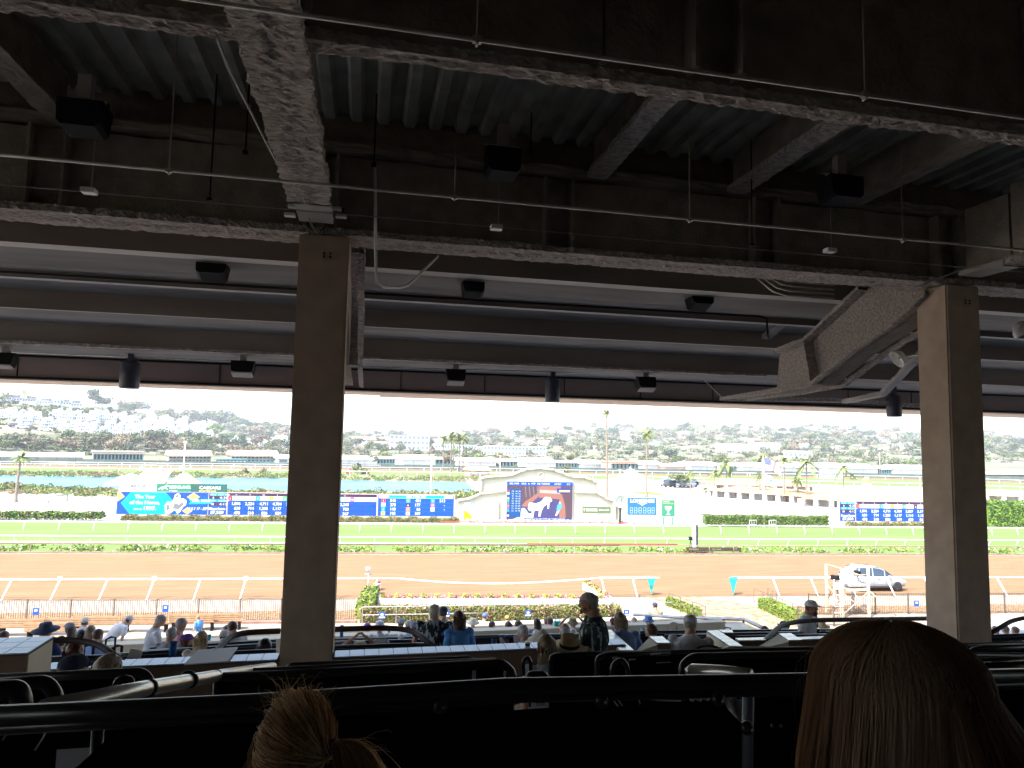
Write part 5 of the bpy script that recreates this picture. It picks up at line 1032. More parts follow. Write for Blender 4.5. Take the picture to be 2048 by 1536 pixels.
# lake banks
rb = random.Random(9)
def bank(n, fn, name, label, hmin, hmax, mats, wts):
    mb = MB()
    for i in range(n):
        q = fn()
        if q is None: continue
        p = G(*q); p.z = 0; hh = rb.uniform(hmin, hmax)*rb.choice([.7, 1, 1, 1.25]); m1 = rb.choices(mats, wts)[0]; m2 = rb.choices(mats, wts)[0]; w_ = hh*rb.uniform(1.0, 1.9)
        for k in range(75):
            a = rb.uniform(0, 6.283); r_ = sqrt(rb.random()); zt = hh*sqrt(max(0, 1-r_*r_*.85)); c = p+Vector((cos(a)*r_*w_, sin(a)*r_*w_*.8, zt*rb.uniform(.35, 1.05))); d = Vector((rb.gauss(0, 1), rb.gauss(0, 1), rb.gauss(0, 1))).normalized(); e = d.cross(Vector((rb.gauss(0, 1), 1, .3))).normalized(); s_ = .16*rb.uniform(.6, 1.6)
            mb.add([c-d*s_, c-e*s_*.7, c+d*s_, c+e*s_*.7], [(0, 1, 2, 3)], m1 if rb.random() < .7 else m2)
    mb.build(name, kind='stuff', label=label)
bm_ = [mat('bank_green', (0.13, 0.18, 0.06), .95, spec=0), mat('bank_olive', (0.20, 0.20, 0.09), .95, spec=0), mat('bank_straw', (0.34, 0.27, 0.17), .95, spec=0), mat('bank_rust', (0.26, 0.17, 0.11), .95, spec=0), mat('bank_fresh', (0.20, 0.27, 0.09), .95, spec=0)]
def f1():
    px = rb.uniform(-60, 985); return (px, rb.uniform(947, 953)+px*0.008+(3 if px > 600 else 0))
def f2():
    px = rb.uniform(-60, 990); 
    if 235 < px < 345: return None
    return (px, interp([(0, 974), (120, 980), (240, 985), (560, 989), (960, 992)], px)+rb.uniform(-3, 13 if px < 235 else 9))
bank(300, f1, 'lakeside_reeds', 'belt of reeds and scrub along the far bank of the lake', .6, 1.1, bm_, [4, 2, 3, 1, 4])
bank(330, f2, 'lakeside_scrub', 'rolling green and straw coloured scrub between the lake and the scoreboard', .5, 1.0, bm_, [4, 4, 2, 2, 3])
for px, py, s_, lb in ((488, 949, 12, 'leftmost rounded bush on the far lake bank'), (528, 949, 12, 'wide rounded bush on the far lake bank by the column'), (722, 948, 18, 'tall rounded bush on the far lake bank right of the column'), (1128, 945, 14, 'round bush showing over the right of the screen wall'), (1030, 940, 10, 'round bush showing over the left of the screen wall')):
    p = G(px, py); p.z = 0; o = put('bush', p, hpx(p, s_), lb, 'rounded bushes round the infield', 0.85)
p = G(1363, 976); p.z = 0; put('round', p, hpx(p, 29), 'round spreading tree over the parked cars in the infield', 'infield trees', 1.7)
# palms
def palm(loc, h, label, fr_len=2.2, nf=26, lean=(0, 0), rt_=0.22, skirt=True, top='fan', group='palm trees'):
    rnd = random.Random(int(h*100+loc[0])); R = empty('palm_tree', loc, label, 'palm tree', group, world=False)
    mb = MB(); pts = [Vector((lean[0]*h*t*t, lean[1]*h*t*t, h*t)) for t in (0, .03, .1, .3, .5, .7, .85, 1)]; mb.tube(pts, [rt_*1.9, rt_*1.3, rt_*1.05, rt_, rt_*.85, rt_*.75, rt_*.7, rt_*.7], palmtr, n=8); mb.build('trunk', R)
    mb = MB(); c = pts[-1]
    for i in range(nf):
        a = rnd.uniform(0, 2*pi); e = rnd.uniform(-0.75, 1.25); L = fr_len*rnd.uniform(0.75, 1.1); d = Vector((cos(a)*cos(e), sin(a)*cos(e), sin(e))); sd_ = d.cross(Vector((0, 0, 1))).normalized(); pr = c; n_ = 6
        mid = [c+d*L*t+Vector((0, 0, -L*0.38*t*t*(1 if top == 'fan' else 1.9))) for t in [k/n_ for k in range(n_+1)]]
        for k in range(n_):
            w0 = L*0.17*sin(pi*min(1, k/n_*0.9+0.12)); w1 = L*0.17*sin(pi*min(1, (k+1)/n_*0.9+0.10)); dr = Vector((0, 0, -0.5))
            for sg in (-1, 1):
                for q in (0.0, 0.5):
                    a0 = mid[k].lerp(mid[k+1], q); a1 = mid[k].lerp(mid[k+1], q+0.36); ww = w0+(w1-w0)*q
                    mb.add([a0, a1, a1+sd_*sg*ww*1.2+d*ww*0.7+dr*ww, a0+sd_*sg*ww+d*ww*0.5+dr*ww], [(0, 1, 2, 3)], palmlf)
    mb.build('crown', R)
    if skirt:
        mb = MB()
        for i in range(16): a = i*0.4; mb.add([c+Vector((cos(a)*.12, sin(a)*.12, 0)), c+Vector((cos(a+.3)*.12, sin(a+.3)*.12, 0)), c+Vector((cos(a+.15)*.5, sin(a+.15)*.5, -1.0*fr_len/2.2))], [(0, 1, 2)], palmtr)
        mb.build('dead_fronds', R)
    return R
def palm_at(px, py, ytop, label, **k):
    p = G(px, py); p.z = 0; sc_ = (p-E0).dot(_f)/F; return palm(p, (py-ytop)*sc_, label, **k)
palm_at(1214, 996, 826, 'tall slender palm between the screen wall and the timing board', fr_len=1.35, nf=30, lean=(-0.02, 0))
palm_at(1293, 994, 868, 'medium tall fan palm behind the green board', fr_len=1.7, nf=34)
palm_at(31, 1005, 914, 'leaning palm by itself near the left edge', fr_len=1.6, nf=28, lean=(0.04, 0))
for i, (px, py, yt) in enumerate(((886, 945, 880), (901, 944, 872), (906, 944, 876), (918, 944, 876), (925, 944, 872))): palm_at(px, py, yt, ['leftmost of the five slim palms beyond the lake', 'second of the five slim palms beyond the lake', 'middle one of the five slim palms beyond the lake', 'fourth of the five slim palms beyond the lake', 'rightmost of the five slim palms beyond the lake'][i], fr_len=2.6, nf=24)
for i, (px, py, yt, fl_) in enumerate(((1381, 983, 947, 1.5), (1428, 990, 946, 2.0), (1453, 962, 926, 3.4), (1520, 998, 950, 1.6), (1569, 1004, 922, 2.4), (1614, 1005, 925, 2.7), (1596, 1003, 960, 1.7), (1687, 975, 936, 2.8), (1525, 940, 915, 5.0))): palm_at(px, py, yt, 'green feather palm in the right infield, %s from the left' % nth[i], fr_len=fl_, nf=22, top='feather', skirt=False, rt_=0.17)
for i, (px, py, yt) in enumerate(((48, 801, 783), (4, 803, 789), (16, 802, 793))):
    p = hillpt(px, py+3)
    if p: palm(p, hpx(p, py-yt+3), ['palm standing clear on the left skyline', 'palm at the very left end of the skyline', 'short palm second from the left on the skyline'][i], fr_len=4.2, nf=18, top='feather', skirt=False)
rp = random.Random(21); proto = None
for i in range(46):
    px = rp.uniform(1270, 1420) if i < 36 else rp.uniform(700, 1900); py = rp.uniform(862, 884); p = hillpt(px, py)
    if p is None: continue
    if proto is None: proto = palm(p, 13, 'slim palm in the cluster on the far crest', fr_len=4.0, nf=14, skirt=False, rt_=0.3, group='palms on the far crest')
    else: ps = rp.uniform(0.6, 1.05); copy_tree(proto, p, rp.uniform(0, 6), ps, ('short ' if ps < .72 else 'middling ' if ps < .82 else 'tall ' if ps < .94 else 'very tall ')+'slim palm in the cluster on the far crest, %s part' % ('leftmost' if px < 1300 else 'left' if px < 1330 else 'central' if px < 1360 else 'right' if px < 1390 else 'rightmost') if i < 36 else 'slim palm by itself %s on the far slopes' % zone(px), 'palms on the far crest')

# ================================================================= BUILDINGS
wst = mat('white_stucco', (0.62, 0.62, 0.62), 0.9, col2=(0.54, 0.54, 0.54), scale=0.4); win = mat('window_glass', (0.10, 0.15, 0.20), 0.2, spec=0.6); terra = mat('terracotta_roof', (0.42, 0.25, 0.17), 0.9, col2=(0.52, 0.34, 0.24), scale=0.8, bump=0.3); greyr = mat('grey_roof', (0.30, 0.30, 0.31), 0.9, col2=(0.38, 0.38, 0.38), scale=0.5); beige = mat('beige_wall', (0.36, 0.32, 0.26), 0.9, col2=(0.31, 0.275, 0.22), scale=0.5); greenw = mat('green_windscreen', (0.06, 0.085, 0.075), 0.9, col2=(0.09, 0.12, 0.105), scale=0.5); tealp = mat('teal_trim', (0.08, 0.22, 0.24), 0.7); shade = mat('dark_opening', (0.03, 0.035, 0.04), 0.9); tileo = mat('orange_tile_roof', (0.36, 0.20, 0.09), 0.9, col2=(0.44, 0.28, 0.15), scale=1.2, bump=0.4, bscale=6)
def house(kind, sd):
    rnd = random.Random(sd); R = bpy.data.objects.new({'condo': 'terraced_house', 'gable': 'gabled_house', 'flat': 'flat_roofed_house', 'tile': 'tiled_house'}[kind], None); COL.objects.link(R); R['_o'] = [0., 0., 0.]
    mb = MB(); rf = MB()
    class W:
        def bb(s, a, b, m, nm='window'): x_ = MB(); x_.bb(a, b, m); x_.build(nm, R)
    wn = W()
    if kind == 'condo':
        zs = 0
        blocks = [(-3.2, 0, 3.4, 3.0), (0, 0.5, 3.2, 5.6), (3.1, 0, 3.2, 4.2), (-1.5, 3, 3, 7.0), (2.2, 3.4, 3.4, 7.6)]
        for x, y, w_, h in blocks:
            h *= rnd.uniform(0.85, 1.15); mb.bb((x-w_/2, y-2.6, -4), (x+w_/2, y+2.4, h), wst); mb.bb((x-w_/2, y-2.65, h), (x+w_/2, y-2.45, h+0.7), wst)
            for z in range(int(h/2.7)):
                for dx in (-0.8, 0.8): wn.bb((x+dx-0.5, y-2.68, z*2.7+0.7), (x+dx+0.5, y-2.62, z*2.7+2.1), win)
            wn.bb((x-0.35, y+0.6, h), (x+0.35, y+1.3, h+1.1), wst, 'chimney')
        for x in (-4.2, 1.5): mb.bb((x-1.6, -4.2, -4), (x+1.6, -2.7, 1.0), wst); 
    elif kind == 'gable':
        w_, d_, h = 9, 7, 3.6; mb.bb((-w_/2, -d_/2, -3), (w_/2, d_/2, h), wst)
        rf.prism([(-w_/2-.5, -d_/2-.4, h), (-w_/2-.5, d_/2+.4, h), (-w_/2-.5, 0, h+2.6)], (w_+1, 0, 0), greyr); wn.bb((1.5, -0.4, h+1), (2.3, 0.4, h+3.4), wst, 'chimney')
        mb.prism([(-2, -d_/2-1.6, -3), (2, -d_/2-1.6, -3), (2, -d_/2-1.6, h), (0, -d_/2-1.6, h+2.2), (-2, -d_/2-1.6, h)], (0, 2, 0), wst)
        for x in (-3.6, -0.9, 0.9, 3.4):
            wn.bb((x-0.5, -d_/2-(1.68 if abs(x) < 1.5 else 0.08), 1.2), (x+0.5, -d_/2-(1.62 if abs(x) < 1.5 else 0.02), 2.8), win)
    elif kind == 'flat':
        mb.bb((-6.5, -4, -4), (6.5, 4, 3.2), wst); mb.bb((-3, -3, 3.2), (4.5, 3.5, 6.0), beige); rf.bb((-7, -4.6, 3.2), (7, 4.6, 3.5), greyr); wn.bb((-3.4, -3.6, 6.0), (5, 4, 6.3), greyr, 'upper_roof')
        for x in (-5, -2.5, 0, 2.5, 5): wn.bb((x-0.85, -4.08, 0.8), (x+0.85, -4.02, 2.5), win)
        for x in (-1.6, 1, 3.3): wn.bb((x-0.8, -3.08, 3.9), (x+0.8, -3.02, 5.4), win)
    else:
        mb.bb((-6, -3.5, -4), (6, 3.5, 3.3), beige); rf.prism([(-6.6, -4.1, 3.3), (-6.6, 4.1, 3.3), (-6.6, 0, 5.2)], (13.2, 0, 0), terra); mb.bb((1, -5.2, -4), (5, -3.5, 2.8), wst); rf.bb((0.7, -5.5, 2.8), (5.3, -3.5, 3.1), terra)
        for x in (-4.5, -2.3, -0.2): wn.bb((x-0.6, -3.58, 0.9), (x+0.6, -3.52, 2.4), win)
        wn.bb((2.2, -5.28, 0.7), (4.0, -5.22, 2.2), win)
    mb.build('walls', R)
    if rf.v: rf.build('roof', R)
    return R
HP = {k: [house(k, i) for i in range(3)] for k in ('condo', 'gable', 'flat', 'tile')}
uh = set(); rh = random.Random(4)
def put_house(kind, px, py, wpx, label, group, rz=None, flat=False):
    p = G(px, py) if flat else hillpt(px, py)
    if p is None: return
    s_ = hpx(p, wpx)/{'condo': 9.5, 'gable': 10, 'flat': 14, 'tile': 13}[kind]; o = rh.choice(HP[kind]); r0 = -atan2(p.x, p.y)+rh.uniform(-0.4, 0.4)
    if o.name not in uh:
        uh.add(o.name); o.location = p; o.rotation_euler.z = r0; o.scale = (s_,)*3; tag(o, label, 'house', group); return o
    r = copy_tree(o, p, r0, s_, label, group); r['category'] = 'house'
condo = [(8, 834), (22, 838), (55, 838), (70, 842), (48, 845), (112, 836), (130, 838), (95, 852), (118, 856), (152, 838), (165, 845), (148, 857), (165, 861), (185, 850), (180, 862), (205, 840), (222, 842), (240, 842), (258, 848), (270, 852), (222, 858), (245, 860), (210, 868), (232, 870), (260, 868), (280, 862), (290, 855), (305, 858), (318, 866), (298, 872), (335, 856), (350, 858), (362, 852), (345, 870), (370, 872), (388, 862), (400, 860), (415, 862), (390, 878), (365, 884), (408, 884), (38, 840), (186, 838), (300, 846), (325, 848), (275, 876), (325, 880), (345, 884), (255, 856), (378, 868), (402, 874), (415, 880)]
rowd = lambda y, x: 'uppermost' if y-x*0.055 < 836 else 'middle' if y-x*0.055 < 850 else 'lowest'
for i, (px, py) in enumerate(condo):
    put_house('condo', px, py+2, 23, 'white stepped terraced house in the %s row on the left hill, %s part' % (rowd(py, px), 'far left' if px < 80 else 'left' if px < 160 else 'left central' if px < 220 else 'central' if px < 280 else 'right central' if px < 340 else 'right' if px < 390 else 'far right'), 'white terraced houses on the left hill')
for i, (px, py) in enumerate(((470, 891), (488, 893), (506, 891), (522, 893), (556, 891), (570, 893), (480, 886), (562, 884))): put_house('gable', px, py, 22, 'grey roofed white gabled house %s from the left, just left of the column' % nth[i], 'gabled houses left of the column')
for i, (px, py, k) in enumerate(((12, 802, 'flat'), (30, 803, 'flat'), (60, 806, 'flat'), (90, 808, 'flat'), (112, 808, 'gable'), (128, 809, 'flat'), (150, 812, 'flat'))): put_house(k, px, py+1, 26, 'low roofed house on the left skyline, %s from the left' % nth[i], 'houses on the left skyline')
for i in range(62):
    px = rh.uniform(690, 2050); top = interp(SKY, px); py = min(top+4+abs(rh.gauss(0, 1))*20, 915); k = rh.choice(['flat', 'tile', 'flat', 'tile', 'gable'])
    put_house(k, px, py, rh.uniform(14, 24)*(1.15 if py > 885 else 1), {'flat': 'flat roofed house', 'tile': 'tiled roof house', 'gable': 'white gabled house'}[k]+' %s %s' % ('near the crest' if py < top+14 else 'halfway down the hill' if py < top+32 else 'near the hill foot', zone(px)), 'houses on the far slopes')
def block(name, pa, pb, py, ht, depth, label, wall=None, roof=None, floors=2, bays=8, roofk='flat', z0=0.0, flat=True, cat='building', trim=None, win_=None, hill=False):
    """a long building whose front foot runs from pixel column pa to pb at row py; ht in pixels"""
    wall = wall or wst; roof = roof or greyr
    a = hillpt(pa, py) if hill else G(pa, py); b = hillpt(pb, py) if hill else G(pb, py)
    if a is None or b is None: return
    if hill: r_ = (Vector((a.x, a.y, 0)).length+Vector((b.x, b.y, 0)).length)/2; da = ray(pa, py); db = ray(pb, py); a = E0+da*(r_/sqrt(da.x**2+da.y**2)); b = E0+db*(r_/sqrt(db.x**2+db.y**2)); z0 = (a.z+b.z)/2
    else: a.z = b.z = 0
    h = hpx((a+b)/2, ht); L = (Vector((b.x-a.x, b.y-a.y, 0))).length; ang = atan2(b.y-a.y, b.x-a.x); R = empty(name, (a.x, a.y, z0), label, cat, world=False, rz=ang)
    mb = MB(); base = -6 if hill else 0; hw_ = h*(0.62 if roofk == 'pitch' else 1.0); mb.bb((0, 0, base), (L, depth, hw_), wall); mb.build('walls', R)
    rf = MB()
    if roofk == 'pitch': rf.prism([(-0.6, -0.8, hw_), (-0.6, depth+.8, hw_), (-0.6, depth/2, h)], (L+1.2, 0, 0), roof)
    else: rf.bb((-0.4, -0.5, h), (L+0.4, depth+0.5, h+0.4), roof)
    rf.build('roof', R)
    fh = hw_/floors; bw = L/bays
    for f in range(floors):
        for i in range(bays if win_ is not wall else 0): wn = MB(); wn.bb((i*bw+bw*0.16, -0.06, f*fh+fh*0.3), (i*bw+bw*0.84, -0.02, f*fh+fh*0.8), win_ or win); wn.build('door' if trim else 'window', R)
    if trim:
        tm = MB()
        for i in range(bays+1): tm.bb((i*bw-0.12, -0.9, 0), (i*bw+0.12, -0.7, hw_*0.85), trim)
        tm.bb((0, -0.95, 0.1), (L, -0.85, hw_*0.28), trim); tm.bb((-0.3, -1.0, hw_*0.85), (L+0.3, 0.0, hw_*0.95), roof); tm.build('veranda', R)
    return R
# stable rows behind the far fence, left to right
block('warehouse', -60, 165, 926, 20, 20, 'long low beige warehouse with a pitched roof at the far left', beige, wst, 1, 1, 'pitch', win_=beige)
block('stable_block', 186, 285, 925, 20, 8, 'stable block with dark doors, left end of the row', beige, beige, 1, 14, 'flat', trim=tealp, win_=shade)
block('stable_block', 337, 420, 927, 26, 8, 'two storey stable block with teal doors left of the column', beige, terra, 2, 11, 'pitch', trim=tealp, win_=shade)
block('stable_block', 462, 555, 927, 26, 8, 'stable block with a tiled roof just left of the column', beige, terra, 2, 12, 'pitch', trim=tealp, win_=shade)
block('white_barn', 555, 600, 928, 18, 14, 'white barn half hidden behind the left column', wst, wst, 1, 2, 'pitch')
block('awning_stand', 434, 492, 929, 9, 3, 'low teal awning in front of the stable row', tealp, tealp, 1, 8, 'flat', win_=wst)
rows = [(672, 745, 932, 20, 'white barn nearest right of the left column', wst, 1), (753, 802, 930, 14, 'stable with teal doors right of the left column', beige, 2), (806, 862, 932, 22, 'white barn left of the five palms', wst, 1), (870, 932, 931, 14, 'stable with teal doors behind the five palms', beige, 2), (936, 992, 936, 20, 'white roofed barn right of the five palms', wst, 1), (998, 1052, 936, 15, 'stable with teal doors left above the screen wall', beige, 2), (1054, 1112, 938, 22, 'large white barn right above the screen wall', wst, 1), (1116, 1165, 938, 14, 'stable with teal doors right above the screen wall', beige, 2), (1168, 1210, 939, 18, 'white barn just left of the tall slender palm', wst, 1), (1222, 1284, 941, 16, 'stable with teal doors right of the tall slender palm', terra, 2), (1288, 1328, 942, 20, 'white barn beside the fan palm', wst, 1), (1331, 1378, 943, 15, 'pink walled barn right of the fan palm', mat('pink_wall', (0.55, 0.42, 0.38), 0.9), 1), (1382, 1440, 944, 20, 'white barn left of the tall feather palms', wst, 1), (1446, 1482, 945, 15, 'stable with teal doors left of the flag', beige, 2), (1486, 1560, 946, 20, 'white barn behind the flag', wst, 1), (1566, 1622, 948, 22, 'white barn right of the flag', wst, 1), (1630, 1692, 948, 22, 'white barn behind the starting gate', wst, 1), (1698, 1756, 950, 22, 'white barn behind the tractor', wst, 1), (1760, 1796, 950, 13, 'small stable with teal doors left of the right column', beige, 2), (1798, 1870, 951, 20, 'white barn beside the right column', wst, 1), (1975, 2060, 955, 10, 'low green stable right of the right column', greenw, 1)]
for pa, pb, py, ht, lab, m, k in rows:
    if k == 2: block('stable_block', pa, pb, py, ht, 7, lab, beige, terra if m is terra else wst, 1, 8, 'flat', trim=tealp, win_=shade)
    else: block('white_barn', pa, pb, py, ht, 12, lab, m, wst if m is wst else terra, 1, 3, 'pitch', win_=m)
block('brick_hut', 940, 978, 952, 18, 5, 'small brick-red tiled hut by the lake beside the screen wall', terra, terra, 1, 2, 'pitch', win_=wst)
# hillside offices
block('glass_office', 779, 858, 901, 30, 18, 'white office building with a blue glass tower on the far middle slope', wst, greyr, 3, 9, 'flat', hill=True)
block('office_building', 870, 953, 906, 15, 16, 'flat roofed office with strip windows behind the five palms', wst, wst, 2, 14, 'flat', hill=True)
block('office_building', 967, 1092, 911, 17, 16, 'long white office with two rows of windows above the screen wall', wst, wst, 2, 18, 'flat', hill=True)
block('office_building', 1432, 1496, 905, 17, 14, 'left half of the long white office on the right slope', wst, greyr, 3, 14, 'flat', hill=True)
block('office_building', 1497, 1562, 903, 17, 14, 'right half of the long white office on the right slope', wst, greyr, 3, 14, 'flat', hill=True)
block('office_building', 1568, 1624, 917, 14, 12, 'small white office with blue glass below the long one', wst, wst, 1, 6, 'flat', hill=True)
block('hotel', 702, 778, 889, 15, 14, 'pinkish hotel with a tiled roof right of the left column', mat('pink_wall', (0.55, 0.42, 0.38)), terra, 2, 10, 'pitch', hill=True)
block('hotel', 1030, 1068, 884, 8, 10, 'brown roofed lodge high on the far slope', beige, terra, 1, 8, 'flat', hill=True)
# green screen fence beyond the far track
fpts = [(-80, 925, 17), (150, 927.5, 15), (400, 930, 12), (570, 932, 11), (760, 934.5, 11), (960, 938, 11), (1240, 943, 11), (1500, 947.5, 11), (1840, 955, 11), (2100, 962, 12)]
R = empty('screen_fence', G(600, 936), 'long green windscreen fence beyond the far side of the track', 'fence')
mb = MB(); n = len(fpts); vs = []
for x, y, h in fpts:
    p = G(x, y+3); p.z = 0; vs += [p, p+Vector((0, 0, hpx(p, h*0.85)))]
mb.add(vs, [(2*i, 2*i+2, 2*i+3, 2*i+1) for i in range(n-1)], greenw); mb.add([v+Vector((0, .15, 0)) for v in vs], [(2*i, 2*i+1, 2*i+3, 2*i+2) for i in range(n-1)], greenw); mb.build('screen_panels', R)
for i in range(n-1):
    a, b = vs[2*i], vs[2*i+2]
    for k in range(6): p = a.lerp(b, k/6); mb = MB(); mb.tube([p-Vector((0, .1, 0)), p+Vector((0, -.1, 3.0))], 0.05, greenw, n=4); mb.build('post', R)
# rails beyond the lake
def pix_rail(name, pts, h, step, label, r=0.07, m=None, pw=0.07):
    R = empty(name, G(*pts[0]), label, 'rail', 'white rails of the far side'); m = m or railw; P_ = [G(x, y) for x, y in pts]; mb = MB(); mb.tube([p+Vector((0, 0, h)) for p in P_], r, m, n=5); mb.build('top_rail', R); cnt = 0
    for a, b in zip(P_, P_[1:]):
        L = (b-a).length; k = 0
        while k < L and cnt < 98:
            p = a.lerp(b, k/L); mb = MB(); mb.tube([p, p+Vector((0, 0, h))], pw, m, n=4); mb.build('post', R); k += step; cnt += 1
pix_rail('far_rail', [(-100, 941), (0, 943), (560, 949), (960, 953), (1240, 959), (1500, 967), (1840, 975), (2100, 984)], 1.1, 4.6, 'white rail on the near edge of the far turf')
pix_rail('far_rail', [(-100, 934), (0, 935.5), (560, 941), (960, 943.5), (1240, 949), (1500, 953), (1840, 961), (2100, 970)], 1.2, 5.5, 'white rail between the far turf and the far dirt')
pix_rail('far_rail', [(-100, 929), (0, 931), (560, 936), (960, 939), (1240, 944), (1500, 949), (1840, 957), (2100, 964)], 1.2, 6.5, 'outer white rail of the far dirt track')
# lake hut with tiled roof behind the sign panels
p = G(300, 1002); R = empty('lake_hut', p, 'hut with a pinkish tiled roof showing above the sign panels', 'hut', world=False); sc_ = hpx(p, 1)
mb = MB(); mb.bb((-6.5*sc_*5, 0, 0), (4.5*sc_*5, 8, 2.6), beige); mb.build('walls', R)
mb = MB(); mb.prism([(-7*sc_*5, -0.8, 2.5), (-7*sc_*5, 8.8, 2.5), (-5.5*sc_*5, 4, 4.5)], (0.01, 0, 0), terra); mb.prism([(-7*sc_*5, -0.8, 2.5), (-5.5*sc_*5, 4, 4.6), (5.0*sc_*5, 4, 4.6), (5.2*sc_*5, -0.8, 2.5)], (0, 0.1, -0.1), terra); mb.prism([(2.0, -0.9, 2.5), (6.5, -0.9, 2.5), (4.25, -0.9, 4.2)], (0, 4, 0), beige, terra)
for x in (-2.5, 0.3, 3.2): mb.ell((x, 3.5, 4.7), (0.35, 0.3, 0.35), whitep)
mb.build('roof', R)
# fountain spray in the lake
p = G(262, 972); mb = MB(); rf_ = random.Random(2); wsp = mat('water_spray', (0.8, 0.82, 0.84), 0.9)
leaves(mb, 900, lambda: (lambda a, r: p+Vector((cos(a)*r*5, sin(a)*r*2, max(0.05, (1-r*r)*2.3*rf_.uniform(0.3, 1)))))(rf_.uniform(0, 6.28), rf_.random()), 0.4, [wsp]); mb.build('fountain_spray', label='white fountain spray rising from the lake above the sign panels', cat='fountain', org=p)
p = G(1260, 964); mb = MB(); rf_ = random.Random(3); leaves(mb, 500, lambda: (lambda a, r: p+Vector((cos(a)*r*7, sin(a)*r*3, max(0.1, (1-r)*4*rf_.uniform(0.2, 1)))))(rf_.uniform(0, 6.28), rf_.random()), 0.5, [wsp]); mb.build('white_spray', label='pale cluster of white spray in the infield beside the tall palm', cat='fountain', org=p)
# right infield: long tiled pavilion with arcade
def tile_pav(pts, zr, label, hz_=1.25):
    R = empty('tiled_pavilion', G(*pts[0]), label, 'pavilion', 'tiled pavilions of the right infield'); A_ = [G(x, y) for x, y in pts]; mb = MB()
    a, b = A_[0], A_[1]; dd = Vector((b.x-a.x, b.y-a.y, 0)); L = dd.length; e = dd/L; nn_ = Vector((-e.y, e.x, 0)); dp = 16.0
    f = [a+Vector((0, 0, hz_)), b+Vector((0, 0, hz_)), b-e*4+nn_*dp/2+Vector((0, 0, hz_+zr)), a+e*4+nn_*dp/2+Vector((0, 0, hz_+zr))]
    mb.add(f+[a+nn_*dp+Vector((0, 0, hz_)), b+nn_*dp+Vector((0, 0, hz_))], [(0, 1, 2, 3), (3, 2, 5, 4), (0, 3, 4), (1, 5, 2), (0, 4, 5, 1)], tileo)
    for t in (0.2, 0.5, 0.8): mb.tube([f[0].lerp(f[1], t), f[3].lerp(f[2], t)], 0.15, terra, n=4)
    mb.build('roof', R); mb = MB(); mb.box((a+b)/2+nn_*(dp/2+0.8)+Vector((0, 0, hz_/2)), (L-1, dp-3.4, hz_), wst, rz=atan2(e.y, e.x)); mb.build('wall', R)
    n_ = int(L/2.4)
    for i in range(n_+1): mb = MB(); c = a+e*(L*i/n_)+nn_*0.5; mb.box(c+Vector((0, 0, hz_/2)), (0.75, 0.6, hz_), wst, rz=atan2(e.y, e.x)); mb.build('pillar', R)
    mb = MB()
    for i in range(n_):
        if i % 3 == 1: continue
        c = a+e*(L*(i+0.5)/n_)+nn_*2.2; mb.box(c+Vector((0, -0.05, hz_*0.5)), (1.0, 0.1, hz_*0.6), mat('brown_door', (0.38, 0.29, 0.22), 0.8), rz=atan2(e.y, e.x))
    mb.build('openings', R)
tile_pav([(1405, 993), (1610, 1008)], 0.8, 'long orange tiled arcade left of the gazebo')
tile_pav([(1600, 1012), (1905, 1030)], 0.9, 'long orange tiled arcade behind the right scoreboard')
tile_pav([(1430, 981), (1640, 985)], 0.8, 'orange tiled roof farther back behind the palms')
tile_pav([(1975, 1004), (2080, 1008)], .8, 'pinkish tiled roof right of the right column')
p = G(1732, 984); R = empty('gazebo', p, 'small white gazebo tower with a pointed orange roof', 'gazebo'); s_ = hpx(p, 1)
mb = MB(); mb.lathe([(8*s_, 0), (8*s_, 19*s_), (9*s_, 20*s_)], p, wst, n=8); mb.build('tower', R); mb = MB(); mb.lathe([(11*s_, 19*s_), (1*s_, 30*s_), (0.2*s_, 31*s_)], p, mat('gold_tile', (0.6, 0.42, 0.12), 0.8), n=8); mb.build('roof', R)
mb = MB(); mb.box(p+Vector((-3*s_, -7.6*s_, 13*s_)), (3*s_, 0.8*s_, 6*s_), mat('brown_door', (0.22, 0.13, 0.09))); mb.build('window', R)
for i, (px, py, h) in enumerate(((1465, 993, 12), (1545, 985, 14), (1407, 984, 9), (1420, 986, 8), (1668, 1012, 7), (1700, 1010, 9), (1745, 1013, 10), (1768, 1014, 10), (1797, 1014, 12), (1655, 1008, 6), (1758, 1010, 11), (1572, 975, 12))):
    p = G(px, py+1); p.z = 0; put('fresh' if i % 2 else 'bush', p, hpx(p, h), 'clipped green bush by the tiled arcades, %s listed from the left' % nth[i], 'clipped bushes by the tiled arcades', 1.0)
# starting gate and tractor
p = G(1662, 958); R = empty('starting_gate', p, 'white starting gate with a row of dark stalls on the far track', 'starting gate'); s_ = hpx(p, 1)
mb = MB()
for i in range(13): mb.box(p+Vector(((-24+i*4)*s_, 0, 6*s_)), (0.5*s_, 5*s_, 12*s_), whitep)
mb.box(p+Vector((0, 0, 14*s_)), (50*s_, 5*s_, 3.4*s_), whitep); mb.build('frame', R); mb = MB()
for i in range(12): mb.ell(p+Vector(((-22+i*4)*s_, -2.6*s_, 9.5*s_)), (1.4*s_, 0.4*s_, 1.6*s_), tealp, 8, 5); mb.box(p+Vector(((-22+i*4)*s_, -0.5*s_, 4*s_)), (1.6*s_, 0.6*s_, 4*s_), shade)
mb.build('stall_gates', R)
p = G(1706, 959); R = empty('tractor', p, 'dark green tractor with yellow wheels beside the starting gate', 'tractor'); s_ = hpx(p, 1); gr = mat('tractor_green', (0.04, 0.12, 0.05), 0.5)
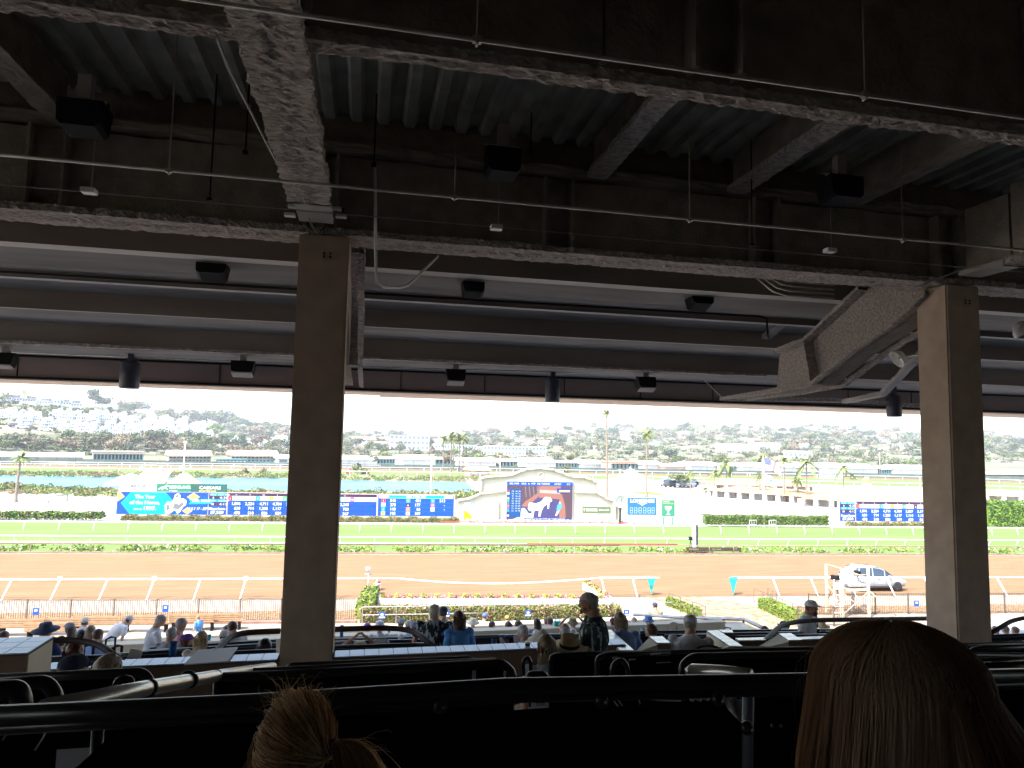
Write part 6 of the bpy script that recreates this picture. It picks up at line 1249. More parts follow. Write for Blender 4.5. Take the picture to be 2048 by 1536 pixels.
mb = MB(); mb.box(p+Vector((2*s_, 0, 5*s_)), (9*s_, 3*s_, 3*s_), gr); mb.box(p+Vector((-2.5*s_, 0, 9*s_)), (5.5*s_, 4*s_, 6*s_), shade); mb.box(p+Vector((-2.5*s_, 0, 12.3*s_)), (6.5*s_, 5*s_, 0.8*s_), gr); mb.build('body', R)
for x, r_ in ((-3.5, 3.6), (5.5, 2.3)):
    mb = MB(); mb.lathe([(r_*s_*0.55, -1*s_), (r_*s_, -1*s_), (r_*s_, 1*s_), (r_*s_*0.55, 1*s_)], p+Vector((x*s_, -1.6*s_, r_*s_)), tyre, n=14, R=Matrix.Rotation(radians(90), 3, 'X')); mb.lathe([(0, 0), (r_*s_*0.6, 0), (r_*s_*0.6, 1.1*s_), (0, 1.1*s_)], p+Vector((x*s_, -1.6*s_, r_*s_)), yel, n=12, R=Matrix.Rotation(radians(90), 3, 'X')); mb.build('wheel', R)
# light poles and small infield things
for i, (px, py, yt, lab) in enumerate(((861, 1000, 910, 'slim white pole behind the long scoreboard'), (583, 1000, 900, 'x'), (363, 1006, 885, 'slim white pole behind the dark green sign panel'), (1000, 950, 912, 'slim white pole beyond the lake by the brick hut'), (1760, 950, 905, 'white light pole behind the barns at the right'), (1302 if False else 1239, 992, 940, 'short pole beside the tall palm'))):
    if lab == 'x': continue
    p = G(px, py); mb = MB(); mb.tube([p, p+Vector((0, 0, hpx(p, py-yt)))], 0.09, whitep, n=6); mb.box(p+Vector((0, 0, hpx(p, py-yt))), (0.5, 0.2, 0.15), whitep); mb.build('slim_pole', label=lab, cat='pole', org=p)
p = G(115, 1005); mb = MB(); mb.tube([G(97, 1007), G(97, 1007)+Vector((0, 0, 1.0)), G(134, 1003)+Vector((0, 0, 1.0)), G(134, 1003)], 0.12, beige, n=5); mb.build('jump_bar', label='low beige wooden bar frame on the paving at the left', cat='barrier', org=p)
p = G(697, 949); R = empty('red_board', p, 'small round red board with white marks on the far bank', 'sign'); mb = MB(); s_ = hpx(p, 1); mb.box(p+Vector((0, 0, 5*s_)), (11*s_, 0.3, 8*s_), leafR); mb.lathe([(0, 0), (5.5*s_, 0), (5.5*s_, 0.3), (0, 0.3)], p+Vector((0, 0, 9*s_)), leafR, n=16, R=Matrix.Rotation(radians(90), 3, 'X')); mb.build('panel', R); mb = MB(); mb.box(p+Vector((0, -0.35, 7*s_)), (2*s_, 0.1, 4*s_), wi); mb.build('mark', R)
# ================================================================= SEATING BELOW
tilem = mat('glazed_tile', (0.50, 0.52, 0.56), 0.25, col2=(0.42, 0.44, 0.49), scale=3, spec=0.5); grout = mat('dark_grout', (0.07, 0.07, 0.08), 0.9); brownw = mat('brown_stucco', (0.18, 0.12, 0.09), 0.95, col2=(0.22, 0.15, 0.11), scale=4, bump=0.3, bscale=50, spec=0.05); creamw = mat('cream_wall', (0.60, 0.52, 0.38), 0.9, col2=(0.54, 0.47, 0.34), scale=2)
def tiles(mb, a, b, c, d, nu, nv, gap=0.02, th=0.012):
    a, b, c, d = map(Vector, (a, b, c, d)); n_ = (b-a).cross(d-a).normalized()
    if n_.z < 0: n_ = -n_
    P_ = lambda u, v: a.lerp(b, u).lerp(d.lerp(c, u), v)
    for i in range(nu):
        for j in range(nv):
            u0, u1, v0, v1 = (i+gap)/nu, (i+1-gap)/nu, (j+gap*1.2)/nv, (j+1-gap*1.2)/nv
            q4 = [P_(u0, v0), P_(u1, v0), P_(u1, v1), P_(u0, v1)]; mb.add(q4+[q+n_*th for q in q4], [(4, 5, 6, 7), (0, 1, 5, 4), (1, 2, 6, 5), (2, 3, 7, 6), (3, 0, 4, 7)], tilem)
ZL = 7.575
R = empty('tiled_ledge', (0, 8, 6.8), 'long brown half wall capped with pale square tiles below the columns', 'half wall')
mb = MB(); mb.bb((-9.0, 8.0, 5.5), (-0.84, 8.21, ZL), brownw); mb.bb((-0.28, 8.0, 5.5), (3.15, 8.21, ZL), brownw); mb.bb((-0.84, 8.56, 5.5), (-0.28, 8.7, ZL), brownw); mb.build('wall', R)
mb = MB()
mb.bb((-9.0, 7.98, ZL), (-0.85, 8.23, ZL+0.012), grout); mb.bb((-0.27, 7.98, ZL), (3.15, 8.23, ZL+0.012), grout)
tiles(mb, (-9.0, 7.985, ZL+.012), (-0.86, 7.985, ZL+.012), (-0.86, 8.225, ZL+.012), (-9.0, 8.225, ZL+.012), 50, 1); tiles(mb, (-0.26, 7.985, ZL+.012), (3.15, 7.985, ZL+.012), (3.15, 8.225, ZL+.012), (-0.26, 8.225, ZL+.012), 21, 1); mb.build('tile_cap', R)
R = empty('tiled_pier', D(20, 1345, 7.5), 'taller brown and cream pier capped with tiles at the left edge', 'half wall'); a = D(53, 1310, 7.4)
mb = MB(); mb.bb((a.x-1.2, 7.4, 6.3), (a.x, 7.95, a.z), brownw); mb.bb((a.x, 7.42, 6.3), (a.x+0.01, 7.93, a.z-0.005), creamw); mb.build('wall', R); mb = MB(); mb.bb((a.x-1.2, 7.38, a.z), (a.x+0.02, 7.96, a.z+.012), grout); tiles(mb, (a.x-1.2, 7.385, a.z+.012), (a.x+.015, 7.385, a.z+.012), (a.x+.015, 7.955, a.z+.012), (a.x-1.2, 7.955, a.z+.012), 6, 3); mb.build('tile_cap', R)
def wedge(top, label, side=creamw, front=brownw, nu=2, nv=4, zb=5.6):
    P_ = [D(*t) for t in top]; R = empty('sloped_half_wall', Vector((P_[0].x, P_[0].y, zb)), label, 'half wall', 'cream and tile stair walls at the right')
    B_ = [Vector((p.x, p.y, zb)) for p in P_]; mb = MB(); mb.add(P_+B_, [(0, 1, 2, 3), (0, 3, 7, 4)], side); mb.add(P_+B_, [(3, 2, 6, 7), (1, 0, 4, 5), (2, 1, 5, 6)], front); mb.build('wall', R)
    mb = MB(); n_ = Vector((0, 0, .006)); mb.quad(*[p+n_ for p in P_], grout); tiles(mb, *[p+n_*1.5 for p in P_], nu, nv); mb.build('tile_cap', R)
wedge([(1200, 1263, 9.6), (1222, 1262, 9.6), (1268, 1304, 7.7), (1240, 1304, 7.7)], 'sloping tile topped wall behind the grey haired man in the patterned shirt', nv=6)
wedge([(1298, 1276, 8.6), (1325, 1275.5, 8.6), (1341, 1289, 8.1), (1315, 1289, 8.1)], 'small pier with tiles on top left of the man in the white cap and tee', nv=2)
wedge([(1413, 1264, 9.6), (1436, 1263, 9.6), (1496, 1302, 7.8), (1470, 1302, 7.8)], 'sloping tile topped wall right of the man in the white cap and tee', nv=6)
wedge([(1436, 1262.5, 9.7), (1464, 1262, 9.7), (1467, 1268, 9.4), (1448, 1268, 9.4)], 'low brown pier at the head of the right sloping wall', nv=1)
wedge([(1557, 1270, 8.8), (1582, 1269, 8.8), (1604, 1283, 8.2), (1577, 1283.5, 8.2)], 'small pier with tiles below the bearded man', nv=2)
wedge([(1470, 1279, 8.8), (1540, 1277, 8.8), (1530, 1283, 8.5), (1477, 1284, 8.5)], 'short tiled ledge between the right sloping wall and the pier', nu=5, nv=1)
wedge([(1590, 1277, 8.8), (1700, 1273, 8.8), (1715, 1278, 8.5), (1602, 1282, 8.5)], 'short tiled ledge right of the pier under the bearded man', nu=7, nv=1)
# cream sides that lean down to the left of the two piers
for (a, b, c, d), lab in ((((1268, 1306, 8.0), (1298, 1276, 8.6), (1315, 1289.5, 8.1), (1315, 1306, 8.1)), 'cream gusset at the left of the first pier'), (((1503, 1302, 8.0), (1557, 1270, 8.8), (1577, 1284, 8.2), (1577, 1300, 8.2)), 'cream gusset at the left of the second pier')):
    mb = MB(); mb.prism([D(*a), D(*b), D(*c), D(*d)], (0.02, 0.03, 0), creamw); mb.build('cream_gusset', label=lab, cat='half wall', group='cream gussets', org=D(*a))
# long cream walls farther down
for nm, Y, yt, h_, x0, x1, lab in (('cream_wall', 17.0, 1260, 0.62, -14, 9.5, 'long cream wall across the lower seats, nearer one'), ('cream_wall', 21.5, 1250, 0.5, -18, 10.5, 'long cream wall across the lower seats, middle one'), ('cream_wall', 26.5, 1246, 0.30, -22, 12, 'long pale kerb wall where sunlight begins')):
    z = D(1000, yt, Y).z; R = empty(nm, (0, Y, z-h_), lab, 'wall'); mb = MB(); mb.bb((x0, Y, z-h_-2.2), (x1, Y+0.15, z-0.05), creamw); mb.build('wall', R); mb = MB(); mb.bb((x0, Y-0.03, z-0.05), (x1, Y+0.25, z), creamw); mb.build('coping', R)
mb = MB(); P_ = [D(1350, 1243, 19), D(1488, 1247, 18), D(1532, 1265, 15.5), D(1532, 1275, 15.5), D(1350, 1275, 19)]; mb.prism(P_, (0, 0.2, 0), creamw); mb.build('ramp_wall', label='cream ramp wall in front of the sand path', cat='wall', org=P_[3])
R = empty('ramp_rail', D(1345, 1243, 19), 'grey handrail on brown posts above the cream ramp wall', 'handrail'); L_ = [D(1268, 1229, 21), D(1345, 1234, 19), D(1490, 1239, 18), D(1545, 1265, 15.3)]
mb = MB(); mb.tube(L_, 0.05, galv, n=6); mb.build('rail', R)
for px, py, Y in ((1410, 1237, 18.5), (1447, 1238, 18.2), (1487, 1239, 18), (1375, 1236, 18.7)): p = D(px, py, Y); mb = MB(); mb.tube([p, p-Vector((0, 0, 0.45))], 0.035, brownrail, n=5); mb.build('post', R)
for px, py, Y, lab in ((1452, 1256, 14, 'small grey grab rail on the cream ramp wall'), (1345, 1246, 17, 'small grey grab rail behind the man in the white cap'), (178, 1290, 12, 'small dark grab rail at the left seats'), (222, 1275, 16, 'small grey grab rail among the left seats'), (235, 1292, 12, 'small dark grab rail right of the blond head')):
    a = D(px-10, py+4, Y); mb = MB(); mb.tube([a-Vector((0, 0, .3)), a, D(px, py-1, Y), D(px+9, py, Y), D(px+9, py, Y)-Vector((0, 0, .3))], 0.022, galv if px > 300 else black, n=6); mb.build('grab_rail', label=lab, cat='handrail', group='small grab rails', org=a)
# big dark handrails that start on the ledge
hr = mat('brown_black_tube', (0.035, 0.02, 0.02), 0.6, spec=0.15)
def bend(pts, k=5):
    """round the corners of a polyline"""
    P_ = [Vector(p) for p in pts]; out = [P_[0]]
    for a, b, c in zip(P_, P_[1:], P_[2:]):
        d = min((b-a).length, (c-b).length)*0.45; p0 = b+(a-b).normalized()*d; p1 = b+(c-b).normalized()*d
        for i in range(k+1): t = i/k; out.append(p0*(1-t)**2+b*2*t*(1-t)+p1*t*t)
    out.append(P_[-1]); return out
for pts, r, lab in (([(-30, 1284, 9.0), (185, 1278, 9.0), (248, 1326, 8.2)], .036, 'dark handrail with a bent end at the far left'), ([(410, 1320, 8.2), (425, 1310, 8.3), (468, 1266, 9.2), (560, 1262, 9.4)], .036, 'dark handrail rising to the left side of the left column'), ([(655, 1259, 9.4), (820, 1254, 9.4), (870, 1296, 8.3)], .036, 'dark handrail with a bent end right of the left column'), ([(1517, 1290, 8.6), (1530, 1282, 8.6), (1570, 1241, 10), (1858, 1237, 10.5)], .036, 'dark handrail in front of the bearded man'), ([(1975, 1270, 9.5), (2032, 1236, 10), (2120, 1232, 10)], .036, 'dark handrail right of the right column')):
    P_ = [D(*p) for p in pts]; mb = MB(); mb.tube(bend(P_), r, hr, n=8); mb.build('handrail', label=lab, cat='handrail', group='dark bent handrails', org=P_[0])
def box_rail(pts, drop, label, r=0.022, Yt=None, words=None, hoops=0, panel=True):
    P_ = [D(*p) for p in pts]; R = empty('box_rail', P_[0]-Vector((0, 0, drop)), label, 'rail', 'black rails of the lower boxes'); mb = MB(); mb.tube(bend(P_) if len(P_) > 2 else P_, r, blackmetal, n=6); mb.build('tube', R)
    if panel:
        mb = MB(); a, b = P_[0] if len(P_) == 2 else P_[1], P_[-1]; mb.prism([a-Vector((0, -.01, .03)), b-Vector((0, -.01, .03)), b-Vector((0, 0, drop)), a-Vector((0, 0, drop))], (0, 0.015, 0), black); mb.build('panel', R)
        if words: mb = MB(); e = (b-a); text(mb, words, a+e*0.62-Vector((0, 0.012, drop*0.75)), e, (0, 0, 1), 0.05, wi, width=0.46, bold=0.01, z=0); mb.box(a+e*0.45-Vector((0, 0.01, drop*0.45)), (0.1, .004, 0.035), wi); mb.build('lettering', R)
box_rail([(285, 1303, 12), (552, 1288, 12)], 0.3, 'black rail behind the left handrail, upper one')
box_rail([(40, 1318, 8.9), (240, 1312, 8.9)], 0.35, 'black rail under the far left handrail')
box_rail([(225, 1310, 9.4), (345, 1302, 9.4)], 0.25, 'black rail left of the seat hoops')
box_rail([(425, 1307, 8.7), (552, 1301, 8.7)], 0.17, 'black lettered rail left of the left column', words='STRETCH RUN')
box_rail([(660, 1294, 8.8), (868, 1288, 8.8)], 0.17, 'black lettered rail right of the left column', words='STRETCH RUN')
box_rail([(660, 1285, 11.5), (905, 1279, 11.5)], 0.14, 'black rail behind the lettered one, right of the left column')
box_rail([(660, 1279, 14), (1180, 1267, 14)], 0.2, 'long dark rail just below the cream walls in the middle')
box_rail([(1000, 1272, 12), (1190, 1269, 12)], 0.14, 'dark rail in front of the conical straw hat')
box_rail([(1280, 1264, 11), (1700, 1259, 11)], 0.4, 'long dark rail crossing behind the boy and the bearded man')
box_rail([(1330, 1272, 9.8), (1420, 1270, 9.8)], 0.3, 'dark rail beside the man in the white cap and tee')
box_rail([(1465, 1268, 10), (1600, 1265, 10)], 0.18, 'dark rail nearer the bearded man')
box_rail([(1470, 1274, 9.4), (1700, 1269, 9.4)], 0.12, 'lowest dark rail under the bearded man')
box_rail([(1975, 1272, 9.6), (2120, 1266, 9.6)], 0.35, 'dark rail right of the right column')
box_rail([(300, 1296, 13), (552, 1281, 13)], 0.15, 'thin navy rail under the seated people left of the column')
# folding chairs: a hoop back, pads and legs
def chair():
    R = bpy.data.objects.new('folding_chair', None); COL.objects.link(R); R['_o'] = [0., 0., 0.]
    mb = MB(); mb.tube(bend([(-.23, -.12, 0.40), (-.23, -.20, 0.88), (.23, -.20, 0.88), (.23, -.12, 0.40)], 6), 0.014, blackmetal, n=6); mb.build('back_frame', R)
    mb = MB(); mb.box((0, -.185, 0.70), (0.42, 0.025, 0.30), black, R=Matrix.Rotation(0.1, 3, 'X')); mb.build('backrest', R)
    mb = MB(); mb.box((0, 0.05, 0.44), (0.42, 0.42, 0.04), black); mb.build('seat', R)
    for x in (-.22, .22):
        for y0, y1 in ((-.15, .25), (.22, -.22)): mb = MB(); mb.tube([(x, y0, 0.44), (x, y1, 0.0)], 0.012, blackmetal, n=5); mb.build('leg', R)
    return R
ch0 = chair(); chn = 0
def put_chair(px, py, Y, label, rz=0.0, s=1.0):
    """py: top of the hoop"""
    global chn
    p = D(px, py, Y)-Vector((0, 0, 0.88*s)); chn += 1
    if chn == 1: ch0.location = p; ch0.rotation_euler.z = rz; ch0.scale = (s,)*3; return tag(ch0, label, 'chair', 'black folding chairs in the lower boxes')
    r = copy_tree(ch0, p, rz, s, label, 'black folding chairs in the lower boxes'); r['category'] = 'chair'
for px, py, Y, lab, rz in ((298, 1317, 9.2, 'folding chair with a hooped back behind the white paper', 0.1), (355, 1305, 9.6, 'folding chair beside the blue cup, left of the column', 0), (375, 1306, 9.8, 'folding chair half hidden right of the blue cup', 0.1), (462, 1296, 10.5, 'folding chair behind the lettered rail, first from the left', 0), (480, 1297, 10.5, 'folding chair behind the lettered rail, second from the left', 0), (820, 1282, 11.5, 'folding chair behind the left column handrail', 0), (750, 1284, 11, 'folding chair left of the rail bend', 0), (962, 1278, 9.8, 'folding chair right of the woman in blue', 0.2), (978, 1284, 9.4, 'nearest folding chair right of the woman in blue', 0.1), (1400, 1283, 8.6, 'folding chair beside the white cap man', 0), (1340, 1296, 7.6, 'folding chair with a pale bag before the small pier', 0.4), (2010, 1274, 9.4, 'folding chair right of the right column', 0), (90, 1316, 9.4, 'folding chair under the far left handrail', 0)):
    put_chair(px, py, Y, lab, rz)
# small things on ledges and tables
def cup(px, py, Y, m, label, h=0.11, r=0.036, lid=None):
    p = D(px, py, Y); R = empty('cup', p, label, 'cup'); mb = MB(); mb.lathe([(0, 0), (r*0.78, 0), (r, h), (r*0.9, h), (r*0.7, 0.01), (0, 0.01)], p, m, n=14); mb.build('tumbler', R)
    if lid: mb = MB(); mb.lathe([(r*0.9, h-0.012), (r*1.12, h-0.012), (r*1.1, h+0.006), (0.0, h+0.006)], p, lid, n=14); mb.build('rim', R)
cup(1055, 1299, 8.1, black, 'black cup with a white rim on the tiled ledge', lid=whitep, h=0.085, r=0.032)
cup(345, 1311, 9.2, bluep, 'blue cup between folding chairs left of the column', h=0.16, r=0.05)
cup(341, 1285, 14.5, teal, 'teal cup on the cream wall near the purple cap'); cup(418, 1281, 14.5, teal, 'teal cup right of the long blond hair'); cup(683, 1274, 13, bluep, 'blue bottle on the wall right of the left column', h=.2); cup(778, 1265, 17, teal, 'teal cup in the row behind the left column handrail')
cup(988, 1296, 9.0, bluep, 'blue can by the nearest folding chair')
paper = mat('paper', (0.72, 0.73, 0.75), 0.8)
mb = MB(); c = [D(368, 1332, 7.9), D(455, 1332, 7.95), D(474, 1318, 8.45), D(395, 1318, 8.4)]
for p in c: p.z = ZL+0.03
mb.prism(c, (0, 0, 0.012), paper); mb.build('white_board_sheet', label='large white sheet lying on the tiled ledge left of the column', cat='paper', org=c[0])
for pts, lab in ((((252, 1318, 9.1), (262, 1297, 9.1), (285, 1302, 9.1), (281, 1316, 9.1)), 'propped white newspaper left of the hooped chairs'), (((750, 1291, 9.6), (750, 1279, 9.6), (774, 1279, 9.6), (774, 1291, 9.6)), 'white sheet hung on the rail behind the straw hat'), (((795, 1276, 12), (812, 1271, 12), (812, 1274, 12), (797, 1279, 12)), 'folded paper on the far wall'), (((1002, 1292, 8.8), (999, 1276, 8.8), (1004, 1275, 8.8), (1016, 1292, 8.8)), 'white leaning board right of the near folding chair')):
    P_ = [D(*p) for p in pts]; mb = MB(); mb.prism(P_, (0, 0.01, 0.0), paper); mb.build('paper_sheet', label=lab, cat='paper', org=P_[0])
# slatted benches on the sunny apron
woodb = mat('bench_wood', (0.36, 0.22, 0.12), 0.7, col2=(0.28, 0.17, 0.09), scale=5)
def bench():
    R = bpy.data.objects.new('slatted_bench', None); COL.objects.link(R); R['_o'] = [0., 0., 0.]
    mb = MB()
    for k in range(4): mb.box((0, -0.22-0.02*k, 0.52+0.11*k), (2.2, 0.03, 0.09), woodb)
    mb.build('backrest', R); mb = MB()
    for k in range(4): mb.box((0, -0.13+0.12*k, 0.44), (2.2, 0.1, 0.035), woodb)
    mb.build('seat', R)
    for x in (-.95, .95): mb = MB(); mb.box((x, 0.03, 0.22), (0.06, 0.42, 0.44), black); mb.build('leg', R)
    return R
b0 = bench()
for i, (px, py, lab) in enumerate(((45, 1272, 'slatted bench nearest the left edge on the apron'), (125, 1270, 'slatted bench behind the blue sun hat'), (195, 1266, 'slatted bench left of the standing man in white'), (292, 1264, 'slatted bench behind the standing man in white'), (385, 1261, 'slatted bench right of the pink shirt'), (440, 1259, 'slatted bench near the small child in blue'), (100, 1280, 'lower slatted bench near the blue sun hat'))):
    p = G(px, py, 0.0) ; o = b0 if i == 0 else copy_tree(b0, p, -TA, None, lab); o.location = p; o.rotation_euler.z = -TA; tag(o, lab, 'bench', 'slatted benches on the apron')

# ================================================================= PEOPLE
skin1 = mat('skin_light', (0.50, 0.29, 0.21), 0.6, spec=0.3, col2=(0.42, 0.23, 0.16), scale=12); skin2 = mat('skin_tan', (0.33, 0.17, 0.11), 0.6, spec=0.3, col2=(0.27, 0.13, 0.08), scale=12)
def hairm(n, c): return mat('hair_'+n, c, 0.45, col2=tuple(x*0.55 for x in c), scale=30, bump=0.5, bscale=60, stretch=(1, 1, 0.08), spec=0.35)
HAIR = {'grey': hairm('grey', (0.42, 0.40, 0.38)), 'white': hairm('white', (0.62, 0.60, 0.58)), 'brown': hairm('brown', (0.09, 0.05, 0.035)), 'dark': hairm('dark', (0.03, 0.022, 0.02)), 'blond': hairm('blond', (0.46, 0.33, 0.18)), 'red': hairm('red', (0.14, 0.05, 0.03)), 'ash': hairm('ash', (0.26, 0.18, 0.10)), 'sand': hairm('sand', (0.33, 0.24, 0.16))}
def cloth_m(n, c, c2=None, scale=3, **k): return mat('cloth_'+n, c, 0.9, col2=c2 or tuple(x*0.8 for x in c), scale=scale, bump=0.5, bscale=7, spec=0.05, bdist=0.015, **k)
CL = {'white': cloth_m('white', (0.62, 0.63, 0.66)), 'blue': cloth_m('blue', (0.10, 0.28, 0.62)), 'sky': cloth_m('sky', (0.22, 0.33, 0.62)), 'navy': cloth_m('navy', (0.03, 0.05, 0.13)), 'pink': cloth_m('pink', (0.55, 0.30, 0.36)), 'lav': cloth_m('lavender', (0.42, 0.38, 0.60)), 'grey': cloth_m('grey', (0.30, 0.32, 0.36)), 'beige': cloth_m('beige', (0.52, 0.48, 0.44)), 'olive': cloth_m('olive', (0.14, 0.13, 0.09)), 'khaki': cloth_m('khaki', (0.30, 0.26, 0.17)), 'teal': cloth_m('teal', (0.22, 0.34, 0.38)), 'black': cloth_m('black', (0.02, 0.02, 0.025)), 'tan': cloth_m('tan_trousers', (0.34, 0.29, 0.22)),
 'plaid': cloth_m('plaid', (0.12, 0.26, 0.55), (0.55, 0.62, 0.75), 14, contrast=(0.48, 0.56), stretch=(1, 1, 3)), 'aloha': cloth_m('aloha', (0.022, 0.022, 0.028), (0.26, 0.34, 0.37), 11, contrast=(0.52, 0.58), stretch=(1.8, 1, 0.7)), 'palm': cloth_m('palm_print', (0.035, 0.05, 0.055), (0.42, 0.45, 0.44), 14, contrast=(0.55, 0.60), stretch=(1.5, 1.5, 0.6)), 'purple': cloth_m('purple', (0.16, 0.08, 0.30)), 'denim': cloth_m('denim', (0.07, 0.10, 0.17)), 'green': cloth_m('pack_green', (0.08, 0.14, 0.05)), 'orange': cloth_m('orange', (0.55, 0.28, 0.08)), 'straw': cloth_m('straw', (0.48, 0.37, 0.22)), 'palestraw': cloth_m('pale_straw', (0.62, 0.57, 0.46)), 'cap': cloth_m('cap_cream', (0.50, 0.47, 0.43)), 'dcap': cloth_m('cap_navy', (0.05, 0.06, 0.10)), 'gcap': cloth_m('cap_grey', (0.25, 0.27, 0.32)), 'bcap': cloth_m('cap_blue', (0.10, 0.16, 0.42)), 'redcap': cloth_m('cap_maroon', (0.12, 0.05, 0.08)), 'floral': cloth_m('floral', (0.09, 0.07, 0.10), (0.5, 0.48, 0.5), 40, contrast=(0.5, 0.56))}
eyew = mat('eye_white', (0.6, 0.6, 0.6), 0.2); eyed = mat('eye_dark', (0.02, 0.015, 0.01), 0.2)
def limb(mb, a, b, c, r, m):
    a, b, c = Vector(a), Vector(b), Vector(c); mb.tube([a, a.lerp(b, .5), b, b.lerp(c, .35), c], [r[0], (r[0]+r[1])*.52, r[1], r[1]*.98, r[2]], m, n=8); mb.ell(a, (r[0],)*3, m, 8, 6)
def hand(mb, w_, d, m, s=1.0):
    w_ = Vector(w_); d = Vector(d).normalized(); sd_ = d.cross(Vector((0, 0, 1)) if abs(d.z) < .8 else Vector((0, 1, 0))).normalized(); dn = d.cross(sd_)
    mb.tube([w_-d*.02, w_+d*.03*s, w_+d*.085*s], [.026*s, .04*s, .04*s], m, n=8, ry=[.02*s, .017*s, .014*s])
    for i, (o, l) in enumerate(((-.03, .068), (-.010, .080), (.011, .076), (.030, .060))):
        p0 = w_+d*.082*s+sd_*o*s; p1 = p0+d*l*.55*s+dn*.010*s; p2 = p0+d*l*.9*s+dn*.032*s; mb.tube([p0, p1, p2], [.0095*s, .0085*s, .007*s], m, n=6)
    p0 = w_+d*.025*s-sd_*.03*s; mb.tube([p0, p0+d*.03*s-sd_*.028*s, p0+d*.062*s-sd_*.034*s+dn*.01*s], [.012*s, .0105*s, .008*s], m, n=6)
npers = 0
def person(px, py, wpx, label, heading=0.0, pose='sit', shirt='white', hair='brown', style='short', hat=None, skin=None, lean=0.1, headturn=0.0, nod=0.0, arms='down', trousers='tan', wref=0.155, Y=None, sleeve=0.5, bulk=1.0, detail=None, hcol=None, s=1.0, group=None, face=False, beard=None, bag=None, sun=False):
    """px,py: top of the head (or hat) in the photo; wpx: width of the head there"""
    global npers
    npers += 1; skin = skin or skin1
    Y = Y or 1365*wref/wpx*0.98
    top = D(px, py, Y); sh = CL[shirt]; hm = HAIR[hair]
    hatup = {None: 0.0, 'cap': 0.012, 'bucket': 0.03, 'fedora': 0.05, 'cone': 0.06, 'wide': 0.03}[hat]
    sit = pose == 'sit'; hipz = 0.52 if sit else 0.94
    ln = Matrix.Rotation(-lean, 3, 'X'); hip = Vector((0, 0, hipz))
    def tr(x, y, z): return hip+ln@Vector((x*bulk, y*bulk, z))
    # z measured up from the hip: shoulder .50, neck .60, head centre .70
    hc = tr(0, 0.01, 0.68)+Vector((0, 0.015, 0)); Rh = Matrix.Rotation(headturn, 3, 'Z')@Matrix.Rotation(-nod-lean*0.3, 3, 'X')
    htop = hc.z+0.122+hatup
    R = empty('person', Vector((top.x, top.y, top.z-htop*s)), label, 'person', group, world=False, rz=heading); R.scale = (s, s, s)
    vox = detail or (0.012 if Y < 9 else 0.017 if Y < 13 else 0.024)
    body = MB()
    tz = [(-.06, .13, .10), (.06, .145, .10), (.18, .135, .10), (.32, .16, .115), (.44, .175, .11), (.505, .13, .085), (.55, .062, .06), (.64, .052, .055)]
    body.tube([tr(0, (-.02 if z > .3 else 0), z) for z, a, b in tz], [a*bulk for z, a, b in tz], skin, n=12, ry=[b*bulk for z, a, b in tz])
    def rnd_top(p, q):
        if p.z > 0: f_ = 1+.16*sin(pi*p.z); q.x *= f_; q.y *= f_; q.z *= .96
        return q
    def hfn(p, q):
        q = rnd_top(p, q)
        if p.z < 0: q.x *= 1+0.22*p.z; q.y *= 1+0.08*p.z
        if p.y > 0.6 and -0.1 < p.z < 0.5: q.y *= 0.97
        if p.y < -0.3 and p.z < -0.3: q.y *= 0.82
        return q
    body.ell(hc, (.077, .095, .113), skin, 16, 12, R=Rh, fn=hfn)
    def hd(x, y, z): return hc+Rh@Vector((x, y, z))
    body.ell(hd(0, .085, -.075), (.03, .022, .022), skin, 8, 6, R=Rh); body.tube([hd(0, .086, .022), hd(0, .104, -.012), hd(0, .09, -.022)], [.009, .016, .012], skin, n=6)
    for sx in (-1, 1):
        if style in ('short', 'bald', 'pony'): body.ell(hd(sx*.075, -.005, -.008), (.012, .02, .032), skin, 8, 6, R=Rh)
        body.ell(hd(sx*.05, .05, -.03), (.02, .03, .03), skin, 8, 6, R=Rh)
    H_ = {}
    for sx in (-1, 1):
        S_ = tr(sx*.185, -.01, .475)
        if arms == 'down': E_, W_ = tr(sx*.235, -.02, .20), tr(sx*.235, .09, -.03)
        elif arms == 'lap': E_, W_ = tr(sx*.24, .03, .22), tr(sx*.11, .25, .16)
        elif arms == 'up': E_, W_ = tr(sx*.34, .04, .66), tr(sx*.10, .02, .86)
        elif arms == 'rail': E_, W_ = tr(sx*.27, .0, .22), tr(sx*.29, .19, .0)
        elif arms == 'front': E_, W_ = tr(sx*.23, .12, .24), tr(sx*.15, .36, .22)
        elif arms == 'face': E_, W_ = tr(sx*.2, .2, .34), tr(sx*.06, .2, .60)
        H_[sx] = (S_, E_, W_)
        limb(body, S_, E_, W_, (.052, .041, .028), skin); dirv = (W_-E_)
        body.tube([W_, W_+dirv.normalized()*.05], [.03, .034], skin, n=6, ry=[.02, .018])
    if sit: legs = [((sx*.10, 0, .50), (sx*.13, .44, .50), (sx*.13, .42, .06)) for sx in (-1, 1)]
    else: legs = [((sx*.095, 0, .92), (sx*.105, .02, .50), (sx*.11, -.02, .07)) for sx in (-1, 1)]
    for a, b, c in legs: limb(body, a, b, c, (.080, .055, .04), skin); body.tube([Vector(c)+Vector((0, -.05, -.03)), Vector(c)+Vector((0, .16, -.04))], [.04, .035], skin, n=6)
    o = body.build('body', R); finish(o, vox, 3)
    if vox < 0.02 or pose != 'sit':
        hb = MB()
        for sx in (-1, 1): S_, E_, W_ = H_[sx]; hand(hb, W_+(W_-E_).normalized()*.0, (W_-E_), skin)
        oh = hb.build('hand_tmp', R); bm = bmesh.new(); bm.from_mesh(o.data); bm.from_mesh(oh.data); bm.to_mesh(o.data); bm.free(); m_ = oh.data; bpy.data.objects.remove(oh); bpy.data.meshes.remove(m_)
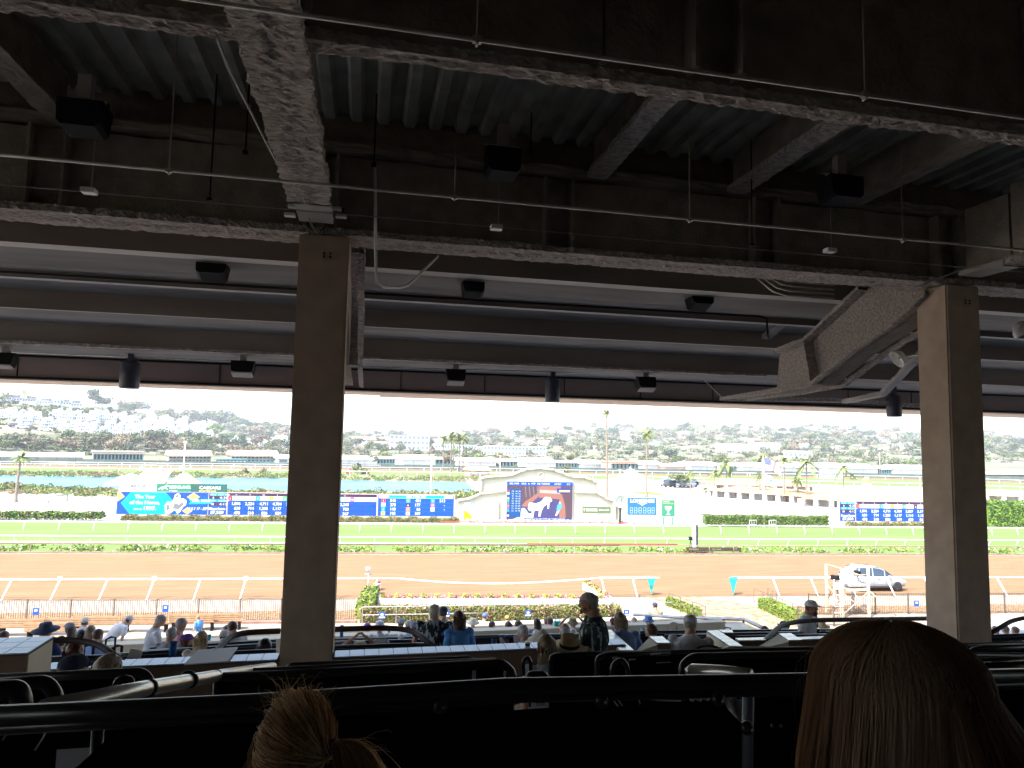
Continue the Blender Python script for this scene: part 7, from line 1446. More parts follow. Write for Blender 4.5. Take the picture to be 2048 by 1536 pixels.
    # shirt
    mb = MB(); tz2 = [(-.10 if not sit else -.02, .165, .125), (.06, .165, .122), (.18, .158, .122), (.32, .178, .134), (.44, .192, .126), (.495, .155, .10), (.535, .09, .08), (.565, .066, .066)]
    mb.tube([tr(0, (-.02 if z > .3 else 0), z) for z, a, b in tz2], [a*bulk for z, a, b in tz2], sh, n=14, ry=[b*bulk for z, a, b in tz2])
    for sx in (-1, 1):
        S_, E_, W_ = H_[sx]; mb.ell(S_, (.074, .074, .070), sh, 10, 8)
        if sleeve > 0.05: q_ = S_.lerp(E_, min(1, sleeve*1.4)); pts = [S_-Vector((sx*.03, 0, 0)), S_.lerp(q_, .5), q_]+([E_.lerp(W_, .85)] if sleeve > .8 else []); mb.tube(pts, [.072, .070, .068]+([.045] if sleeve > .8 else []), sh, n=8)
    if beard == 'apron': pass
    o = mb.build('shirt', R); finish(o, vox, 4)
    # wrinkles
    for v in o.data.vertices: n3 = noise.noise(v.co*9+Vector((npers, 0, 0)))*.007+noise.noise(Vector((v.co.x*24, v.co.y*24, v.co.z*9+npers)))*.0045; v.co += v.normal*n3
    mb = MB()
    tm_ = CL[trousers]; mb.tube([hip+Vector((0, 0, .10)), hip, hip-Vector((0, 0, .08))], [.16*bulk, .17*bulk, .165*bulk], tm_, n=10, ry=[.118*bulk, .13*bulk, .125*bulk])
    for a, b, c in legs: c2 = Vector(b).lerp(Vector(c), .9); mb.tube([a, Vector(a).lerp(Vector(b), .5), b, c2], [.098, .09, .072, .066], tm_, n=8)
    o = mb.build('trousers', R); finish(o, max(vox, .02), 3)
    # hair
    if style != 'bald' or True:
        mb = MB(); th = (1.07 if style == 'short' else 1.10) if style != 'bald' else 1.03; nf_ = 24 if vox < .02 else 14
        def fn(p, q):
            q = rnd_top(p, q); front = p.y > 0.15 and p.z < (0.52 if style != 'bald' else 2.0)
            low = p.z < (-0.45 if style in ('short', 'bald') else -0.75)
            k = 0.86 if (front or low) else 1+0.06*noise.noise(p*5+Vector((npers, 0, 0)))+0.06*noise.noise(p*11)+.03*noise.noise(p*25)
            if style == 'bald' and p.z > 0.25: k = 0.86
            if style in ('short', 'bald') and abs(p.x) > .75 and p.y > -0.1 and p.z < .1: k = 0.86
            return q*k
        mb.ell(hc+Rh@Vector((0, -.008, .008)), (.078*th, .094*th, .113*th*0.98), hm, nf_, nf_-4, R=Rh, fn=fn)
        if style in ('long', 'bob', 'pony', 'vlong'):
            L_ = {'bob': .17, 'long': .32, 'vlong': .46, 'pony': .26}[style]; wd = .086 if style != 'pony' else .035
            n_ = 9; pts, r1, r2 = [], [], []
            for i in range(n_+1):
                t = i/n_; pts.append(hc+Rh@Vector((0, -.045-.04*min(1, t*2), .05))+Vector((0.01*sin(t*5), 0, -L_*t-.03*t))); r1.append(wd*(1.0+.10*sin(t*3))*(1 if t < .75 else 1-.9*(t-.75)/.5)); r2.append((.055 if style != 'pony' else .03)*(1 if t < .7 else 1-(t-.7)*1.5))
            mb.tube(pts, r1, hm, n=12, ry=r2)
            if style != 'pony':
                for k in range(60 if vox < .02 else 0):
                    a = rw.uniform(-1, 1); b = rw.uniform(.3, 1.0); y_ = -.06-.05*sqrt(max(0, 1-a*a)); pp = [hc+Rh@Vector((a*.088, y_*.6, .06))]+[hc+Rh@Vector((a*.098*(1+.1*sin(t*9+k)), y_*1.08, 0))+Vector((0, 0, .03-L_*b*t)) for t in (.25, .5, .75, 1)]; mb.tube(pp, [.006, .007, .007, .006, .002], hm, n=4)
        mb.build('hair', R)
    if hat:
        hcl = CL[hcol or 'white']; mb = MB(); hp_ = hc+Rh@Vector((0, -.004, 0)); Rt = Rh@Matrix.Rotation(0.12, 3, 'X')
        if hat == 'cap':
            mb.lathe([(.096, .035), (.097, .055), (.090, .09), (.066, .118), (.03, .130), (.0, .132)], hp_, hcl, n=18, R=Rt, sx=.93, sy=1.1); vs = []
            for i in range(9): a = radians(28+124*i/8); vs += [(cos(a)*.085, sin(a)*.100, .045), (cos(a)*.080, sin(a)*.100+.075*sin(a)**1.5, .030)]
            vs = [hp_+Rt@Vector(v) for v in vs]; mb.add(vs+[v+Vector((0, 0, .004)) for v in vs], [(2*i, 2*i+1, 2*i+3, 2*i+2) for i in range(8)]+[(18+2*i, 18+2*i+2, 18+2*i+3, 18+2*i+1) for i in range(8)], hcl)
        else:
            prof = {'bucket': [(.135, .005), (.138, .010), (.100, .055), (.096, .06), (.088, .115), (.0, .125)], 'fedora': [(.185, .035), (.188, .042), (.10, .045), (.098, .05), (.086, .135), (.075, .15), (.04, .142), (.0, .138)], 'wide': [(.19, .02), (.192, .026), (.10, .06), (.095, .07), (.08, .13), (.0, .14)], 'cone': [(.20, .0), (.20, .006), (.13, .06), (.07, .12), (.02, .165), (.0, .168)]}[hat]
            mb.lathe(prof, hp_, hcl, n=24, R=Rt, sy=1.08)
        ho = mb.build('hat', R)
        if hat == 'fedora': mb = MB(); mb.lathe([(.1, .046), (.102, .048), (.1, .072), (.096, .074)], hp_, CL['black'], n=24, R=Rt, sy=1.08); bd_ = mb.build('hat_band', R); bd_.parent = ho
        if hat == 'cap' and face: mb = MB(); mb.box(hp_+Rt@Vector((0, .098, .082)), (.045, .006, .022), mat('gold_ink', (0.5, .4, .1)), R=Rt); bd_ = mb.build('cap_badge', R); bd_.parent = ho
    if face:
        for sx in (-1, 1):
            mb = MB(); mb.ell(hd(sx*.031, .078, .012), (.013, .008, .009), eyew, 10, 8, R=Rh); mb.ell(hd(sx*.031, .084, .012), (.006, .004, .006), eyed, 8, 6, R=Rh); mb.build('eye', R)
            mb = MB(); mb.tube([hd(sx*.014, .090, .030), hd(sx*.032, .089, .034), hd(sx*.05, .078, .028)], .004, hm, n=5); mb.build('eyebrow', R)
        mb = MB(); mb.tube([hd(-.024, .082, -.052), hd(0, .092, -.050), hd(.024, .082, -.052)], .0055, mat('lip', (0.32, 0.12, 0.10), 0.5), n=6); mb.build('mouth', R)
    if beard == 'beard': mb = MB(); mb.ell(hd(0, .055, -.085), (.058, .05, .055), HAIR['red'], 14, 10, R=Rh, fn=lambda p, q: q*(1+.08*noise.noise(p*6))); mb.build('beard', R)
    if bag == 'strap': mb = MB(); mb.tube([tr(-.12, -.10, .50), tr(0, -.145, .33), tr(.14, -.13, .10), tr(.17, -.08, .0)], .010, CL['black'], n=5, ry=.006); mb.build('bag_strap', R)
    if bag == 'pack': mb = MB(); mb.box(tr(0, -.20, .26), (.30, .17, .42), CL['green']); o2 = mb.build('backpack', R); bm = bmesh.new(); bm.from_mesh(o2.data); bmesh.ops.bevel(bm, geom=bm.edges[:], offset=.05, segments=3, affect='EDGES'); bm.to_mesh(o2.data); bm.free()
    if bag == 'lanyard': mb = MB(); mb.tube([tr(-.06, .10, .50), tr(0, .15, .36), tr(.06, .10, .50)], .006, CL['black'], n=5); mb.box(tr(0, .16, .33), (.05, .02, .05), CL['black']); mb.build('lanyard', R)
    if bag == 'print': mb = MB(); mb.lathe([(0, 0), (.10, 0), (.10, .004), (0, .004)], tr(0, -.152, .22), CL['floral'], n=24, R=Matrix.Rotation(radians(90), 3, 'X'), sy=1.25); mb.build('shirt_print', R)
    return R
P90 = pi/2
# the people, from left to right; heading 0 looks at the track, negative turns right, positive turns left
person(3, 1264, 15, 'person in a bright blue shirt with brown hair, cut by the left edge', shirt='blue', hair='red', arms='front')
person(84, 1246, 17, 'standing person in a wide dark sun hat wearing a green backpack', pose='stand', shirt='navy', hat='wide', hcol='denim', bag='pack', heading=-.3, arms='front', hair='dark')
person(118, 1274, 15, 'person in a lavender top behind the far left handrail', shirt='lav', hair='brown', arms='down')
person(145, 1246, 13, 'person in a dark cap and tank top facing left', shirt='olive', sleeve=0, hat='cap', hcol='gcap', heading=.9, hair='brown', style='long')
person(161, 1256, 12, 'person in a white cap beside a dark haired one at the left', shirt='white', hat='cap', hcol='white')
person(164, 1261, 14, 'dark haired person leaning left, beside the white cap', shirt='khaki', hair='dark', heading=.5)
person(178, 1253, 14, 'person with tousled tan hair at the left', shirt='khaki', hair='ash', style='bob')
person(189, 1260, 15, 'short haired person in a periwinkle shirt at the left', shirt='sky', hair='brown', heading=-.4)
person(169, 1236, 11, 'person in a white cap and pink shirt on the sunny apron', shirt='pink', hat='cap', hcol='cap', heading=.2)
person(214, 1240, 11, 'person in white bending forward on the sunny apron', pose='stand', shirt='white', hat='cap', hcol='cap', heading=-.7, lean=.9, arms='front')
person(302, 1231, 14, 'standing grey haired man in a loose white shirt facing right', pose='stand', shirt='white', hair='grey', heading=-P90*.75, lean=.22, nod=.3, arms='front', bulk=1.1)
person(352, 1237, 15, 'grey haired man in a pink shirt facing right', shirt='pink', hair='grey', heading=-1.1, nod=.4, arms='front')
person(365, 1250, 12, 'person in white between the pink shirt and the purple cap', shirt='white', hair='sand', heading=.8)
person(338, 1257, 16, 'grey haired man in a slate shirt seen from behind', shirt='grey', hair='grey', heading=-.3, bulk=1.1)
person(364, 1269, 16, 'woman in a purple cap with reddish ponytail', shirt='pink', hat='cap', hcol='purple', hair='red', style='pony', heading=-1.0, arms='face', sleeve=0)
person(401, 1265, 18, 'woman with long loose blond hair', shirt='beige', hair='blond', style='long', sleeve=0)
person(399, 1231, 8, 'small child in blue running on the apron', pose='stand', shirt='blue', hair='ash', Y=27, s=.75, arms='rail', heading=1)
person(447, 1262, 14, 'person in a white cap and grey shirt left of the column', shirt='white', hat='cap', hcol='cap', hair='dark')
person(463, 1250, 11, 'half hidden person facing left beside the beige shirt', shirt='white', hair='brown', heading=1.2, Y=15.5)
person(474, 1245, 15, 'brown haired man in a beige tee turned left', shirt='beige', hair='brown', heading=.7, lean=.2, bulk=1.1)
person(528, 1281, 20, 'person with curly black hair beside the left column', shirt='black', hair='dark', style='bob', Y=9.5)
person(142, 1288, 24, 'person with long dark reddish hair behind the tiled ledge', shirt='grey', hair='red', style='bob', Y=8.9, heading=-.2)
person(122, 1314, 36, 'person in a dark cap in front of the tiled ledge', shirt='black', hat='cap', hcol='dcap', hair='brown', heading=-.9, Y=5.9)
person(208, 1316, 42, 'person with short blond hair in front of the tiled ledge', shirt='black', hair='sand', style='bob', Y=5.2)
person(735, 1248, 11, 'person in a purplish cap behind the left column handrail', shirt='pink', hat='cap', hcol='purple', Y=18)
person(760, 1242, 14, 'person in a white bucket hat and white shirt', shirt='white', hat='bucket', hcol='white', Y=16)
person(805, 1238, 10, 'person in a grey cap above the left column handrail', shirt='white', hat='cap', hcol='gcap', heading=.4, Y=18)
person(818, 1243, 12, 'person in a cream cap next to the grey cap', shirt='white', hat='cap', hcol='cap', Y=16.5)
person(834, 1244, 13, 'person in a slate cap left of the man in the dark patterned shirt', shirt='sky', hat='cap', hcol='gcap', heading=.6, Y=15.5)
person(720, 1281, 15, 'person in a tan straw hat low behind the rail', shirt='beige', hat='bucket', hcol='straw', Y=10.2, arms='up', lean=.0)
person(769, 1282, 14, 'dark haired person low behind the hanging white sheet', shirt='navy', hair='dark', Y=10.8)
person(870, 1208, 19, 'standing man in a white cap and dark patterned shirt looking down', pose='stand', shirt='aloha', hat='cap', hcol='cap', hair='grey', heading=pi-.25, nod=.45, lean=.02, arms='lap', face=True, Y=11.3, detail=.010, bulk=1.3, trousers='denim')
person(888, 1215, 12, 'person in a dark cap behind the man in the patterned shirt', pose='stand', shirt='white', hat='cap', hcol='dcap', Y=14)
person(921, 1224, 24, 'woman with a dark bob in a sky blue tee with a bag strap', pose='stand', shirt='blue', hair='brown', style='long', Y=10.9, bag='strap', heading=.15, bulk=.92, detail=.012, sleeve=.55)
person(947, 1237, 13, 'person in a pale straw sun hat in the far row', shirt='white', hat='wide', hcol='palestraw', Y=19, hair='brown')
person(941, 1269, 15, 'person in a slate cap right of the woman in blue', shirt='grey', hat='cap', hcol='gcap', Y=13)
person(967, 1227, 10, 'person in a blue cap and white shirt far down by the wire fence', shirt='white', hat='cap', hcol='bcap', Y=24, heading=-.8)
person(1015, 1232, 8, 'person in an orange cap by the wire fence', shirt='white', hat='cap', hcol='orange', Y=27)
person(980, 1243, 12, 'short haired boy in the far row turned right', shirt='white', hair='brown', Y=18, heading=-.9)
person(1018, 1244, 13, 'dark haired woman in the far row, first right of the boy', shirt='beige', hair='brown', style='bob', Y=17.5)
person(1041, 1242, 13, 'dark haired person in the far row turned left', shirt='white', hair='brown', style='bob', Y=17.5, heading=.5)
person(1076, 1238, 14, 'woman with long very dark hair in the far row', shirt='lav', hair='dark', style='long', Y=17)
person(1095, 1237, 10, 'person half hidden behind the slate haired one', shirt='beige', hair='brown', Y=19.5)
person(1102, 1236, 12, 'person with slate brown hair beside a teal bag', shirt='beige', hair='brown', Y=17.5, sleeve=0)
person(1148, 1236, 14, 'person in a khaki bucket hat with both hands on the head', shirt='khaki', hat='bucket', hcol='khaki', Y=16.5, arms='up')
person(1052, 1252, 21, 'grey haired man in a teal shirt reading a paper', shirt='teal', hair='white', Y=10.4, arms='lap', heading=.3, bulk=1.1, detail=.013)
person(1075, 1262, 11, 'white haired person beyond the conical straw hat', shirt='white', hair='white', Y=14.5)
person(1087, 1259, 20, 'person in a pale conical straw hat', shirt='palestraw', hat='cone', hcol='palestraw', Y=9.6, arms='face', skin=skin2)
person(1130, 1248, 19, 'white haired man with a close crop beyond the straw fedora', shirt='navy', hair='white', style='bald', Y=10.2, heading=-.3)
person(1148, 1259, 11, 'white haired person between the crop and the standing man', shirt='grey', hair='white', Y=14)
person(1098, 1274, 27, 'woman with very long wavy brown blond hair', shirt='grey', hair='ash', style='vlong', Y=6.6, detail=.013, heading=.1)
person(1144, 1271, 28, 'person in a brown straw fedora with a dark band', shirt='floral', hair='brown', hat='fedora', hcol='straw', Y=6.7, detail=.013, sleeve=.6)
person(1186, 1185, 30, 'standing grey haired man in a palm print shirt looking left', pose='stand', shirt='palm', hair='grey', style='short', skin=skin2, heading=P90*.72, nod=.12, headturn=.15, lean=.03, arms='lap', face=True, Y=7.05, detail=.009, bulk=1.2)
person(1229, 1237, 11, 'person in a maroon and navy cap and white tee', shirt='white', hat='cap', hcol='redcap', Y=17)
person(1249, 1231, 22, 'standing woman with shoulder length blond hair in a blue blouse', pose='stand', shirt='sky', hair='sand', style='bob', Y=9.4, lean=.25, bulk=1.15, detail=.013, sleeve=.6)
person(1271, 1234, 11, 'bald man in white in the far row', shirt='white', hair='grey', style='bald', Y=18)
person(1300, 1231, 13, 'person in a light blue bucket hat', shirt='teal', hat='bucket', hcol='sky', Y=16, hair='blond')
person(1312, 1206, 9, 'standing person in a khaki jacket and dark cap seen from behind', pose='stand', shirt='khaki', hat='cap', hcol='dcap', Y=23, sleeve=1.0, bulk=1.15, arms='front')
person(1311, 1249, 20, 'brown haired boy in a navy shirt turned left', shirt='navy', hair='brown', Y=10.2, heading=.45, detail=.013)
person(1381, 1234, 24, 'man in a white cap and off white tee with a round print on the back', shirt='white', hat='cap', hcol='white', hair='grey', Y=8.7, heading=-.45, headturn=-.35, bulk=1.25, detail=.012, bag='print', lean=.18)
person(1534, 1254, 14, 'brown haired child at the foot of the ramp', shirt='white', hair='brown', Y=12.5)
person(1577, 1244, 14, 'person in a dark cap and blue checked shirt', shirt='plaid', hat='cap', hcol='dcap', Y=13, heading=.5, bulk=1.1, hair='grey')
person(1612, 1198, 19, 'standing bearded man in a white cap and pale tee looking right', pose='stand', shirt='white', hat='cap', hcol='white', hair='red', beard='beard', heading=pi+.55, headturn=.25, arms='rail', face=True, Y=11.0, detail=.010, skin=skin2, bag='lanyard', bulk=1.1)
person(1648, 1243, 13, 'person in a tan straw hat right of the bearded man', shirt='khaki', hat='wide', hcol='straw', Y=16)
for px, py, sh, lab in ((1996, 1253, 'sky', 'person with brown hair right of the right column, first of three'), (2016, 1252, 'pink', 'person in pink right of the right column, second of three'), (2036, 1254, 'beige', 'person in beige right of the right column, third of three')): person(px, py, 12, lab, shirt=sh, hair='ash', Y=16)
# paper read by the man in teal, bag beside the far row, red logo cup
P_ = [D(1027, 1272, 10.7), D(1044, 1268, 10.7), D(1046, 1287, 10.5), D(1030, 1292, 10.5)]; mb = MB(); mb.prism(P_, (0, .01, 0), mat('pink_paper', (0.5, 0.42, 0.5), 0.8)); mb.build('racing_paper', label='pinkish racing paper held by the man in teal', cat='paper', org=P_[3])
c = D(1115, 1249, 17.2); mb = MB(); mb.box(c, (.18, .12, .16), teal); mb.tube(bend([c+Vector((-.06, 0, .08)), c+Vector((-.05, 0, .16)), c+Vector((.05, 0, .16)), c+Vector((.06, 0, .08))]), .01, teal, n=5); mb.build('teal_bag', label='small teal bag beside the slate haired person', cat='bag', org=c)
R = empty('soft_drink_cup', D(1013, 1292, 9.2), 'dark cup with a small red round mark on the rail', 'cup'); c = D(1013, 1281, 9.2); mb = MB(); mb.lathe([(.03, -.09), (.04, .06), (.0, .06)], c, CL['navy'], n=12); mb.build('tumbler', R); mb = MB(); mb.ell(c+Vector((0, -.036, .0)), (.022, .008, .03), leafR, 8, 6); mb.build('mark', R)
# ================================================================= NEAR SEATS AND RAILS
def row_rail(pts, r, drop, label, m=None, panel=None, fasteners=(), joints=(), nm='seat_row_rail', group='black rails and seat backs of the near rows', pj=0):
    P_ = [D(*p) for p in pts]; Q = bend(P_, 7) if len(P_) > 2 else P_; R = empty(nm, P_[0]-Vector((0, 0, drop)), label, 'rail', group); mb = MB(); mb.tube(Q, r, m or blackmetal, n=12); mb.build('tube', R)
    if drop > 0:
        mb = MB(); top = [q-Vector((0, -.012, r*1.1)) for q in Q]; zb = min(q.z for q in Q if True); zmax = max(q.z for q in Q)
        for a, b in zip(top, top[1:]):
            if abs(b.x-a.x) < 1e-4: continue
            za = zmax-drop; mb.add([a, b, Vector((b.x, b.y, min(b.z-.01, za))), Vector((a.x, a.y, min(a.z-.01, za)))], [(0, 1, 2, 3)], panel or fabric); mb.add([a+Vector((0, .012, 0)), b+Vector((0, .012, 0)), Vector((b.x, b.y+.012, min(b.z-.01, za))), Vector((a.x, a.y+.012, min(a.z-.01, za)))], [(3, 2, 1, 0)], panel or fabric)
        mb.build('fabric_panel', R)
    for (px, py, Y) in joints: c = D(px, py, Y); mb = MB(); mb.ell(c, (r*1.5, r*1.3, r*1.35), blackmetal, 12, 8); mb.build('clamp', R)
    return R
# the long barrier right in front of the camera
PB = [D(-60, 1413, 1.95), D(500, 1388, 1.98), D(1010, 1356, 2.02), D(1650, 1345, 2.05), D(2120, 1335, 2.1)]
R = empty('front_barrier', PB[2]-Vector((0, 0, 1)), 'long black padded barrier crossing the whole foreground', 'barrier')
mb = MB(); ty = Vector((0, 0, -.026)); mb.tube([p+ty for p in PB], .026, blackmetal, n=14); mb.build('top_rail', R)
mb = MB(); mb.tube([p+Vector((0, 0, -.054)) for p in PB], .017, blackmetal, n=10); mb.build('lower_rail', R)
mb = MB(); nS = 40
def barr(t): 
    k = t*4; i = min(3, int(k)); return PB[i].lerp(PB[i+1], k-i)
tops = []
fab_top = [(-60, 1640), (60, 1600), (155, 1532), (248, 1448), (500, 1437), (900, 1423), (1200, 1414), (1420, 1402), (1440, 1402), (1497, 1462), (1530, 1462), (1560, 1400), (2120, 1385)]
vs = []; N_ = 90
for i in range(N_+1):
    px = -60+2180*i/N_; py = interp(fab_top, px); Yb = 1.95+0.15*(px+60)/2180; a = D(px, py, Yb+.02); a.y += 0.006*sin(px*.03); vs += [a, Vector((a.x, a.y+.02*sin(px*.02), a.z-.75))]
mb = MB(); mb.add(vs, [(2*i, 2*i+1, 2*i+3, 2*i+2) for i in range(N_)], fabric, True); mb.build('fabric_panel', R)
for px, py in ((245, 1441), (880, 1411), (1203, 1401), (1436, 1398), (1494, 1456)):
    c = D(px, py, 2.0); mb = MB(); mb.ell(c, (.022, .02, .022), blackmetal, 12, 8); mb.ell(c+Vector((.006, -.018, .0)), (.005, .005, .005), galv, 8, 6); mb.build('clamp', R)
mb = MB(); mb.tube([D(1497, 1350, 2.07), D(1493, 1660, 2.07)], .018, mat('grey_post', (0.10, 0.11, 0.14), 0.5, spec=0.4), n=12); mb.build('post', R)
tubem2 = mat('dull_metal', (.12, .12, .12), .5, .5)
mb = MB()
for px, py in ((1478, 1385), (1497, 1383), (1562, 1452), (1545, 1452)): mb.ell(D(px, py, 2.03), (.006, .006, .006), tubem2, 8, 6)
mb.build('hooks', R)
# pale aisle floor and cloth seen under the rail
greyfloor = mat('aisle_floor', (0.55, 0.54, 0.56), 0.6, col2=(0.46, 0.45, 0.48), scale=3)
mb = MB(); P_ = [D(60, 1620, 2.6), D(120, 1520, 2.6), D(235, 1440, 3.3), D(440, 1422, 4.0), D(450, 1436, 3.6), D(330, 1620, 2.5)]
mb.bb((-2.6, 2.35, 8.30), (-0.35, 4.1, 8.36), greyfloor); mb.build('aisle_landing', kind='structure')
cloth2 = mat('pale_canvas', (0.70, 0.72, 0.76), 0.9, col2=(0.55, 0.57, 0.62), scale=6, stretch=(4, 1, 0.4), bump=.4)
for pts, lab in ((((1380, 1377, 2.5), (1418, 1377, 2.5), (1426, 1400, 2.5), (1380, 1402, 2.5)), 'pale cloth folded behind the barrier, left of the post'), (((1440, 1388, 2.3), (1500, 1404, 2.35), (1505, 1462, 2.35), (1482, 1460, 2.3)), 'pale canvas bag flap hanging beside the barrier post')):
    A, B, C_, D_ = [D(*p) for p in pts]; mb = MB(); vs = []
    for j in range(9):
        for i in range(13): u, v = i/12, j/8; p = A.lerp(B, u).lerp(D_.lerp(C_, u), v); vs.append(p+Vector((0, .012*sin(u*19+v*3), 0)))
    mb.add(vs, [(j*13+i, j*13+i+1, j*13+i+14, j*13+i+13) for j in range(8) for i in range(12)], cloth2, True); mb.build('canvas_bag', label=lab, cat='bag', group='pale cloths by the barrier', org=A)
# rails and hooped seat backs between the barrier and the ledge
row_rail([(-60, 1377, 3.2), (92, 1363, 3.2), (113, 1390, 3.2), (113, 1440, 3.2)], .028, .55, 'thick black seat back rail at the lower left, second from the bottom', pj=1)
row_rail([(-60, 1383, 2.6), (35, 1379, 2.6), (43, 1400, 2.6), (43, 1450, 2.6)], .032, .4, 'black padded chair top at the lower left corner')
row_rail([(-60, 1360, 4.3), (285, 1344, 4.3), (301, 1362, 4.3), (301, 1420, 4.3)], .026, .6, 'long black seat back rail under the blond head at the left')
row_rail([(228, 1385, 3.7), (232, 1358, 3.7), (264, 1354, 3.7), (267, 1385, 3.7)], .012, .0, 'small hooped chair arm at the lower left')
row_rail([(362, 1365, 4.4), (366, 1346, 4.4), (386, 1344, 4.4), (388, 1365, 4.4)], .012, .0, 'small hooped chair arm left of the column foot')
mb = MB(); L_ = [D(90, 1420, 2.15), D(295, 1376, 3.0), D(437, 1351, 4.0), D(545, 1334, 5.0)]
R = empty('aisle_handrail', L_[0], 'shiny tubular handrail catching light, rising from the lower left to the left column', 'handrail')
tubem = mat('polished_tube', (0.42, 0.40, 0.37), 0.3, 0.7, bump=.05, bscale=20); mb.tube(L_, .030, tubem, n=14); mb.build('tube', R); mb = MB()
for px, py, Y in ((297, 1376, 3.0), (381, 1361, 3.5), (430, 1352, 3.95), (480, 1344, 4.4)): c = D(px, py, Y); e = (L_[2]-L_[1]).normalized(); mb.tube([c-e*.012, c+e*.012], .0335, black, n=14)
mb.build('joints', R); mb = MB()
for px, py, Y in ((435, 1353, 4.0), (200, 1397, 2.6)): c = D(px, py, Y); mb.tube([c, c-Vector((0, 0, .8))], .02, blackmetal, n=8)
mb.build('posts', R)
row_rail([(433, 1354, 4.0), (560, 1350, 3.9), (1005, 1326, 3.9), (1026, 1345, 3.9), (1028, 1390, 3.9)], .024, .75, 'long black seat back rail left of the fedora, nearer one')
row_rail([(570, 1345, 5.0), (580, 1331, 5.0), (940, 1317, 5.0), (955, 1330, 5.0)], .02, .65, 'long black seat back rail left of the fedora, farther one')
row_rail([(480, 1344, 4.5), (800, 1328, 4.5), (990, 1322, 4.5)], .02, .5, 'long black seat back rail left of the fedora, middle one')
row_rail([(1101, 1400, 5.2), (1101, 1314, 5.2), (1118, 1309, 5.2), (1660, 1297, 5.2), (2120, 1285, 5.2)], .018, .6, 'long black seat back rail right of centre, farthest one')
row_rail([(1194, 1400, 4.4), (1194, 1316, 4.4), (1212, 1309, 4.4), (1340, 1306, 4.4)], .016, .0, 'hooped black seat frame behind the straw fedora')
row_rail([(1363, 1400, 3.7), (1364, 1330, 3.7), (1384, 1313, 3.7), (1600, 1308, 3.7), (2120, 1312, 3.7)], .02, .6, 'long black seat back rail right of centre, nearer one')
row_rail([(1047, 1350, 4.6), (1046, 1322, 4.6), (1055, 1314, 4.6), (1061, 1322, 4.6), (1062, 1350, 4.6)], .013, .0, 'narrow upright hooped chair arm left of the long brown blond hair')
row_rail([(1056, 1360, 3.4), (1060, 1348, 3.4), (1088, 1348, 3.4), (1096, 1362, 3.4)], .016, .12, 'low shiny chair arm under the long brown blond hair')
row_rail([(1223, 1360, 3.6), (1225, 1330, 3.6), (1242, 1318, 3.6), (1254, 1330, 3.6), (1258, 1360, 3.6)], .013, .0, 'hooped chair arm right of the straw fedora')
row_rail([(1936, 1330, 4.3), (1940, 1303, 4.3), (1962, 1297, 4.3), (2120, 1292, 4.3)], .022, .5, 'black seat back rail right of the large brown hair, farther one')
row_rail([(1900, 1325, 3.6), (2120, 1318, 3.6)], .022, .6, 'black seat back rail right of the large brown hair, middle one')
row_rail([(1900, 1338, 2.8), (2120, 1328, 2.8)], .024, .6, 'black seat back rail right of the large brown hair, nearest one')
L_ = [D(1374, 1346, 2.9), D(1386, 1340, 2.9), D(1500, 1347, 2.6)]; mb = MB(); mb.tube([L_[0], L_[1], L_[1].lerp(L_[2], .5), L_[2]], [.02, .027, .027, .022], tubem, n=14); mb.build('short_tube', label='short shiny tube end lying behind the barrier', cat='handrail', org=L_[0])
L_ = [D(1440, 1303, 5.6), D(1460, 1299, 5.6), D(1640, 1300, 5.6)]; mb = MB(); mb.tube(L_, [.02, .03, .03], tubem, n=12); mb.build('short_tube', label='thin shiny tube end beside the small pier at the right', cat='handrail', org=L_[0])
# cup holders, labels and small glints on the dark seats
for px, py, Y, w_, h_, lab in ((1230, 1316, 4.3, .035, .012, 'small pale tag on the seat frame behind the fedora'), (1327, 1325, 4.2, .10, .004, 'thin bright edge of a folded tray right of the fedora'), (1265, 1319, 5.0, .05, .006, 'small bright clip on the far seat rail'), (1312, 1308, 4.3, .07, .008, 'small white sticker on the near seat rail'), (1080, 1409, 1.93, .028, .009, 'tiny faded label on the barrier fabric'), (1010, 1352, 3.7, .012, .05, 'thin pale upright edge beside the nearer rail'), (948, 1351, 3.7, .02, .05, 'small dim cup seen through the nearer rail')):
    c = D(px, py, Y); mb = MB(); mb.box(c, (w_, .006, h_), mat('dim_label', (0.35, 0.36, 0.4), .6)); mb.build('seat_tag', label=lab, cat='tag', group='small tags and glints on the seats', org=c)
for k, (a, b) in enumerate((((1225, 1398, 2.6), (1243, 1428, 2.6)), ((1235, 1398, 2.6), (1252, 1428, 2.6)), ((98, 1400 + 50, 2.5), (70, 1500, 2.5)), ((30, 1440, 2.5), (5, 1480, 2.5)), ((1277, 1399, 2.6), (1279, 1412, 2.6)))):
    a, b = D(*a), D(*b); mb = MB(); mb.tube([a, (a+b)/2+Vector((.004, 0, 0)), b], .0025, galv, n=5); mb.build('seat_strut', label=['left one of two thin bright struts under the barrier rail', 'right one of two thin bright struts under the barrier rail', 'upper thin bright strut at the lower left', 'lower thin bright strut at the lower left', 'short bent wire end under the barrier rail'][k], cat='strut', group='thin struts of folded chairs', org=a)
mb = MB(); mb.tube([D(1277, 1398, 2.6), D(1283, 1396, 2.6), D(1320, 1401, 2.6), D(1362, 1402, 2.6)], .0025, galv, n=5); mb.build('seat_wire', label='thin bright seat wire under the barrier rail', cat='strut', org=D(1277, 1398, 2.6))

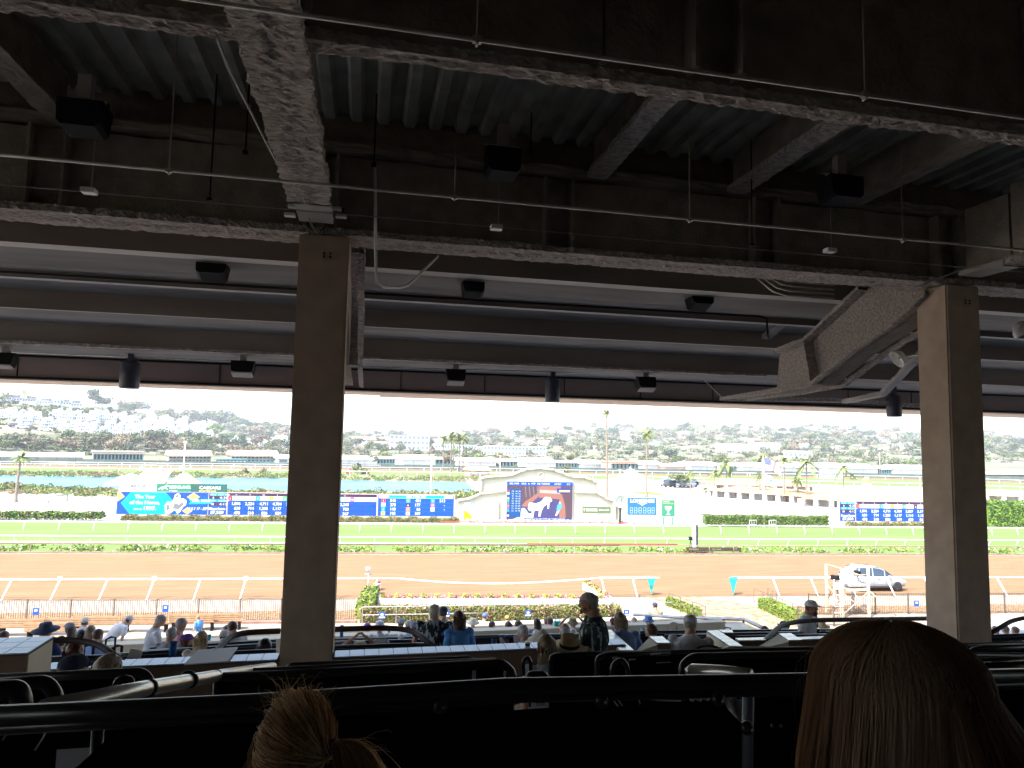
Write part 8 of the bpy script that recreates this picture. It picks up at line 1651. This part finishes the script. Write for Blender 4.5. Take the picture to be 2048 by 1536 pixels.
# ================================================================= THE TWO HEADS IN FRONT
def hairmat(n, c, c2, tr=0.6):
    m = mat('strand_'+n, c, 0.5, col2=c2, scale=16, spec=0.2, stretch=(1, 1, .15)); n_ = m.node_tree; b = n_.nodes['Principled BSDF']; t = n_.nodes.new('ShaderNodeBsdfTranslucent'); mx = n_.nodes.new('ShaderNodeMixShader'); mx.inputs[0].default_value = tr
    src = b.inputs['Base Color'].links[0].from_socket; n_.links.new(src, t.inputs[0]); n_.links.new(b.outputs[0], mx.inputs[1]); n_.links.new(t.outputs[0], mx.inputs[2]); n_.links.new(mx.outputs[0], n_.nodes['Material Output'].inputs[0]); return m
hb = [hairmat('blond', (0.88, 0.72, 0.52), (0.78, 0.62, 0.44)), hairmat('blond_mid', (0.66, 0.50, 0.33), (0.56, 0.41, 0.27)), hairmat('blond_dark', (0.32, 0.21, 0.13), (0.25, 0.16, 0.10))]
hbr = [hairmat('brown', (0.42, 0.29, 0.20), (0.48, 0.34, 0.245)), hairmat('brown_light', (0.52, 0.38, 0.27), (0.44, 0.31, 0.22)), hairmat('brown_dark', (0.26, 0.175, 0.12), (0.31, 0.215, 0.15))]; hroot = mat('brown_under', (0.03, 0.018, 0.013), .8, spec=0.05); hbu = mat('blond_under', (0.13, 0.08, 0.045), .8, spec=0.05)
rsx = random.Random(1)
def strand(mb, pts, r, m):
    m = rsx.choices(m, [4, 3, 3])[0]
    mb.tube(pts, [r]*(len(pts)-2)+[r*.8, r*.3], m, n=3, cap=False)
# woman with long straight hair, at the right
rs = random.Random(77)
c = D(1792, 1372, 0.86); R = empty('person', c-Vector((0, 0, 1.2)), 'person with long straight brown hair, large in the lower right foreground', 'person')
mb = MB(); mb.ell(c+Vector((-.012, .01, -.01)), (.080, .088, .080), skin1, 24, 18)
mb.tube([c+Vector((0, -.005, -.08)), c+Vector((0, -.01, -.16)), c+Vector((0, -.02, -.24)), c+Vector((0, -.02, -.34)), c+Vector((0, -.02, -.8))], [.05, .05, .07, .17, .16], skin1, n=16, ry=[.05, .05, .06, .09, .1])
for sx in (-1, 1): mb.tube([c+Vector((sx*.15, -.02, -.30)), c+Vector((sx*.2, 0, -.5)), c+Vector((sx*.18, .12, -.7))], [.05, .042, .032], skin1, n=10); mb.tube([c+Vector((sx*.18, .12, -.7)), c+Vector((sx*.175, .2, -.72))], [.032, .03], skin1, n=8)
o = mb.build('body', R); finish(o, .008, 4)
mb = MB(); mb.tube([c+Vector((0, -.02, z)) for z in (-.27, -.32, -.45, -.8)], [.10, .19, .18, .17], CL['black'], n=18, ry=[.07, .11, .12, .12]); o = mb.build('shirt', R); finish(o, .012, 4)
def long_hair(mb, c, rad, n, L, spread, m, r0, part=0.0, back_only=False, rsd=rs, flat=1.0, fly=0.0):
    for i in range(n):
        ph = rsd.uniform(0, 2*pi)
        if sin(ph) > 0.55 and rsd.random() < .85: ph = -ph
        ca, sa = cos(ph), sin(ph); lay = rsd.uniform(.90, 1.03); jit = rsd.uniform(-.03, .03); pts = []
        th0 = rsd.uniform(.02, .9); off = Vector((part*(1-th0), 0, 0))
        for k in range(6): th = th0+(1.55-th0)*k/5; pts.append(c+Vector((sin(th)*cos(ph+jit*k)*rad[0]*lay, sin(th)*sin(ph+jit*k)*rad[1]*lay, cos(th)*rad[2]*lay))+off*(1-k/5))
        p = pts[-1]; l = L*rsd.uniform(.75, 1.05); w_ = rsd.uniform(-.006, .006)
        for k in range(1, 6):
            t = k/5; out = spread*(t**(.6 if ca > 0 else .9))*lay*(1.9 if ca > 0 else .55); pts.append(p+Vector((ca*out*1.0+w_*sin(t*5), sa*out*.35*flat, -l*t))+Vector((noise.noise(Vector((i*.1, t*2, 0)))*.006, 0, 0)))
        strand(mb, pts, r0*rsd.uniform(.7, 1.3), m)
RH = (.120, .105, .088)
mb = MB(); mb.ell(c+Vector((0, -.01, .004)), (.105, .093, .076), hroot, 32, 24, fn=lambda p, q: q*(.88 if (p.y > .45 and p.z < .5) else 1))
pts_ = []; r1 = []; r2 = []
for i in range(12): t = i/11; pts_.append(c+Vector((0.05*t, -.030-.02*t, -.62*t))); r1.append(.070+.10*t**.8); r2.append(.040+.02*t)
mb.tube(pts_, r1, hroot, n=28, ry=r2); mb.build('hair_mass', R)
mb = MB(); long_hair(mb, c+Vector((0, -.006, .002)), RH, 8500, .60, .105, hbr, .00055, part=-.01)
for i in range(60):   # flyaway wisps
    ph = rs.uniform(pi*.95, 2.05*pi) if rs.random() < .3 else rs.choice([pi, 0])+rs.uniform(-.5, .5); p0 = c+Vector((cos(ph)*RH[0], sin(ph)*.08, rs.uniform(-.10, .06))); d = Vector((cos(ph)*rs.uniform(.01, .03), 0, 0)); strand(mb, [p0, p0+d+Vector((0, 0, -.02)), p0+d*1.3+Vector((0, 0, -.06)), p0+d*rs.uniform(.2, 1.5)+Vector((0, 0, -.10))], .00022, hbr)
mb.build('hair', R)
# girl with a messy blond ponytail, left of centre
c = D(592, 1484, 1.50); R = empty('person', c-Vector((0, 0, 1.1)), 'child with messy blond hair pulled to the right, in the lower centre foreground', 'person')
mb = MB(); mb.ell(c+Vector((0, .01, 0)), (.070, .084, .094), skin1, 24, 18); mb.tube([c+Vector((0, -.005, -.07)), c+Vector((0, -.01, -.14)), c+Vector((0, -.02, -.20)), c+Vector((0, -.02, -.28)), c+Vector((0, -.02, -.7))], [.038, .038, .06, .13, .12], skin1, n=16, ry=[.038, .038, .05, .07, .08])
mb.ell(c+Vector((-.077, -.008, -.035)), (.008, .014, .024), skin1, 12, 8)
for sx in (-1, 1): mb.tube([c+Vector((sx*.11, -.02, -.25)), c+Vector((sx*.15, 0, -.42)), c+Vector((sx*.13, .1, -.56))], [.035, .03, .024], skin1, n=10)
o = mb.build('body', R); finish(o, .007, 4)
mb = MB(); mb.tube([c+Vector((0, -.02, z)) for z in (-.22, -.27, -.4, -.7)], [.08, .145, .135, .13], CL['black'], n=18, ry=[.06, .09, .09, .09]); o = mb.build('shirt', R); finish(o, .012, 4)
mb = MB(); mb.ell(c+Vector((-.083, -.018, -.062)), (.004, .004, .004), mat('pearl', (.7, .68, .65), .2), 10, 8); mb.build('ear_ring', R)
mb = MB(); mb.ell(c+Vector((0, -.004, .006)), (.066, .080, .084), hbu, 32, 24, fn=lambda p, q: q*((.88 if (p.y > .4 and p.z < .4) else 1)+.02*noise.noise(p*4))); mb.build('hair_mass', R)
tie = c+Vector((.070, -.050, .006)); mb = MB(); rr = random.Random(5)
for i in range(4200):   # from all over the scalp, over the surface to the tie at the right
    th = rr.uniform(0, 1.9); ph = rr.uniform(0, 2*pi)
    n0 = Vector((sin(th)*cos(ph), sin(th)*sin(ph), cos(th)))
    if n0.y > .5 and n0.z < .3: continue
    n1 = Vector((.80, -.58, -.12)).normalized(); pts = []; lay = rr.uniform(.93, 1.05)*(1+.07*noise.noise(n0*3.5))+(rr.uniform(0, .14) if rr.random() < .10 else 0); sag = rr.uniform(-.05, .10)
    for k in range(8):
        t = k/7*.96; q = n0.lerp(n1, t); q = q+Vector((0, -.35*sin(pi*t)*(1 if n0.dot(n1) < 0 else .2), sag*sin(pi*t))); q.normalize(); wv = 1+.02*sin(i*.7+k*1.3)+(.05*sin(pi*t) if rr.random() < .12 else 0)
        pts.append(c+Vector((q.x*.074*lay*wv, q.y*.088*lay*wv, q.z*.092*lay*wv)))
    strand(mb, pts, .0008*rr.uniform(.6, 1.4), hb)
for i in range(1800):   # the tail
    a = rr.gauss(0, .012); b = rr.gauss(0, .012); L_ = rr.uniform(.10, .34); spx = rr.uniform(.02, .085); pts = [tie+Vector((a*.3, b*.3, a*.3))]
    for k in range(1, 8): t = k/7; pts.append(tie+Vector((spx*1.5*(1-(1-t)**2)+a*1.4*t+.004*sin(k+i), -.02*t+b*t, .030*sin(pi*min(1, t*1.6))*(1-t)-L_*t**1.5+a*t)))
    strand(mb, pts, .0006*rr.uniform(.6, 1.3), hb)
for i in range(170):   # flyaways over the crown and tail
    if rr.random() < .55: n0 = Vector((rr.uniform(-.7, .6), rr.uniform(-.6, .2), rr.uniform(.5, 1))).normalized(); p0 = c+Vector((n0.x*.08, n0.y*.09, n0.z*.1)); d = (n0+Vector((rr.gauss(0, .5), rr.gauss(0, .3), rr.gauss(0, .3)))).normalized(); L_ = rr.uniform(.015, .05); e = Vector((rr.gauss(0, 1), 0, rr.gauss(0, .5)))*L_*.5; strand(mb, [p0, p0+d*L_*.5, p0+d*L_+e*.5, p0+d*L_*.9+e], .0003, hb)
    else: p0 = tie+Vector((rr.uniform(0, .07), rr.uniform(-.02, .02), rr.uniform(-.08, .02))); d = Vector((rr.uniform(.3, 1), rr.uniform(-.3, .3), rr.uniform(-.2, .6))).normalized(); L_ = rr.uniform(.02, .06); strand(mb, [p0, p0+d*L_*.5, p0+d*L_+Vector((0, 0, -.008)), p0+d*L_*1.2+Vector((0, 0, -.02))], .0003, hb)
for i in range(70):
    p0 = c+Vector((-.08, -.02, rr.uniform(-.06, .03))); strand(mb, [p0, p0+Vector((rr.uniform(-.01, 0), 0, -.03)), p0+Vector((rr.uniform(-.02, .005), 0, -.07)), p0+Vector((rr.uniform(-.035, .01), 0, -.13))], .0005, hb)
mb.build('hair', R)
mb = MB(); mb.tube([tie+Vector((0.0, -.012, .014)), tie+Vector((.006, .012, .006)), tie+Vector((.0, .012, -.014)), tie+Vector((-.006, -.014, -.006)), tie+Vector((0.0, -.012, .014))], .006, CL['redcap'], n=8); mb.build('hair_tie', R)
for o in list(bpy.data.objects):
    if '_o' in o.keys(): del o['_o']
bpy.data.scenes.remove(TMP)

hz_m = bpy.data.materials.new('haze_air'); hz_m.use_nodes = True; n_ = hz_m.node_tree; n_.nodes.remove(n_.nodes['Principled BSDF']); v_ = n_.nodes.new('ShaderNodeVolumePrincipled'); v_.inputs['Color'].default_value = (0.93, 0.96, 1, 1); v_.inputs['Density'].default_value = 0.00025; n_.links.new(v_.outputs[0], n_.nodes['Material Output'].inputs['Volume'])
mb = MB(); mb.bb((-3600, -700, -12), (3600, 6100, 90), hz_m); mb.build('haze', kind='stuff', label='thin pale sea haze softening the far hills')
